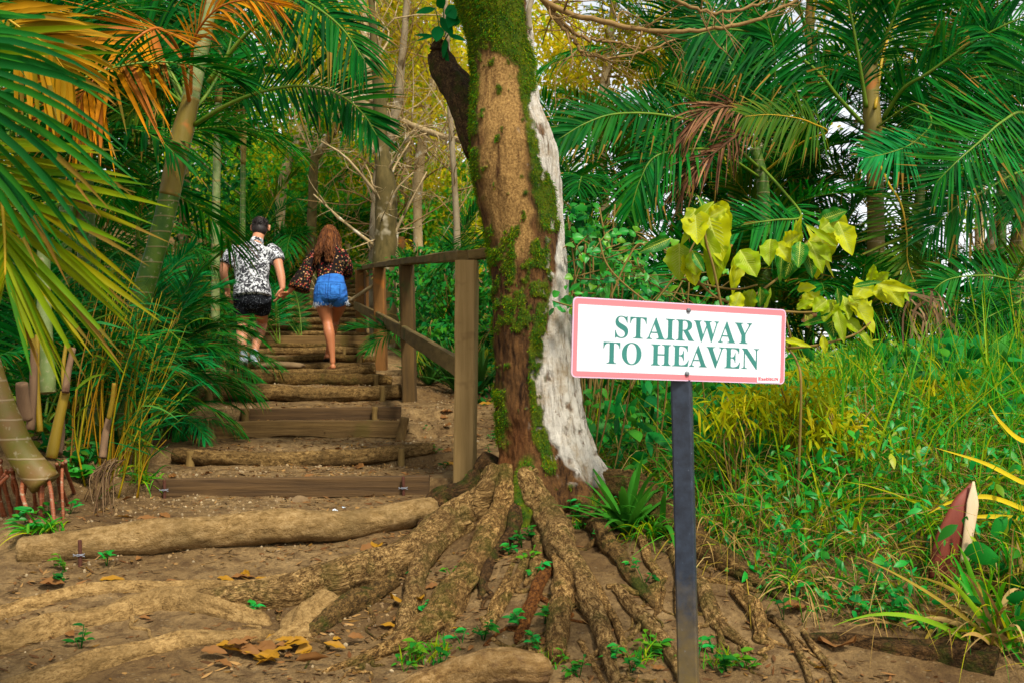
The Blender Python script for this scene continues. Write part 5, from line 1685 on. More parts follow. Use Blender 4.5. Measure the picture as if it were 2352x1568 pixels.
b.tube(pa, np.linspace(.07, .035, 40), 10, rnoise=.4, nfreq=3)
twigs(b, pa, .030, 44, 1.1, 3, .8, tip=.3, up=-.1)
b.build('branch', M['bark_tan'], lt)
forest_tree('grey tree far up the slope beside the gap of sky', 640, 19.0, [(640, 600), (650, 420), (700, 290), (725, 220), (740, 80), (760, -60)], [26, 24, 22, 22, 18, 14], [(560, 120, 2, 1.7), (640, 420, 2, 1.5)], 5400, .12, 'bark_tan', 'leaf_green', 14, 1.6, 6)
forest_tree('tall slim tree between the bare limb and the broken limb', 960, 15.5, [(965, 640), (960, 420), (985, 250), (1000, 100), (1010, -60)], [24, 22, 20, 18, 14], [(960, 230, 2, 1.2), (1040, 60, 2, 1.4), (990, 440, 3, 1.2)], 5400, .10, 'bark_tan', 'leaf_gold', 22, 1.3, 7)
forest_tree('golden leaved tree filling the view above the palms just past the white bark', 1380, 14.0, [(1400, 760), (1390, 500), (1380, 300), (1400, 100), (1420, -80)], [26, 24, 22, 18, 12], [(1330, 120, 0, 1.0), (1420, 180, 1, 1.2), (1300, 260, 1, .9), (1500, 130, 1, 1.1), (1400, 20, 1, 1.3)], 7800, .09, 'bark_tan', 'leaf_gold', 22, 1.3, 8)
forest_tree('dull green tree under the bare limb, behind the fence', 950, 18.5, [(940, 640), (930, 480), (940, 330), (960, 200)], [26, 24, 20, 12], [(930, 430, 0, 1.5), (830, 470, 0, 1.3), (1040, 430, 1, 1.4), (780, 380, 1, 1.5)], 8400, .12, 'bark_tan', 'leaf_green', 12, 1.4, 9)
forest_tree('yellowing tree above the stairs top between the two walkers and the mossy tree', 790, 20.5, [(800, 600), (790, 470), (770, 300), (760, 150)], [22, 20, 18, 12], [(770, 420, 0, 1.5), (720, 330, 1, 1.6), (820, 300, 1, 1.7), (690, 460, 1, 1.3), (860, 180, 1, 1.7)], 9600, .12, 'bark_tan', 'leaf_gold', 14, 1.5, 10)
forest_tree('leafy tree closing the canopy over the stairway', 930, 22.0, [(950, 560), (940, 400), (930, 200), (930, 0)], [22, 20, 18, 12], [(930, 120, 0, 2.0), (1040, 200, 1, 1.9), (820, 100, 1, 2.0), (960, 300, 1, 1.8), (1080, 330, 1, 1.8), (1060, 40, 0, 2.0)], 11400, .13, 'bark_tan', 'leaf_gold', 14, 1.6, 11)
forest_tree('bright green tree behind the stairs top, above the hair of the woman', 700, 24.0, [(690, 560), (680, 430), (670, 300)], [22, 20, 12], [(640, 380, 0, 1.8), (720, 430, 1, 1.6), (600, 300, 1, 1.6), (560, 420, 1, 1.6), (800, 500, 0, 1.4)], 8400, .13, 'bark_tan', 'leaf_green', 10, 1.5, 12)
forest_tree('deep green tree behind the palms of the stair side', 420, 17.0, [(420, 640), (420, 300), (400, 60)], [26, 24, 14], [(420, 300, 0, 1.6), (300, 200, 1, 1.7), (500, 450, 0, 1.4), (200, 330, 1, 1.7), (380, 80, 0, 1.5), (80, 200, 1, 1.8), (60, 420, 1, 1.7)], 8000, .12, 'bark_moss', 'leaf_deep', 10, 1.5, 13)
forest_tree('yellow green tree far behind the palm grove beyond the sign', 1750, 18.0, [(1750, 800), (1740, 500), (1760, 200)], [22, 20, 12], [(1700, 200, 0, 1.3), (1820, 260, 1, 1.1), (1650, 330, 0, 1.2), (1900, 120, 1, 1.4), (1560, 230, 0, 1.2)], 4200, .11, 'bark_tan', 'leaf_gold', 10, 1.4, 14)
forest_tree('green tree far behind the frame edge palm', 2250, 17.0, [(2260, 820), (2250, 560), (2260, 300)], [24, 22, 12], [(2230, 420, 0, 1.2), (2330, 560, 0, 1.1), (2180, 250, 1, 1.2), (2300, 120, 1, 1.3), (2050, 640, 0, .9)], 3200, .11, 'bark_tan', 'leaf_green', 10, 1.4, 15)
forest_tree('leaning tan tree at the far edge of the grove', 2300, 12.5, [(2240, 780), (2270, 600), (2310, 470), (2370, 340), (2420, 200)], [30, 28, 26, 22, 16], [], 0, .1, 'bark_tan', 'leaf_green', 8, 1.0, 16)
# far wood on the slope, one mass
rg = np.random.default_rng(77)
b = MB()
n = 34000
xs = rg.uniform(-16, 2.5, n)
ys = rg.uniform(22, 34, n)
zs = ground(xs, ys, False) + rg.random(n) ** .8 * np.where(xs < -8.5, 6, 2.6)
D = unit(rg.normal(0, 1, (n, 3)))
kk = fbm(xs * .35, ys * .35, zs * .35, 3) > -0.12
xs, ys, zs, D = xs[kk], ys[kk], zs[kk], D[kk]
n = len(xs)
b.blades(np.stack([xs, ys, zs], -1), D, unit(np.cross(D, rg.normal(0, 1, (n, 3)))), rg.uniform(.14, .32, n), rg.uniform(.08, .16, n), [.2, 1, .8, .05], .1)
M['leaf_far'] = leaf_mat('forest_leaf_far', [(60, 146, 30), (136, 170, 20), (196, 188, 20), (206, 184, 24), (50, 146, 44)], trans=.55, scale=.6)
tag(b.build('far_woods', M['leaf_far']), kind='stuff')

# ground cover in the shade of the palms and up the slope
rg = np.random.default_rng(78)
b = MB()
n = 46000
ys = rg.uniform(4.9, 21, n)
xs = xc(ys) - np.interp(ys, [4.9, 8, 21], [.95, 1.05, .9]) - rg.random(n) ** 1.5 * np.interp(ys, [5, 21], [3.6, 12])
kk = rg.random(n) < .55
right = rg.random(n) < .3
ys2 = rg.uniform(7.5, 21, n)
xr = xc(ys2) + 1.25 + rg.random(n) * np.interp(ys2, [7.5, 21], [2.4, 7])
xs, ys = np.where(right, xr, xs), np.where(right, ys2, ys)
hh = rg.random(n) ** .9 * np.clip(.10 + .30 * (fbm(xs * .8, ys * .8, 3, 2) + .35), .03, .8) * np.interp(ys, [5, 9, 20], [.4, 1.0, 2.2])
zs = ground(xs, ys, False) + hh
D = unit(rg.normal(0, .8, (n, 3)) + np.array([0, -.3, 0]))
sz = rg.uniform(.05, .15, n) * np.interp(ys, [5, 20], [.7, 1.5])
b.blades(np.stack([xs, ys, zs], -1), D, unit(np.cross(D, unit(rg.normal(0, .5, (n, 3)) + np.array([0, -.5, .7])))), sz, sz * rg.uniform(.2, .5, n), [.2, 1, .8, .05], .2)
M['cover'] = leaf_mat('shade_cover_leaf', [(6, 66, 18), (14, 84, 22), (8, 92, 36), (44, 92, 14), (84, 92, 14)], trans=.3)
tag(b.build('ground_cover', M['cover']), kind='stuff')
# plant perched on the broken limb
ep = thing('climbing_plant', 'broad leaved green plant perched on the broken limb of the big tree', 'plant', P(1008, 110, 5.0))
e0 = wloc(ep)
b = MB()
c = MB()
for x0, y0, x1, y1, w in ((1008, 60, 1002, 92, 30), (1030, 12, 1046, 40, 34), (1046, 20, 1030, 60, 30), (1000, 20, 955, 26, 18), (1012, 40, 1040, 78, 26), (1024, 90, 1018, 130, 14), (1006, 80, 955, 90, 8), (1000, 84, 950, 76, 10), (1040, 60, 1062, 30, 22), (1018, 20, 1006, -10, 26), (1030, 80, 1070, 90, 16), (1022, 110, 1030, 150, 10)):
    a, e = P(x0, y0, 4.95), P(x1, y1, 4.9)
    L = np.linalg.norm(e - a)
    bb = b
    d = unit(e - a)
    w_ = unit(np.cross([RNG.normal(0, .3), -1, .3], d))
    b.blades([a], [d], [w_], L, w * 4.95 / F, [.1, .72, 1.0, .92, .6, .05], .1, .15)
    c.tube(smooth_path([e0, (e0 + a) / 2 + np.array([.01, 0, .01]), a], 6), .003, 4)
b.build('foliage', M['palm_teal'], ep)
c.build('stem', M['rachis'], ep)
# ================================================================== the two walkers
def fuse(mb, name, mat, parent, voxel=0.007, smooth=6, att=None):
    """Join overlapping lofts into one continuous skin."""
    o = mb.build('tmp', mat, parent)
    md = o.modifiers.new('r', 'REMESH')
    md.mode = 'VOXEL'
    md.voxel_size = voxel
    md.use_smooth_shade = True
    s = o.modifiers.new('s', 'SMOOTH')
    s.iterations = smooth
    s.factor = 0.5
    bpy.context.view_layer.update()
    dg = bpy.context.evaluated_depsgraph_get()
    me = bpy.data.meshes.new_from_object(o.evaluated_get(dg))
    me.name = name
    loc = o.location.copy()
    bpy.data.objects.remove(o)
    for p in me.polygons:
        p.use_smooth = True
    if not me.materials:
        me.materials.append(mat)
    o = bpy.data.objects.new(name, me)
    COL.objects.link(o)
    o.parent = parent
    o.location = loc
    return o


def limb(b, rows, m=26, n=18, cap=0.9, up=None):
    """rows: (px, py, Y, radius m)."""
    c = smooth_path(PP([r[:3] for r in rows]), m)
    rd = smooth_path(np.array([[r[3], 0, 0] for r in rows]), m)[:, 0]
    b.tube(c, rd, n, round_cap=cap, up=up)
    return c


def torso(b, rows, m=40, n=28, cap=0.3):
    """rows: (px, py, Y, half width, half depth)."""
    c = smooth_path(PP([r[:3] for r in rows]), m)
    w = smooth_path(np.array([[r[3], r[4], 0] for r in rows]), m)
    b.tube(c, w[:, 0], n, rb=w[:, 1], up=(0, 1, 0), round_cap=cap)


def ball(b, p, rx, ry, rz):
    z = np.linspace(-1, 1, 15)
    k = np.sqrt(np.maximum(1 - z ** 2, .0016))
    b.tube(np.asarray(p) + np.stack([0 * z, 0 * z, z * rz], -1), k * rx, 20, rb=k * ry, up=(0, 1, 0))


def hand(b, w, palm_dir, curl_dir, side_dir, L=0.17):
    """Palm, four unequal bent fingers and a thumb from the side of the palm."""
    w = np.asarray(w, float)
    f, c, s = unit(palm_dir), unit(curl_dir), unit(side_dir)
    b.tube([w - f * .02, w + f * .03, w + f * .085], [.022, .030, .036], 14, rb=[.018, .016, .014], up=c, round_cap=.5)
    for k, (o_, ln) in enumerate(((-.030, .068), (-.010, .078), (.010, .073), (.029, .058))):
        a = w + f * .08 + s * o_
        m1 = a + f * ln * .45 + c * .012
        m2 = m1 + (f * .5 + c * .75) * ln * .38
        m3 = m2 + (f * -.1 + c * .9) * ln * .25
        b.tube(smooth_path([a - f * .03, a, m1, m2, m3], 12), np.linspace(.0095, .0072, 12), 10, round_cap=.9)
    a = w + f * .022 - s * .026
    b.tube(smooth_path([a, a + (-s * .8 + f * .5 + c * .3) * .032, a + (-s * .45 + f + c * .5) * .058], 10), np.linspace(.012, .0085, 10), 10, round_cap=.9)


def skin_mat(name, c1, c2):
    t = NT(name)
    v = t.coord('Object')
    base = t.mix(t.noise(v, 9, 4, .6), lin(*c1), lin(*c2))
    b = t.n('BsdfPrincipled')
    t.l(base, b.inputs['Base Color'])
    b.inputs['Roughness'].default_value = .5
    b.inputs['Specular IOR Level'].default_value = .35
    b.inputs['Subsurface Weight'].default_value = .15
    b.inputs['Subsurface Radius'].default_value = (.02, .008, .004)
    t.l(t.bump(t.noise(v, 160, 3), .1, .001), b.inputs['Normal'])
    t.l(b.outputs[0], t.out.inputs['Surface'])
    return t.m


def shirt_mat():
    t = NT('floral_shirt')
    v = t.coord('Object')
    a = t.noise(v, 17, 3, .6, 2.2)
    c = t.noise(v, 34, 3, .6, 1.2)
    f = t.ramp(t.math('ADD', t.math('MULTIPLY', a, .65), t.math('MULTIPLY', c, .35)), [(.478, 0.0), (.492, 1.0)])
    g = t.ramp(t.noise(v, 60, 3, .6, 1.5), [(.55, 0.0), (.6, 1.0)])
    col = t.mix(f, lin(196, 198, 200), t.mix(g, lin(34, 34, 38), lin(120, 120, 124)))
    w = t.noise(v, 7, 3, .6)
    return t.principled(col, .85, t.bump(w, .5, .03), .1)


def speck_mat(name, base, cols, scale, lo=.55, dens=.36):
    t = NT(name)
    v = t.coord('Object')
    vo = t.n('TexVoronoi')
    t.l(v, vo.inputs['Vector'])
    vo.inputs['Scale'].default_value = scale
    sc = t.n('SeparateColor')
    t.l(vo.outputs['Color'], sc.inputs[0])
    n = len(cols)
    pal = t.ramp(sc.outputs[1], [(i / n, lin(*k)) for i, k in enumerate(cols)], 'CONSTANT')
    f = t.math('MULTIPLY', t.ramp(sc.outputs[0], [(lo, 0.0), (lo + .02, 1.0)]), t.ramp(vo.outputs['Distance'], [(dens, 1.0), (dens + .1, 0.0)]))
    col = t.mix(f, lin(*base), pal)
    return t.principled(col, .85, t.bump(t.noise(v, 9, 3, .6), .5, .03), .1)


def denim_mat():
    t = NT('denim')
    v = t.coord('Object')
    a = t.noise(v, 9, 5, .65)
    c = t.noise(t.coord('Object', (1, 1, .3)), 160, 3, .7)
    col = t.mix(t.ramp(a, [(.35, 0.0), (.7, 1.0)]), lin(12, 66, 148), lin(40, 116, 200))
    col = t.mix(t.math('MULTIPLY', c, .35), col, lin(96, 148, 200))
    sx = t.n('SeparateXYZ')
    t.l(v, sx.inputs[0])
    ax = t.math('ABSOLUTE', t.math('ADD', sx.outputs[0], .002))
    pk = t.math('MAXIMUM', t.math('SUBTRACT', t.math('ABSOLUTE', t.math('SUBTRACT', ax, .068)), .044), t.math('SUBTRACT', t.math('ABSOLUTE', t.math('SUBTRACT', sx.outputs[2], .815)), .052))
    line = t.math('LESS_THAN', t.math('ABSOLUTE', pk), .0045)
    line = t.math('MAXIMUM', line, t.math('LESS_THAN', ax, .005))
    line = t.math('MAXIMUM', line, t.math('LESS_THAN', t.math('ABSOLUTE', t.math('SUBTRACT', sx.outputs[2], .888)), .005))
    col = t.mix(t.math('MULTIPLY', line, .55), col, lin(8, 34, 80))
    return t.principled(col, .85, t.bump(t.noise(v, 16, 4, .6), .9, .03), .1)


M['skin_pale'] = skin_mat('skin_fair', (176, 116, 82), (190, 132, 98))
M['skin_tan'] = skin_mat('skin_tan', (164, 100, 62), (178, 112, 72))
M['shirt'] = shirt_mat()
M['shorts_black'] = speck_mat('speckled_black_cloth', (16, 18, 22), [(120, 124, 130), (70, 74, 80)], 95, .6, .3)
M['blouse'] = speck_mat('dark_floral_cloth', (24, 17, 15), [(150, 40, 34), (176, 140, 96), (150, 92, 40), (92, 84, 50), (170, 90, 80)], 52, .42, .36)
M['denim'] = denim_mat()
M['fringe'] = plain_mat('frayed_cotton', (206, 212, 216), (176, 190, 204), 40, .9, .1)
M['hair_dark'] = plain_mat('short_dark_hair', (26, 20, 18), (48, 37, 32), 90, .6, .6, (1, 1, .3), .35)
M['hair_brown'] = leaf_mat('long_brown_hair', [(72, 40, 18), (92, 52, 24), (56, 30, 14), (110, 66, 32)], .55, .05, .1)
M['shoe'] = plain_mat('white_canvas', (176, 190, 206), (196, 208, 220), 30, .7, .3)
M['sole'] = plain_mat('shoe_sole', (60, 62, 66), (96, 98, 100), 30, .8, .3)
M['sandal'] = plain_mat('black_sandal', (20, 16, 16), (34, 28, 26), 30, .7, .3)

man = thing('person', 'person with short dark hair in white floral shirt and black shorts, walking upstairs', 'person', P(572, 850, 10.15))
b = MB()
ball(b, P(598, 521, 10.52), .079, .094, .108)
ball(b, P(600, 530, 10.575), .056, .050, .075)
b.tube([P(606, 524, 10.61), P(607, 531, 10.632)], [.011, .015], 10, round_cap=.8)            # nose
for px_ in (577.5, 618):
    p_ = P(px_, 524, 10.50)
    b.tube([p_ + np.array([0, 0, -.026]), p_, p_ + np.array([0, .01, .026])], [.012, .017, .015], 10, rb=[.007, .009, .008], round_cap=.8, up=(0, 1, 0))
limb(b, [(588, 568, 10.36, .066), (591, 552, 10.41, .060), (595, 538, 10.47, .058)])
torso(b, [(579, 700, 10.14, .150, .105), (578, 670, 10.16, .158, .110), (578, 645, 10.20, .150, .105), (579, 615, 10.26, .168, .115), (581, 588, 10.31, .178, .108), (583, 570, 10.34, .110, .080)])
limb(b, [(540, 576, 10.31, .068), (524, 590, 10.28, .055), (514, 620, 10.24, .044), (517, 645, 10.29, .038), (523, 668, 10.36, .028)])
limb(b, [(625, 575, 10.31, .068), (635, 592, 10.26, .055), (641, 615, 10.20, .045), (646, 638, 10.17, .041), (649, 662, 10.14, .028)])
hand(b, P(523, 668, 10.36), P(526, 690, 10.40) - P(523, 668, 10.36), (0.6, .7, -.2), (.4, .8, 0))
hand(b, P(649, 662, 10.14), P(641, 684, 10.14) - P(649, 662, 10.14), (-.75, .1, -.3), (.1, 1, .0))
limb(b, [(562, 690, 10.14, .088), (559, 716, 10.16, .076), (557, 742, 10.20, .056), (556, 765, 10.14, .058), (556, 790, 10.06, .045), (558, 818, 9.98, .034)])
limb(b, [(597, 690, 10.14, .088), (599, 716, 10.22, .074), (602, 738, 10.40, .056), (596, 762, 10.36, .060), (589, 786, 10.30, .046), (584, 812, 10.25, .033)])
limb(b, [(559, 818, 9.97, .036), (557, 838, 10.06, .034), (553, 846, 10.14, .028)])
limb(b, [(584, 812, 10.24, .036), (586, 824, 10.32, .036), (588, 829, 10.42, .030)])
fuse(b, 'body', M['skin_pale'], man, .0065, 4)
b = MB()
torso(b, [(579, 682, 10.13, .196, .158), (579, 670, 10.145, .190, .150), (578, 658, 10.17, .184, .140), (578, 645, 10.20, .170, .128), (579, 615, 10.26, .188, .135), (581, 590, 10.31, .205, .128), (583, 573, 10.345, .170, .100), (586, 563, 10.37, .085, .075)], cap=.12)
limb(b, [(548, 577, 10.31, .088), (531, 588, 10.29, .080), (521, 608, 10.26, .080)], cap=.1)
limb(b, [(618, 576, 10.31, .088), (632, 585, 10.28, .080), (638, 601, 10.24, .078)], cap=.1)
b.tube([P(588, 562, 10.38), P(591, 553, 10.42)], [.074, .068], 18, round_cap=.1)
fuse(b, 'shirt', M['shirt'], man, .008, 5)
b = MB()
torso(b, [(579, 702, 10.14, .150, .110), (579, 690, 10.135, .172, .132), (578, 672, 10.155, .160, .116)], cap=.5)
limb(b, [(561, 684, 10.12, .114), (560, 704, 10.15, .104), (557, 718, 10.17, .100)], cap=.1)
limb(b, [(598, 684, 10.12, .114), (600, 702, 10.18, .102), (599, 716, 10.22, .098)], cap=.1)
fuse(b, 'shorts', M['shorts_black'], man, .008, 4)
b = MB()
ball(b, P(597.5, 520, 10.505), .083, .097, .100)
ball(b, P(596, 528, 10.46), .076, .070, .075)
o_ = fuse(b, 'hair', M['hair_dark'], man, .007, 3)
b = MB()
n_ = 1500
d_ = unit(RNG.normal(0, 1, (n_, 3)) + np.array([0, -.3, .35]))
d_ = d_[(d_[:, 2] > -.35)]
p_ = P(597.5, 521, 10.50) + d_ * np.array([.080, .094, .096])
g_ = unit(d_ * .7 + RNG.normal(0, .4, d_.shape) + np.array([0, .2, -.1]))
b.blades(p_, g_, unit(np.cross(g_, RNG.normal(0, 1, g_.shape))), RNG.uniform(.012, .028, len(p_)), .004, [1, .8, .2])
b.build('hair', M['hair_dark'], man)
b = MB()
limb(b, [(560, 824, 9.97, .044), (557, 838, 10.06, .048), (553, 846, 10.15, .040), (550, 849, 10.21, .030)])
limb(b, [(559, 812, 9.985, .040), (560, 822, 9.98, .043)])
fuse(b, 'shoe', M['shoe'], man, .007, 3)
b = MB()
limb(b, [(584, 820, 10.235, .043), (586, 825, 10.32, .046), (588, 829, 10.42, .040), (589, 831, 10.48, .030)])
limb(b, [(584, 808, 10.25, .040), (584, 818, 10.24, .043)])
fuse(b, 'shoe', M['shoe'], man, .007, 3)
b = MB()
b.tube(PP([(561, 831, 9.955), (558, 845, 10.06), (553, 853, 10.15)]), [.036, .042, .036], 16, rb=[.012] * 3, up=(.3, .9, .9), round_cap=.5)
b.build('sole', M['sole'], man)
b = MB()
b.tube(PP([(584, 829, 10.22), (586, 832, 10.32), (589, 835, 10.46)]), [.038, .044, .036], 16, rb=[.010] * 3, up=(0, .2, 1), round_cap=.5)
b.build('sole', M['shoe'], man)

wom = thing('person', 'person with long wavy brown hair in dark floral blouse and frayed blue denim shorts', 'person', P(760, 852, 10.1))
b = MB()
ball(b, P(757, 543, 10.46), .073, .088, .104)
ball(b, P(758, 551, 10.52), .050, .046, .068)
b.tube([P(759, 545, 10.553), P(759, 551, 10.570)], [.009, .012], 10, round_cap=.8)
limb(b, [(757, 580, 10.32, .052), (757, 565, 10.38, .048), (757, 553, 10.43, .050)])
torso(b, [(759, 684, 10.10, .152, .128), (759, 664, 10.10, .160, .130), (758, 640, 10.16, .122, .096), (757, 615, 10.22, .126, .098), (755, 594, 10.28, .144, .096), (755, 579, 10.31, .092, .070)])
limb(b, [(727, 582, 10.29, .050), (712, 600, 10.24, .044), (693, 630, 10.16, .036), (678, 654, 10.13, .032), (664, 671, 10.12, .022)])
limb(b, [(784, 582, 10.29, .050), (792, 600, 10.30, .044), (796, 620, 10.34, .036), (790, 632, 10.46, .030), (782, 636, 10.58, .022)])
hand(b, P(664, 671, 10.12), P(645, 685, 10.12) - P(664, 671, 10.12), (.1, .2, .95), (.2, 1, -.1), .16)
hand(b, P(782, 636, 10.58), (-.6, .7, .1), (0, -.2, .9), (.5, .4, 0), .16)
limb(b, [(742, 676, 10.09, .098), (744, 700, 10.10, .088), (748, 722, 10.12, .070), (752, 742, 10.12, .052), (756, 764, 10.08, .055), (760, 790, 10.07, .043), (763, 815, 10.06, .030), (764, 832, 10.05, .027)])
limb(b, [(776, 676, 10.09, .098), (777, 698, 10.18, .086), (774, 716, 10.28, .066), (769, 733, 10.36, .050), (766, 750, 10.38, .053), (760, 775, 10.40, .042), (755, 800, 10.44, .030), (752, 814, 10.46, .028)])
limb(b, [(765, 842, 10.035, .028), (762, 845, 10.09, .030), (757, 848, 10.17, .029), (752, 850, 10.24, .018)])
for q in range(5):
    limb(b, [(754 - q * 2.0, 849.5, 10.23 - .006 * q, .012), (752 - q * 2.2, 850.5, 10.265 - .010 * q, .009)], 8, 10)
limb(b, [(752, 818, 10.45, .028), (750, 821, 10.50, .028), (748, 824, 10.58, .022)])
fuse(b, 'body', M['skin_tan'], wom, .0065, 4)
b = MB()
torso(b, [(758, 650, 10.14, .140, .112), (758, 636, 10.17, .134, .108), (757, 612, 10.23, .146, .114), (755, 592, 10.28, .170, .114), (755, 576, 10.32, .145, .092), (756, 568, 10.35, .080, .07)], cap=.15)
sl_ = [(731, 580, 10.30, .068), (716, 600, 10.25, .070), (703, 625, 10.18, .078), (692, 648, 10.14, .100), (686, 666, 10.12, .118)]
limb(b, sl_, cap=.05)
limb(b, [(782, 580, 10.30, .064), (792, 600, 10.31, .064), (796, 618, 10.36, .070), (792, 628, 10.45, .080)], cap=.1)
fuse(b, 'blouse', M['blouse'], wom, .008, 5)
b = MB()
torso(b, [(760, 690, 10.09, .130, .118), (759, 678, 10.085, .162, .146), (759, 664, 10.10, .164, .142), (759, 650, 10.125, .144, .118), (758, 641, 10.14, .140, .112)], cap=.15)
limb(b, [(743, 672, 10.06, .098), (743, 684, 10.07, .101), (743, 695, 10.09, .100)], cap=.1)
limb(b, [(775, 672, 10.06, .098), (776, 682, 10.09, .100), (777, 691, 10.13, .098)], cap=.1)
fuse(b, 'denim_shorts', M['denim'], wom, .007, 3)
b = MB()
for cx_, cy_, Yc, r_ in ((743, 696, 10.09, .101), (777, 692, 10.13, .099)):
    c_ = P(cx_, cy_, Yc)
    for q in range(90):
        a_ = RNG.uniform(0, 6.28)
        p_ = c_ + np.array([math.cos(a_) * r_ * .98, math.sin(a_) * r_ * .98, RNG.uniform(-.004, .018)])
        b.tube(smooth_path([p_, p_ + np.array([RNG.normal(0, .006), RNG.normal(0, .006), -.022]), p_ + np.array([RNG.normal(0, .013), RNG.normal(0, .01), -RNG.uniform(.03, .062)])], 6), np.linspace(.0022, .0012, 6), 4)
b.build('fringe', M['fringe'], wom)
b = MB()
hc = P(757, 541, 10.455)
for q in range(560):
    a_ = RNG.uniform(-.35, np.pi + .35) if q < 450 else RNG.uniform(0, 6.28)       # mostly the back and sides
    ph = RNG.uniform(.15, 1.35)
    d_ = np.array([math.cos(a_) * math.cos(ph), -math.sin(a_) * math.cos(ph), math.sin(ph)])
    p0 = hc + d_ * np.array([.074, .090, .108])
    ln = RNG.uniform(.26, .38) if math.sin(a_) > -.1 else RNG.uniform(.10, .2)
    out = np.array([math.cos(a_), -math.sin(a_), 0])
    k = np.linspace(0, 1, 15)
    fr, amp = RNG.uniform(2.2, 3.6), RNG.uniform(.004, .011)
    base = p0 + out * (.048 * np.sin(np.minimum(k * 1.8, 1.57)))[:, None] * np.array([.9, 1.0, 1])
    base[:, 2] -= ln * k ** 1.15
    lowz = hc[2] - .10
    base[:, 0] += np.where(base[:, 2] < lowz, (lowz - base[:, 2]) * .10 * np.sign(math.cos(a_)), 0) + amp * np.sin(k * fr * 6.28 + q)
    base[:, 1] += amp * np.cos(k * fr * 6.28 + q * 1.7) - .27 * k * max(math.sin(a_), 0) ** .5
    b.tube(base, np.concatenate([np.linspace(.007, .010, 8), np.linspace(.011, .003, 7)]), 5)
b.build('hair', M['hair_brown'], wom)
for rows in ([(766, 849, 10.01), (762, 852, 10.09), (756, 854, 10.18), (751, 855, 10.27)], [(752, 824, 10.44), (750, 827, 10.50), (748, 830, 10.60)]):
    b = MB()
    b.tube(smooth_path(PP(rows), 12), np.interp(np.linspace(0, 1, 12), [0, .5, 1], [.030, .036, .030]), 14, rb=[.007] * 12, up=(0, .2, 1), round_cap=.6)
    p_ = PP(rows)
    b.tube(smooth_path([p_[-2] + np.array([-.036, 0, 0]), p_[-2] + np.array([0, .02, .050]), p_[-2] + np.array([.036, 0, 0])], 10), .004, 6)
    b.build('sandal', M['sandal'], wom)
# ================================================================== shrub, weeds and grass
OVATE = [.10, .72, 1.0, .92, .6, .05]


def leaf_mesh(b, p, d, n, L, W, wav=.12, curl=.25, seed=0, K=11, A=7, mi=0, ragged=0.0, veins=False):
    """A broad leaf with folded midrib and wavy edges."""
    p, d = np.asarray(p, float), unit(d)
    w = unit(np.cross(n, d))
    n = np.cross(d, w)
    s = np.linspace(0, 1, K)
    v = np.linspace(-1, 1, A)
    pr = np.interp(s, [0, .12, .35, .6, .85, 1], [.06, .62, 1, .9, .45, .02]) * W * .5
    S, Vv = np.meshgrid(s, v, indexing='ij')
    edge = np.abs(Vv)
    wv = wav * W * (edge ** 1.5) * np.sin(S * 16 + seed + np.sign(Vv) * 1.3)
    lift = .22 * W * edge + wv + .10 * W * fbm(S * 4 + seed, Vv * 2, seed, 2)
    dn = curl * L * S ** 2
    rag = 1 + ragged * fbm(S * 9 + seed, np.sign(Vv) * 3, seed * .7, 3) * edge
    Pt = p + d * (S * L)[..., None] + w * (Vv * pr[:, None] * rag)[..., None] + n * (lift * (pr / (W * .5))[:, None] - dn)[..., None]
    i, j = np.meshgrid(np.arange(K - 1), np.arange(A - 1), indexing='ij')
    o = i * A + j
    b.add(Pt.reshape(-1, 3), np.stack([o, o + 1, o + 1 + A, o + A], -1).reshape(-1, 4), mi=mi)
    if veins:
        h = A // 2
        off = n * .0011
        mid = Pt[:-1, h] + off
        wv_ = W * .028 * np.linspace(1, .3, K - 1)[:, None] * w
        vv = np.stack([mid - wv_, mid + wv_], 1).reshape(-1, 3)
        q_ = np.arange(K - 2) * 2
        b.add(vv, np.stack([q_, q_ + 1, q_ + 3, q_ + 2], -1), mi=1)
        for r in range(1, K - 3):
            for sg in (-1, 1):
                pl = [Pt[r, h], Pt[min(r + 1, K - 1), h + sg], Pt[min(r + 2, K - 1), h + 2 * sg]]
                pl = np.array(pl) + off
                tt = W * .012 * d
                vv = np.stack([pl - tt, pl + tt], 1).reshape(-1, 3)
                b.add(vv, [(0, 1, 3, 2), (2, 3, 5, 4)], mi=1)


M['vein'] = plain_mat('leaf_vein', (176, 184, 70), (160, 172, 50), 20, .6, .1)
M['shrub_yellow'] = leaf_mat('shrub_leaf_yellow', [(192, 186, 2), (206, 198, 3), (166, 176, 4), (210, 186, 3)], .5, .42, .2, blotch=(126, 146, 4), scale=5)
M['shrub_lime'] = leaf_mat('shrub_leaf_lime', [(116, 156, 6), (150, 168, 4), (92, 144, 8)], .5, .42, .2, blotch=(120, 146, 4), scale=6)
M['shrub_green'] = leaf_mat('shrub_leaf_green', [(16, 96, 20), (30, 108, 12), (10, 90, 26)], .5, .3, .2, blotch=(90, 140, 14), scale=5)
M['shrub_brown'] = leaf_mat('shrub_leaf_brown', [(110, 74, 30), (96, 66, 36)], .7, .15, .2)
M['twig_tan'] = plain_mat('shrub_twig', (132, 104, 50), (110, 96, 40), 20, .8, .3)
SY = 3.9
shrub = thing('shrub', 'yellow leaved shrub with torn leaves standing behind the sign', 'shrub', on_ground((1830 - 1176) / F * SY, SY))
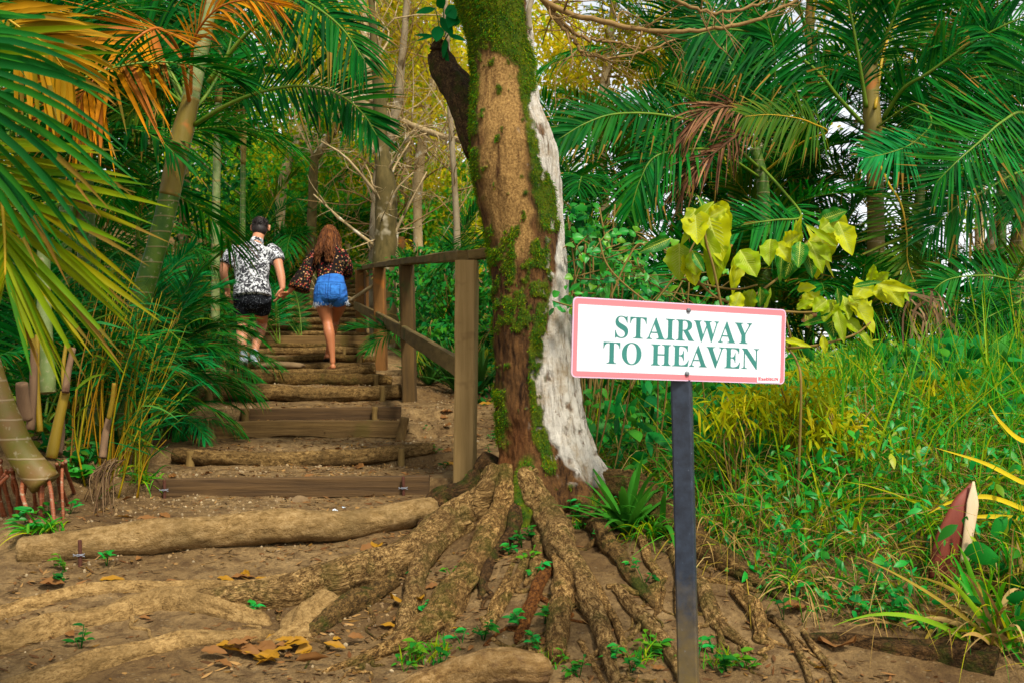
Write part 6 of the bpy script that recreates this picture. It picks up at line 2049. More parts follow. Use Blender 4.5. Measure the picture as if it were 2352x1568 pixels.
SB = [[(1700, 700), (1760, 660), (1820, 610), (1850, 560), (1900, 530)], [(1560, 640), (1620, 655), (1690, 665), (1740, 655)], [(1660, 720), (1640, 620), (1620, 540), (1630, 480)],
      [(1800, 716), (1850, 718), (1900, 712), (1960, 690)], [(1960, 700), (1990, 660), (2030, 640)], [(1810, 800), (1880, 792), (1960, 770), (2000, 740)], [(1700, 700), (1640, 680), (1560, 600), (1520, 570)],
      [(1812, 800), (1786, 780), (1740, 720), (1700, 690)], [(1812, 802), (1816, 780), (1810, 750), (1800, 716)], [(1840, 900), (1830, 830), (1810, 800), (1800, 790)]]
s0 = wloc(shrub)
for k, br in enumerate(SB):
    b = MB()
    pts = PP([(x, y, SY + .10 * math.sin(k * 2 + i * .5)) for i, (x, y) in enumerate(br)])
    if k == 9:
        pts = np.vstack([[s0], pts])
    b.tube(smooth_path(pts, 18), np.linspace(.0055, .0035, 18), 7, rnoise=.15, nfreq=20)
    b.build('branch', M['twig_tan'], shrub)
# (stalk px,py, tip px,py, width px, material)
SLV = [(1618, 470, 1660, 610, 84, 'y'), (1596, 480, 1600, 570, 60, 'y'), (1640, 470, 1680, 540, 56, 'y'), (1650, 520, 1640, 660, 60, 'l'), (1560, 560, 1556, 650, 66, 'l'), (1540, 548, 1470, 580, 34, 'g'),
       (1575, 580, 1600, 660, 52, 'y'), (1700, 575, 1740, 640, 60, 'l'), (1705, 580, 1690, 650, 40, 'y'), (1770, 550, 1758, 610, 44, 'l'), (1780, 560, 1820, 600, 40, 'y'), (1800, 560, 1845, 535, 40, 'y'),
       (1830, 560, 1806, 645, 58, 'g'), (1838, 556, 1834, 615, 40, 'g'), (1850, 560, 1870, 640, 40, 'g'), (1858, 555, 1900, 622, 40, 'l'), (1868, 560, 1886, 640, 46, 'y'), (1880, 530, 1905, 600, 70, 'y'),
       (1895, 505, 1950, 520, 60, 'y'), (1925, 510, 1960, 590, 50, 'y'), (1905, 512, 1870, 540, 40, 'l'), (1990, 650, 1958, 690, 56, 'y'), (2010, 650, 2040, 630, 30, 'l'), (2020, 650, 2040, 700, 44, 'y'),
       (2030, 645, 2082, 706, 52, 'y'), (2000, 645, 2008, 612, 26, 'l'), (1852, 715, 1868, 745, 46, 'b'), (1850, 712, 1850, 685, 40, 'y'), (1880, 700, 1870, 690, 50, 'y'), (1905, 700, 1912, 785, 66, 'g'),
       (1900, 690, 1890, 640 + 60, 40, 'l'), (1935, 680, 1950, 740, 42, 'l'), (1950, 680, 2010, 770, 50, 'y'), (1940, 690, 1930, 780, 36, 'l'), (1920, 690, 1890, 740, 44, 'l'), (1960, 690, 2010, 720, 46, 'y'),
       (1730, 665, 1716, 720, 40, 'l'), (1745, 660, 1760, 715, 36, 'g'), (1700, 672, 1690, 712, 36, 'y'), (1800, 780, 1840, 812, 30, 'l'), (1890, 770, 1896, 812, 18, 'y'), (1610, 520, 1580, 470, 46, 'y'), (1630, 500, 1665, 480, 40, 'y')]
for k in range(34):
    x0, y0, x1, y1, w, m = SLV[(k * 7) % 40]
    SLV.append((x0 + RNG.normal(0, 26), y0 + RNG.normal(0, 22), x1 + RNG.normal(0, 30), y1 + RNG.normal(0, 26), w * RNG.uniform(.35, .7), 'lygl'[k % 4]))
for k, (x0, y0, x1, y1, w, m) in enumerate(SLV):
    Y0 = SY + RNG.uniform(-.12, .06)
    a, e = P(x0, y0, Y0), P(x1, y1, Y0 - RNG.uniform(.0, .06))
    L = np.linalg.norm(e - a)
    L = max(L, .075)
    b = MB()
    leaf_mesh(b, a, e - a + np.array([0, RNG.normal(0, .03), 0]), np.array([RNG.normal(0, .45), -1, RNG.uniform(-.1, .5)]), L * .95, w * Y0 / F * 1.0, .11, RNG.uniform(.0, .25), k * 1.7, K=15, A=9, ragged=.35 if m in 'yl' else .15, veins=True)
    b.build('leaf', [M[{'y': 'shrub_yellow', 'l': 'shrub_lime', 'g': 'shrub_green', 'b': 'shrub_brown'}[m]], M['vein']], shrub)

# ---- climbing vine between trunk and sign
M['vine_leaf'] = leaf_mat('vine_leaf', [(24, 128, 34), (52, 144, 26), (14, 112, 46), (96, 150, 20)], .42, .3, .35)
vine = thing('vine', 'tangled vine with heart shaped leaves between the white bark and the yellow leaved shrub', 'vine', on_ground((1400 - 1176) / F * 4.4, 4.5))
b, c = MB(), MB()
for q in range(26):
    x0, y0 = RNG.uniform(1310, 1640), RNG.uniform(560, 760)
    pts = [P(x0 + RNG.normal(0, 60) * k, y0 + RNG.normal(0, 40) * k, 4.35 + RNG.uniform(-.1, .35)) for k in np.linspace(0, 1.6, 5)]
    pa = smooth_path(pts, 24)
    b.tube(pa, np.linspace(.004, .002, 24), 5)
    for k in range(18):
        p_ = pa[int(RNG.integers(0, 24))] + RNG.normal(0, .02, 3)
        leaf_mesh(c, p_, np.array([RNG.normal(0, .7), RNG.normal(-.3, .4), RNG.normal(-.3, .5)]), np.array([RNG.normal(0, .4), -.9, .6]), RNG.uniform(.022, .060), RNG.uniform(.018, .044), .06, .2, q + k, K=6, A=5)
for q in range(7):
    e = P(RNG.uniform(1340, 1600), RNG.uniform(600, 720), 4.5)
    g0 = on_ground(e[0] + RNG.normal(0, .1), 4.7)
    b.tube(smooth_path([g0, (g0 + e) / 2 + RNG.normal(0, .04, 3), e], 12), .004, 5)
for pts in ([(1376, 548), (1390, 600), (1420, 640), (1480, 690), (1540, 730)], [(1500, 590), (1470, 560), (1440, 600), (1400, 690)], [(1610, 530), (1560, 620), (1500, 700)]):
    b.tube(smooth_path(PP([(x, y, 4.2) for x, y in pts]), 24), .004, 5)
b.build('stem', M['twig_tan'], vine)
c.build('foliage', M['vine_leaf'], vine)

# ---- strap leaved plant behind the sign post, and variegated ones behind the fence
M['strap'] = leaf_mat('strap_leaf', [(62, 128, 20), (84, 140, 24), (40, 112, 30), (112, 146, 30)], .4, .3)
M['strap_var'] = leaf_mat('strap_leaf_striped', [(30, 100, 28), (110, 132, 30), (20, 84, 30), (140, 146, 50)], .45, .3)


def strap_plant(label, base, leaves, mat, name='strap_plant', group=None):
    """leaves: (azimuth deg, elevation deg, length, width, droop)."""
    t = thing(name, label, 'plant', base, group)
    for az_, el_, L_, W_, dr_ in leaves:
        b = MB()
        d_ = np.array([math.cos(math.radians(az_)) * math.cos(math.radians(el_)), math.sin(math.radians(az_)) * math.cos(math.radians(el_)), math.sin(math.radians(el_))])
        w_ = unit(np.cross(d_, [0, 0, 1.0]))
        b.blades([np.asarray(base) + d_ * .01], [d_], [w_], L_, W_, [.7, .95, 1, 1, .95, .85, .7, .5, .28, .03], dr_, .22)
        b.build('leaf', M[mat], t)
    return t


strap_plant('plant with long arching strap leaves right behind the sign post', on_ground((1440 - 1176) / F * 4.15, 4.15), [(RNG.uniform(0, 360), RNG.uniform(30, 82), RNG.uniform(.30, .52), RNG.uniform(.026, .040), RNG.uniform(.15, .6)) for _ in range(26)], 'strap')
strap_plant('smaller strap leaved plant drooping towards the square pole', on_ground((1520 - 1176) / F * 4.1, 4.1), [(RNG.uniform(0, 360), RNG.uniform(30, 75), RNG.uniform(.3, .5), RNG.uniform(.018, .028), RNG.uniform(.3, .7)) for _ in range(12)], 'strap')
for q, (px, Y, lb) in enumerate(((985, 8.6, 'striped strap plant nearest the second fence post'), (1020, 9.4, 'striped strap plant behind the others, below the top rail'), (1050, 8.2, 'striped strap plant close to the first fence post'), (960, 10.2, 'striped strap plant beyond the middle rail, low'), (1100, 8.0, 'striped strap plant between the first fence post and the trunk'))):
    strap_plant(lb, on_ground((px - 1176) / F * Y, Y), [(RNG.uniform(0, 360), RNG.uniform(35, 85), RNG.uniform(.35, .7), RNG.uniform(.03, .05), RNG.uniform(.1, .5)) for _ in range(20)], 'strap_var')
bush_mats = leaf_mat('bush_leaf', [(16, 96, 34), (30, 116, 30), (60, 124, 20), (10, 84, 34)], .42, .3)
M['bush'] = bush_mats
for q, (px, py, Y, r, n_, lb) in enumerate(((1060, 690, 9.4, .5, 900, 'round leaved bush under the top rail beside the trunk'), (975, 650, 11.4, .5, 900, 'leafy bush beyond the fence near the mossy tree'), (1010, 800, 8.8, .28, 420, 'low leafy bush on the soil below the middle rail'),
                                            (1345, 520, 5.6, .15, 110, 'dark broad leaved bush pressed against the white bark'), (1390, 660, 5.8, .36, 420, 'leafy bush behind the tangled vine'), (1540, 800, 6.4, .4, 600, 'leafy bush hidden mostly by the sign'), (1930, 880, 6.6, .35, 500, 'leafy bush at the foot of the tall upright palm'), (2250, 900, 6.2, .35, 500, 'leafy bush at the foot of the frame edge palm'))):
    t = thing('bush', lb, 'bush', on_ground((px - 1176) / F * Y, Y))
    b, c = MB(), MB()
    ct = P(px, py, Y)
    g0 = wloc(t)
    for k in range(14):
        e = ct + RNG.normal(0, .5, 3) * r
        b.tube(smooth_path([g0, g0 * .4 + e * .6 + RNG.normal(0, .05, 3), e], 8), .005, 5)
    d_ = unit(RNG.normal(0, 1, (n_, 3)))
    p_ = ct + d_ * (r * RNG.random(n_) ** .5)[:, None]
    D_ = unit(RNG.normal(0, .7, (n_, 3)) + np.array([0, -.3, -.2]))
    W_ = unit(np.cross(D_, unit(RNG.normal(0, .4, (n_, 3)) + np.array([0, -.7, .7]))))
    c.blades(p_, D_, W_, RNG.uniform(.035, .10, n_), RNG.uniform(.015, .045, n_), OVATE, .3, .12)
    b.build('stem', M['twig_tan'], t)
    c.build('foliage', M['bush'], t)

M['lime_leaf'] = leaf_mat('lime_leaf', [(150, 158, 6), (172, 168, 8), (124, 150, 8), (176, 160, 12)], .5, .45, .1)
for q, (px, py, Y, r, n_, lb) in enumerate(((1830, 915, 4.15, .18, 420, 'feathery lime yellow plant below the yellow leaved shrub'), (1690, 935, 4.1, .14, 260, 'lime yellow plant just past the lower sign corner'), (1920, 980, 4.0, .13, 240, 'smaller lime yellow plant among green grass'), (2170, 900, 4.4, .13, 160, 'lime leaved weed beside the purple flowers'))):
    t = thing('weed_plant', lb, 'weed', on_ground((px - 1176) / F * Y, Y))
    g0 = wloc(t)
    ct = P(px, py, Y)
    b, c = MB(), MB()
    for k in range(10):
        b.tube(smooth_path([g0, g0 * .4 + ct * .6 + RNG.normal(0, .04, 3), ct + RNG.normal(0, .6, 3) * r], 8), .003, 4)
    d_ = unit(RNG.normal(0, 1, (n_, 3)))
    p_ = ct + d_ * (r * RNG.random(n_) ** .5)[:, None] * np.array([1.3, 1, .9])
    D_ = unit(RNG.normal(0, .7, (n_, 3)) + np.array([0, -.2, -.4]))
    c.blades(p_, D_, unit(np.cross(D_, RNG.normal(0, 1, (n_, 3)))), RNG.uniform(.04, .11, n_), RNG.uniform(.006, .016, n_), OVATE, .4, .12)
    b.build('stem', M['twig_tan'], t)
    c.build('foliage', M['lime_leaf'], t)

# ---- the weedy bank
edge = np.array([drop(x, y) for x, y in ((1330, 1090), (1390, 1130), (1450, 1175), (1520, 1230), (1600, 1275), (1690, 1330), (1780, 1380), (1880, 1425), (2000, 1455), (2130, 1470), (2260, 1500), (2400, 1540), (2600, 1580))])
edge = edge[np.argsort(edge[:, 0])]


def bank_points(n, y1=7.2, bias=1.0):
    x = RNG.uniform(.25, 5.2, n * 3)
    Y = RNG.uniform(2.3, y1, n * 3)
    yb = np.interp(x, edge[:, 0], edge[:, 1])
    px = x / Y * F + 1176
    k = (np.hypot(x - .49, Y - 4.15) > .24) & (Y > yb + .12 * fbm(x * 4, Y * 4, 0, 2)) & (px < 2900) & (px > 1325)
    x, Y = x[k][:n], Y[k][:n]
    return x, Y, np.clip((Y - np.interp(x, edge[:, 0], edge[:, 1])) / .6, 0, 1)


M['weed'] = leaf_mat('weed_leaf', [(14, 122, 34), (24, 140, 36), (10, 106, 40), (60, 146, 20), (16, 146, 60)], .42, .3, .3)
M['weed_lime'] = leaf_mat('weed_leaf_lime', [(104, 140, 10), (140, 152, 12), (70, 134, 20), (160, 160, 16)], .45, .35, .3)
M['grass'] = leaf_mat('grass_blade', [(28, 136, 24), (80, 152, 14), (20, 140, 44), (140, 166, 12), (172, 170, 20), (50, 146, 26)], .5, .4, .1)
M['straw'] = leaf_mat('dry_grass', [(150, 120, 62), (170, 144, 88), (124, 94, 44), (140, 120, 40)], .8, .2, .1)
M['weed_dark'] = leaf_mat('weed_leaf_dark', [(10, 80, 28), (24, 96, 22), (40, 104, 16)], .5, .3, .1)
M['weed_small'] = leaf_mat('weed_leaf_yellowing', [(50, 120, 22), (84, 130, 16), (30, 112, 30)], .5, .3, .1)
b = MB()
n = 19500
x, Y, dp = bank_points(n)
n = len(x)
hh = (.04 + .30 * dp * (0.5 + .5 * sstep(.3, 1.6, x))) * (1 + .5 * fbm(x * 1.4, Y * 1.4, 9, 2))
pz = ground(x, Y) + np.clip(hh, .02, 1) * RNG.random(n) ** .8
cl = fbm(x * 2.2, Y * 2.2, pz * 2, 3) > -.18
x, Y, pz = x[cl], Y[cl], pz[cl]
n = len(x)
D_ = unit(RNG.normal(0, .8, (n, 3)) + np.array([0, -.35, -.1]))
W_ = unit(np.cross(D_, unit(RNG.normal(0, .45, (n, 3)) + np.array([0, -.5, .8]))))
sz = RNG.uniform(.024, .066, n)
b.blades(np.stack([x, Y, pz], -1), D_, W_, sz, sz * RNG.uniform(.22, .5, n), OVATE, .3, .12, mi=0)
b.q[-1], b.qm[-1] = b.q[-1], (np.repeat((fbm(x * 1.1 + 3, Y * 1.1, 2, 2) + RNG.normal(0, .18, n) > .26).astype(int), 10))
tag(b.build('undergrowth', [M['weed'], M['weed_lime']]), kind='stuff')
b = MB()
x, Y, dp = bank_points(5200)
cl = fbm(x * 1.3 + 7, Y * 1.3, 3, 3) > .02
x, Y, dp = x[cl], Y[cl], dp[cl]
n = len(x)
D_ = unit(RNG.normal(0, .8, (n, 3)) + np.array([0, -.4, -.15]))
W_ = unit(np.cross(D_, unit(RNG.normal(0, .5, (n, 3)) + np.array([0, -.6, .7]))))
sz = RNG.uniform(.05, .13, n)
b.blades(np.stack([x, Y, ground(x, Y) + RNG.random(n) * (.08 + .34 * dp)], -1), D_, W_, sz, sz * RNG.uniform(.35, .65, n), OVATE, .35, .14)
M['broad_weed'] = leaf_mat('broad_weed_leaf', [(10, 96, 30), (22, 118, 28), (14, 110, 48), (60, 126, 20), (12, 84, 24)], .5, .3, .1)
tag(b.build('broadleaf_undergrowth', M['broad_weed']), kind='stuff')
b = MB()
x, Y, dp = bank_points(17000, 6.5)
n = len(x)
el = RNG.uniform(.5, 1.5, n)
az = RNG.uniform(0, 6.28, n)
D_ = np.stack([np.cos(az) * np.cos(el), np.sin(az) * np.cos(el), np.sin(el)], -1)
W_ = unit(np.cross(D_, RNG.normal(0, 1, (n, 3))))
tall = .5 + .9 * sstep(-.1, .45, fbm(x * .9, Y * .9, 4, 2))
b.blades(np.stack([x, Y, ground(x, Y) - .01], -1), D_, W_, RNG.uniform(.16, .58, n) * (.35 + .95 * dp) * tall, RNG.uniform(.003, .011, n), [1, .95, .85, .7, .45, .04], RNG.uniform(.1, .9, n), .1)
tag(b.build('grass', M['grass']), kind='stuff')
b = MB()
x, Y, dp = bank_points(9500, 6.0)
n = len(x)
el = RNG.uniform(-.1, 1.3, n)
az = RNG.uniform(0, 6.28, n)
D_ = np.stack([np.cos(az) * np.cos(el), np.sin(az) * np.cos(el) - .4, np.sin(el)], -1)
D_ = unit(D_)
W_ = unit(np.cross(D_, RNG.normal(0, 1, (n, 3))))
b.blades(np.stack([x, Y, ground(x, Y) + RNG.random(n) * .16 * dp], -1), D_, W_, RNG.uniform(.12, .42, n), RNG.uniform(.002, .0055, n), [1, .95, .85, .7, .45, .04], RNG.uniform(.2, 1.0, n), 0)
tag(b.build('dry_grass', M['straw']), kind='stuff')


def grass_clump(label, px, py, n, L, W, mats=('grass',), Y=None, lean=(0, 0), el=(45, 85), dr=(.2, .9), name='grass_clump'):
    base = drop(px, py) if Y is None else on_ground((px - 1176) / F * Y, Y)
    t = thing(name, label, 'grass', base)
    for m in mats:
        b = MB()
        k = n // len(mats)
        e_, a_ = np.radians(RNG.uniform(*el, k)), RNG.uniform(0, 6.28, k)
        D_ = unit(np.stack([np.cos(a_) * np.cos(e_) + lean[0], np.sin(a_) * np.cos(e_) + lean[1], np.sin(e_)], -1))
        W_ = unit(np.cross(D_, RNG.normal(0, 1, (k, 3))))
        b.blades(base + RNG.normal(0, .03, (k, 3)) * [1, 1, .1], D_, W_, RNG.uniform(.5, 1, k) * L, RNG.uniform(.7, 1.2, k) * W, [.8, 1, 1, .9, .8, .65, .45, .25, .03], RNG.uniform(*dr, k), .18)
        b.build('foliage', M[m], t)
    return t


M['yellow_blade'] = leaf_mat('yellow_blade', [(190, 168, 24), (200, 176, 30), (176, 150, 24)], .45, .3)
grass_clump('big coarse grass clump in the lower corner, green over brown blades', 2290, 1490, 60, .62, .020, ('grass', 'straw'), el=(35, 85))
grass_clump('second coarse grass clump at the frame edge beside the reddish sheath', 2340, 1400, 50, .60, .020, ('grass', 'straw'), el=(45, 88))
grass_clump('tuft of brown hanging blades over the dark cut bank', 2230, 1450, 40, .5, .012, ('straw', 'grass'), lean=(-.1, -.5), el=(10, 60), dr=(.6, 1.3))
grass_clump('tall upright grass tuft beneath the yellow leaved shrub', 1960, 1000, 60, .62, .014, ('grass',), Y=4.9, el=(62, 88), dr=(.05, .5))
grass_clump('spray of long fine grass hanging just past the square pole', 1640, 1110, 70, .55, .007, ('grass', 'straw'), Y=4.0, lean=(0, -.4), el=(20, 75), dr=(.5, 1.2))
grass_clump('fine grass tuft hanging over the roots before the pale bark', 1480, 1120, 50, .45, .006, ('grass',), Y=4.1, lean=(0, -.4), el=(20, 75), dr=(.5, 1.2))
grass_clump('dry straw tuft standing in the middle of the weeds', 1985, 1130, 60, .42, .008, ('straw',), Y=4.3, el=(50, 88), dr=(.05, .5))
grass_clump('dry straw tuft drooping at the edge of the weeds', 1830, 1340, 50, .34, .006, ('straw', 'grass'), lean=(-.1, -.5), el=(10, 70), dr=(.6, 1.2))
grass_clump('grass tuft at the foot of the rusty aerial roots', 100, 1235, 40, .20, .012, ('grass',), el=(20, 75), dr=(.3, 1))
grass_clump('grass tuft hanging over the end of the wide dark plank', 340, 1090, 40, .26, .010, ('grass',), Y=5.05, el=(20, 80), dr=(.4, 1.2))
grass_clump('grass tuft under the yellow stalks beside the gravel', 270, 1120, 40, .24, .010, ('grass', 'straw'), Y=5.1, el=(20, 80), dr=(.4, 1.2))
TU = [(1352, 1165, None, 'grass', .14, .005, 'short, close against the pale bark foot'), (1402, 1200, None, 'grass', .16, .005, 'short, between two mossy roots'), (1440, 1165, None, 'grass', .20, .005, 'growing over the big root beyond the pale bark'), (1330, 1215, None, 'grass', .10, .004, 'tiny, in the hollow between forked roots'), (965, 1525, None, 'grass', .10, .005, 'tiny, at the tip of the long tan root'), (1010, 1500, None, 'grass', .09, .005, 'tiny, against the bare foreground root'), (1250, 1540, None, 'grass', .12, .004, 'short, at the end of the bare foreground root'), (1660, 1530, None, 'grass', .12, .004, 'short, at the foot of the square pole'), (1480, 1520, None, 'grass', .12, .004, 'short, on the bare soil before the square pole'),
      (1560, 930, 5.0, 'grass', .45, .008, 'half hidden by the lower edge of the sign'), (1700, 960, 4.7, 'grass', .5, .010, 'in line with the sign end, in front of lime leaves'), (1760, 1080, 4.3, 'grass', .45, .009, 'in the weeds below the sign corner'),
      (1880, 1180, 4.1, 'straw', .40, .006, 'pale and dry between two green tufts'), (2060, 1060, 4.5, 'grass', .55, .011, 'broad bladed, below the dry frond strips'), (2150, 980, 5.0, 'grass', .55, .010, 'behind the reddish sheath, upright'),
      (2260, 1000, 4.6, 'grass', .5, .012, 'under the purple flowers'), (2080, 1220, 3.9, 'grass', .42, .010, 'just before the reddish sheath, nearer the roots'), (1720, 1180, 3.9, 'straw', .42, .006, 'dry, trailing down the bank beside the square pole'),
      (1950, 1270, 3.7, 'grass', .4, .010, 'bending over the bare edge of the bank'), (2320, 1130, 4.0, 'grass', .6, .014, 'tallest one at the frame edge'), (1840, 1020, 4.6, 'straw', .5, .007, 'dry stems rising under the yellow leaved shrub'),
      (1650, 1040, 4.4, 'grass', .55, .012, 'arching past the square pole, bright'), (2180, 1130, 4.1, 'straw', .45, .006, 'dry, right behind the reddish sheath')]
for px_, py_, Y_, m_, L_, W_, lb_ in TU:
    grass_clump('grass tuft ' + lb_, px_, py_, 46, L_, W_, (m_,), Y=Y_, el=(38, 88), dr=(.15, 1.0))
t = thing('yellow_blade', 'long yellow blades curving in from the frame edge over the reddish sheath', 'leaf blades', on_ground((2440 - 1176) / F * 3.6, 3.6))
t0 = wloc(t)
for rows in ([(2420, 1130), (2352, 1108), (2260, 1062), (2150, 1028)], [(2430, 1200), (2352, 1168), (2270, 1140), (2190, 1150), (2130, 1180)], [(2430, 1215), (2352, 1192), (2260, 1185), (2170, 1195)], [(2440, 1020), (2352, 1012), (2300, 970), (2270, 925)]):
    pts = np.vstack([[t0], PP([(x, y, 3.55) for x, y in rows])])
    c = smooth_path(pts, 24)
    T = unit(np.gradient(c, axis=0))
    W = unit(np.cross(T, [0.2, -1.0, 0.3]))
    w = np.interp(np.linspace(0, 1, 24), [0, .3, .7, 1], [.012, .020, .016, .001])[:, None]
    b = MB()
    Vv = np.stack([c - W * w / 2, c + np.cross(T, W) * w * .2, c + W * w / 2], 1).reshape(-1, 3)
    i, j = np.meshgrid(np.arange(23), np.arange(2), indexing='ij')
    o = i * 3 + j
    b.add(Vv, np.stack([o, o + 1, o + 4, o + 3], -1).reshape(-1, 4))
    b.build('leaf', M['yellow_blade'], t)
# reddish sheath with pale stalk
SHY = float(drop(2185, 1325)[1]) - .02
sh_ = thing('palm_sheath', 'fallen reddish brown palm sheath with a pale edge standing in the weeds', 'palm sheath', drop(2190, 1310))
b = MB()
c = smooth_path(PP([(2175, 1330, SHY), (2180, 1260, SHY), (2205, 1180, SHY), (2230, 1110, SHY + .03)]), 24)
b.tube(c, np.interp(np.linspace(0, 1, 24), [0, .4, .8, 1], [.062, .060, .035, .004]), 18, rb=np.interp(np.linspace(0, 1, 24), [0, .4, .8, 1], [.02, .02, .014, .004]), up=(0, -1, 0), rnoise=.1, nfreq=8)
M['sheath'] = plain_mat('sheath_red', (104, 40, 26), (136, 66, 46), 12, .6, .3, (1, 1, .2), spots=((84, 34, 24), 5))
b.build('sheath', M['sheath'], sh_)
b = MB()
b.tube(smooth_path(PP([(2215, 1290, SHY - .03), (2224, 1230, SHY - .03), (2234, 1160, SHY - .02), (2236, 1105, SHY)]), 20), np.interp(np.linspace(0, 1, 20), [0, .7, 1], [.016, .022, .004]), 12, rb=np.linspace(.010, .004, 20), up=(0, -1, 0))
M['sheath_pale'] = plain_mat('sheath_pale_edge', (196, 164, 120), (214, 190, 156), 14, .6, .3, (1, 1, .2))
b.build('pale_edge', M['sheath_pale'], sh_)
# purple flowers
M['purple'] = leaf_mat('purple_petal', [(140, 120, 200), (120, 104, 190), (160, 140, 210)], .5, .3)
FL = thing('flower', 'purple flowered weed with thin upright stalks near the dry frond strips', 'flower', on_ground((2250 - 1176) / F * 5.2, 5.2))
f0 = wloc(FL)
for x_, y_ in ((2140, 884), (2156, 882), (2246, 870), (2285, 895), (2312, 880), (2248, 1020), (2344, 914), (2150, 840)):
    e = P(x_, y_, 5.2)
    b = MB()
    b.tube(smooth_path([f0 + np.array([(e[0] - f0[0]) * .6, 0, 0]), f0 * .3 + e * .7, e], 8), .002, 4)
    b.build('stem', M['grass'], FL)
    b = MB()
    d_ = unit(RNG.normal(0, 1, (16, 3)))
    b.blades(np.repeat(e[None], 16, 0), d_, unit(np.cross(d_, RNG.normal(0, 1, (16, 3)))), .014, .008, [.4, 1, .8, .2])
    b.build('blossom', M['purple'], FL)
# dark cut bank log at the lower edge
b = MB()
b = root_mesh(smooth_path(np.array([drop(x, y) for x, y in ((1850, 1478), (1950, 1484), (2060, 1500), (2180, 1520), (2300, 1545))]) + [0, .03, -.005], 90), np.linspace(.028, .062, 90), 7.7, 40, .3)
tag(b.build('old_log', M['root_dark'], att='mask'), 'dark rotten log half buried along the foot of the weedy bank', 'log')

# ---- single weeds between the roots
WSP = [(1015, 1235), (1100, 1180), (1120, 1245), (1170, 1275), (1200, 1262), (1215, 1290), (1330, 1190), (1370, 1175), (1400, 1200), (1380, 1250), (1425, 1215), (1345, 1215), (1310, 1180), (955, 1335), (1040, 1330), (990, 1420),
       (1010, 1540), (960, 1520), (1060, 1480), (1110, 1470), (930, 1545), (1195, 1450), (1250, 1435), (1290, 1450), (1240, 1500), (1330, 1560), (1300, 1520), (1410, 1530), (1450, 1545), (1500, 1500), (1440, 1310), (1480, 1340), (1560, 1420),
       (1640, 1500), (1670, 1540), (1720, 1540), (1600, 1530), (1800, 1425), (1845, 1430), (1780, 1300), (1700, 1260), (1960, 1395), (1990, 1420), (1890, 1360), (1840, 1290), (2010, 1380), (2060, 1440), (150, 1310), (245, 1300), (130, 1345), (640, 1385), (590, 1420), (185, 1492),
       (180, 1105), (160, 1180), (110, 1190), (60, 1200), (1130, 1010), (1125, 1040), (1000, 1040), (980, 1000), (1020, 1075), (1095, 1120), (1230, 1330), (1225, 1245), (1360, 1140), (1430, 1170)]
for q, (x_, y_) in enumerate(WSP):
    p0 = drop(x_, y_)
    big = 1.0 if y_ > 1080 else .8
    b = MB()
    ns = int(RNG.integers(2, 5))
    for s in range(ns):
        hgt = RNG.uniform(.02, .075) * big
        a_ = RNG.uniform(0, 6.28)
        e = p0 + np.array([math.cos(a_) * .025, math.sin(a_) * .025, hgt])
        b.tube([p0 - [0, 0, .01], (p0 + e) / 2, e], .0016, 4)
        for k in range(int(RNG.integers(3, 6))):
            a2 = RNG.uniform(0, 6.28)
            d_ = np.array([math.cos(a2), math.sin(a2), RNG.uniform(-.1, .6)])
            L_ = RNG.uniform(.018, .045) * big
            leaf_mesh(b, e - np.array([0, 0, RNG.uniform(0, hgt * .6)]), d_, np.array([0, -.3, 1.0]), L_, L_ * RNG.uniform(.4, .62), .03, .2, q + k, K=6, A=5)
    tag(b.build('weed', M[('weed', 'weed_dark', 'weed_small')[q % 3]]), 'small green weed rooted on bare soil among the tree roots and steps', 'weed', 'small weeds on the bare soil')
# weeds at the palm roots have larger leaves
for q, (x_, y_, lb) in enumerate(((185, 1090, 'broad leaved weed between the aerial roots and the dry strips'), (60, 1220, 'bunch of narrow leaved weeds below the aerial roots'))):
    p0 = drop(x_, y_ + 20)
    b = MB()
    for k in range(16):
        a2 = RNG.uniform(0, 6.28)
        d_ = np.array([math.cos(a2), math.sin(a2) - .3, RNG.uniform(.1, .9)])
        L_ = RNG.uniform(.05, .11)
        leaf_mesh(b, p0 + np.array([RNG.normal(0, .03), RNG.normal(0, .02), RNG.uniform(0, .10)]), d_, np.array([0, -.6, 1.0]), L_, L_ * (.6 if q == 0 else .3), .05, .2, q + k, K=7, A=5)
    tag(b.build('weed', M['weed']), lb, 'weed')

# ---- fallen leaves
M['litter_brown'] = leaf_mat('fallen_leaf_brown', [(104, 66, 28), (84, 50, 24), (124, 84, 40), (92, 60, 40)], .7, .1, .2)
M['litter_yellow'] = leaf_mat('fallen_leaf_yellow', [(146, 98, 8), (132, 86, 12), (158, 116, 14), (120, 78, 16), (160, 128, 10)], .6, .1, .2)


def fallen(x_, y_, Lpx, Wpx, ang, mat, label, group=None, lift=.006, tilt=.2):
    p = drop(x_, y_)
    s = p[1] / F
    b = MB()
    a = math.radians(ang)
    d_ = np.array([math.cos(a), math.sin(a) * 1.0, RNG.normal(0, .1)])
    L = Lpx * s
    n_ = np.array([RNG.normal(0, tilt), RNG.normal(-.2, tilt), 1])
    leaf_mesh(b, p - d_ * L / 2 + np.array([0, 0, lift + Wpx * s * .1]), d_, n_, L, Wpx * s * 1.5, .10, RNG.uniform(-.15, .2), x_ * .7, K=9, A=7)
    return tag(b.build('fallen_leaf', M[mat]), label, 'leaf', group)


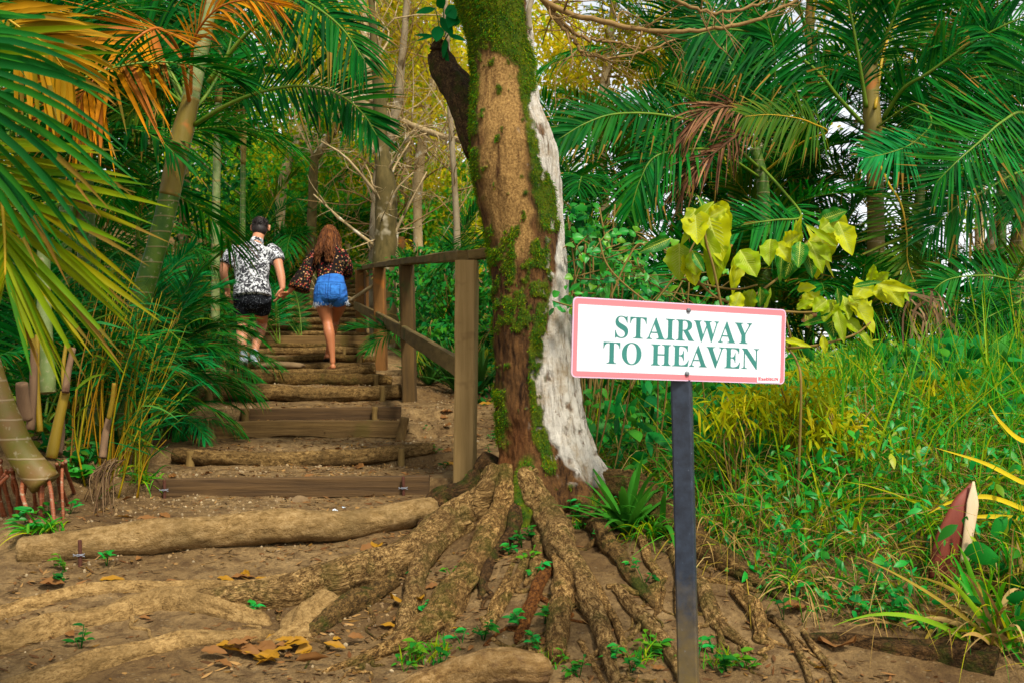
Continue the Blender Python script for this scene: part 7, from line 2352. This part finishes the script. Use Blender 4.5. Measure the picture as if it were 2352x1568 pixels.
PILE = 'curled leaves in the pile on the pale roots'
for q in range(30):
    x_ = RNG.normal(620, 75)
    y_ = 1506 + RNG.normal(0, 16) + (x_ - 620) * -.02
    fallen(x_, y_, RNG.uniform(38, 84), RNG.uniform(12, 22), RNG.uniform(-40, 40) + 180 * (q % 2), ['litter_brown', 'litter_yellow', 'litter_brown', 'litter_yellow'][q % 4], 'curled brown or yellow leaf in the leaf pile on the pale surface roots', PILE, lift=RNG.uniform(.004, .035), tilt=.5)
fallen(118, 1352, 60, 30, 5, 'litter_brown', 'large round brown leaf lying flat on the gravel')
fallen(258, 1338, 56, 14, 8, 'litter_yellow', 'narrow orange leaf beside the large round brown leaf')
fallen(608, 1335, 46, 10, -4, 'litter_yellow', 'slim bright yellow leaf right of a curled brown one on the soil')
fallen(560, 1330, 60, 16, 20, 'litter_brown', 'curled brown leaf touching a slim bright yellow leaf')
fallen(520, 1336, 46, 12, -10, 'litter_yellow', 'crumpled yellow leaf on the soil before the long surface roots')
fallen(380, 1352, 70, 20, 15, 'litter_brown', 'dark curled leaf just above the long surface roots')
fallen(866, 1258, 26, 22, 80, 'litter_yellow', 'yellow leaf standing up under the end of the thick pale log')
fallen(850, 1268, 46, 26, 20, 'litter_brown', 'crumpled brown leaf under the end of the thick pale log')
fallen(936, 1395, 26, 60, 70, 'litter_yellow', 'long yellow leaf leaning between two tan roots')
fallen(900, 1445, 56, 16, -10, 'litter_yellow', 'yellow brown leaf lying below the forked root')
fallen(1830, 1410, 60, 36, 20, 'litter_brown', 'grey brown curled leaf among weeds on the bank')
fallen(1925, 1500, 46, 60, 60, 'litter_brown', 'round dry leaf beside the dark rotten log')
fallen(1815, 1365, 26, 40, 80, 'litter_brown', 'narrow grey leaf hanging at the edge of the bank')
fallen(290, 1192, 60, 7, 30, 'litter_yellow', 'thin yellow blade lying behind the thick pale log')
fallen(340, 1205, 50, 14, 10, 'litter_brown', 'curled brown leaf resting against the back of the thick pale log')
SC_ = 'single dry leaves scattered over the trodden soil'
for q in range(64):
    if q < 40:
        x_, y_ = RNG.uniform(40, 1000), RNG.uniform(1010, 1540)
    else:
        x_, y_ = RNG.uniform(1000, 1130), RNG.uniform(900, 1080)
        if q > 52:
            x_, y_ = RNG.uniform(1000, 1900), RNG.uniform(1400, 1560)
    fallen(x_, y_, RNG.uniform(16, 36), RNG.uniform(7, 14), RNG.uniform(0, 360), ['litter_brown', 'litter_yellow', 'litter_brown'][q % 3], 'small dry leaf lying singly on the trodden soil', SC_, tilt=.35)
fallen(770, 1175, 13, 7, 20, 'fringe', 'pale pink petal lying above the thick pale log, nearer the roots')
fallen(790, 1170, 10, 6, 70, 'fringe', 'pale petal lying beside another pale pink petal')
# litter and gravel, too fine to count
b = MB()
pts = []
while len(pts) < 7500:
    x_, y_ = RNG.uniform(-1.9, 1.3), RNG.uniform(2.9, 9.5)
    if (abs(x_ - float(xc(y_))) < 1.5 or y_ < 4.5) and RNG.random() < .25 + .75 * (float(vnoise(x_ * 2.4, y_ * 2.4, 5.0)) > .05):
        pts.append((x_, y_))
pts = np.array(pts)
n = len(pts)
a_ = RNG.uniform(0, 6.28, n)
D_ = unit(np.stack([np.cos(a_), np.sin(a_), RNG.normal(.05, .15, n)], -1))
W_ = unit(np.cross(D_, RNG.normal(0, .3, (n, 3)) + [0, 0, 1]))
b.blades(np.stack([pts[:, 0], pts[:, 1], ground(pts[:, 0], pts[:, 1]) + .003], -1), D_, W_, RNG.uniform(.012, .05, n), RNG.uniform(.003, .014, n), [.4, 1, .8, .1], -.05, .1)
M['chips'] = leaf_mat('litter_chips', [(92, 58, 30), (120, 84, 46), (70, 46, 26), (146, 112, 66), (104, 74, 30)], .85, .05, .1)
tag(b.build('leaf_litter', M['chips']), kind='stuff')
bm = bmesh.new()
bmesh.ops.create_icosphere(bm, subdivisions=1, radius=1)
iv = np.array([v.co for v in bm.verts])
it = np.array([[v.index for v in f.verts] for f in bm.faces])
bm.free()
b = MB()
k = 0
while k < 2600:
    x_, y_ = RNG.uniform(-2.3, .3), RNG.uniform(2.9, 8.8)
    w = float(vnoise(x_ * 1.6 + 3, y_ * 1.6, 1.0)) + .9 * math.exp(-((x_ + 1.75) / .45) ** 2)
    if abs(x_ - float(xc(y_))) > 1.2 or RNG.random() > .012 + max(w - .12, 0) * 1.2:
        continue
    r = RNG.uniform(.003, .009) * (1.5 if RNG.random() < .08 else 1)
    sc_ = RNG.uniform(.6, 1.2, 3) * r
    b.add(iv * sc_ * (1 + .15 * RNG.normal(0, 1, (len(iv), 1))) + on_ground(x_, y_, r * .25), tris=it)
    k += 1
M['gravel'] = leaf_mat('gravel', [(112, 90, 58), (140, 116, 80), (94, 72, 46), (158, 140, 108), (104, 80, 48)], .9, None, .15)
tag(b.build('gravel', M['gravel'], smooth=False), kind='stuff')
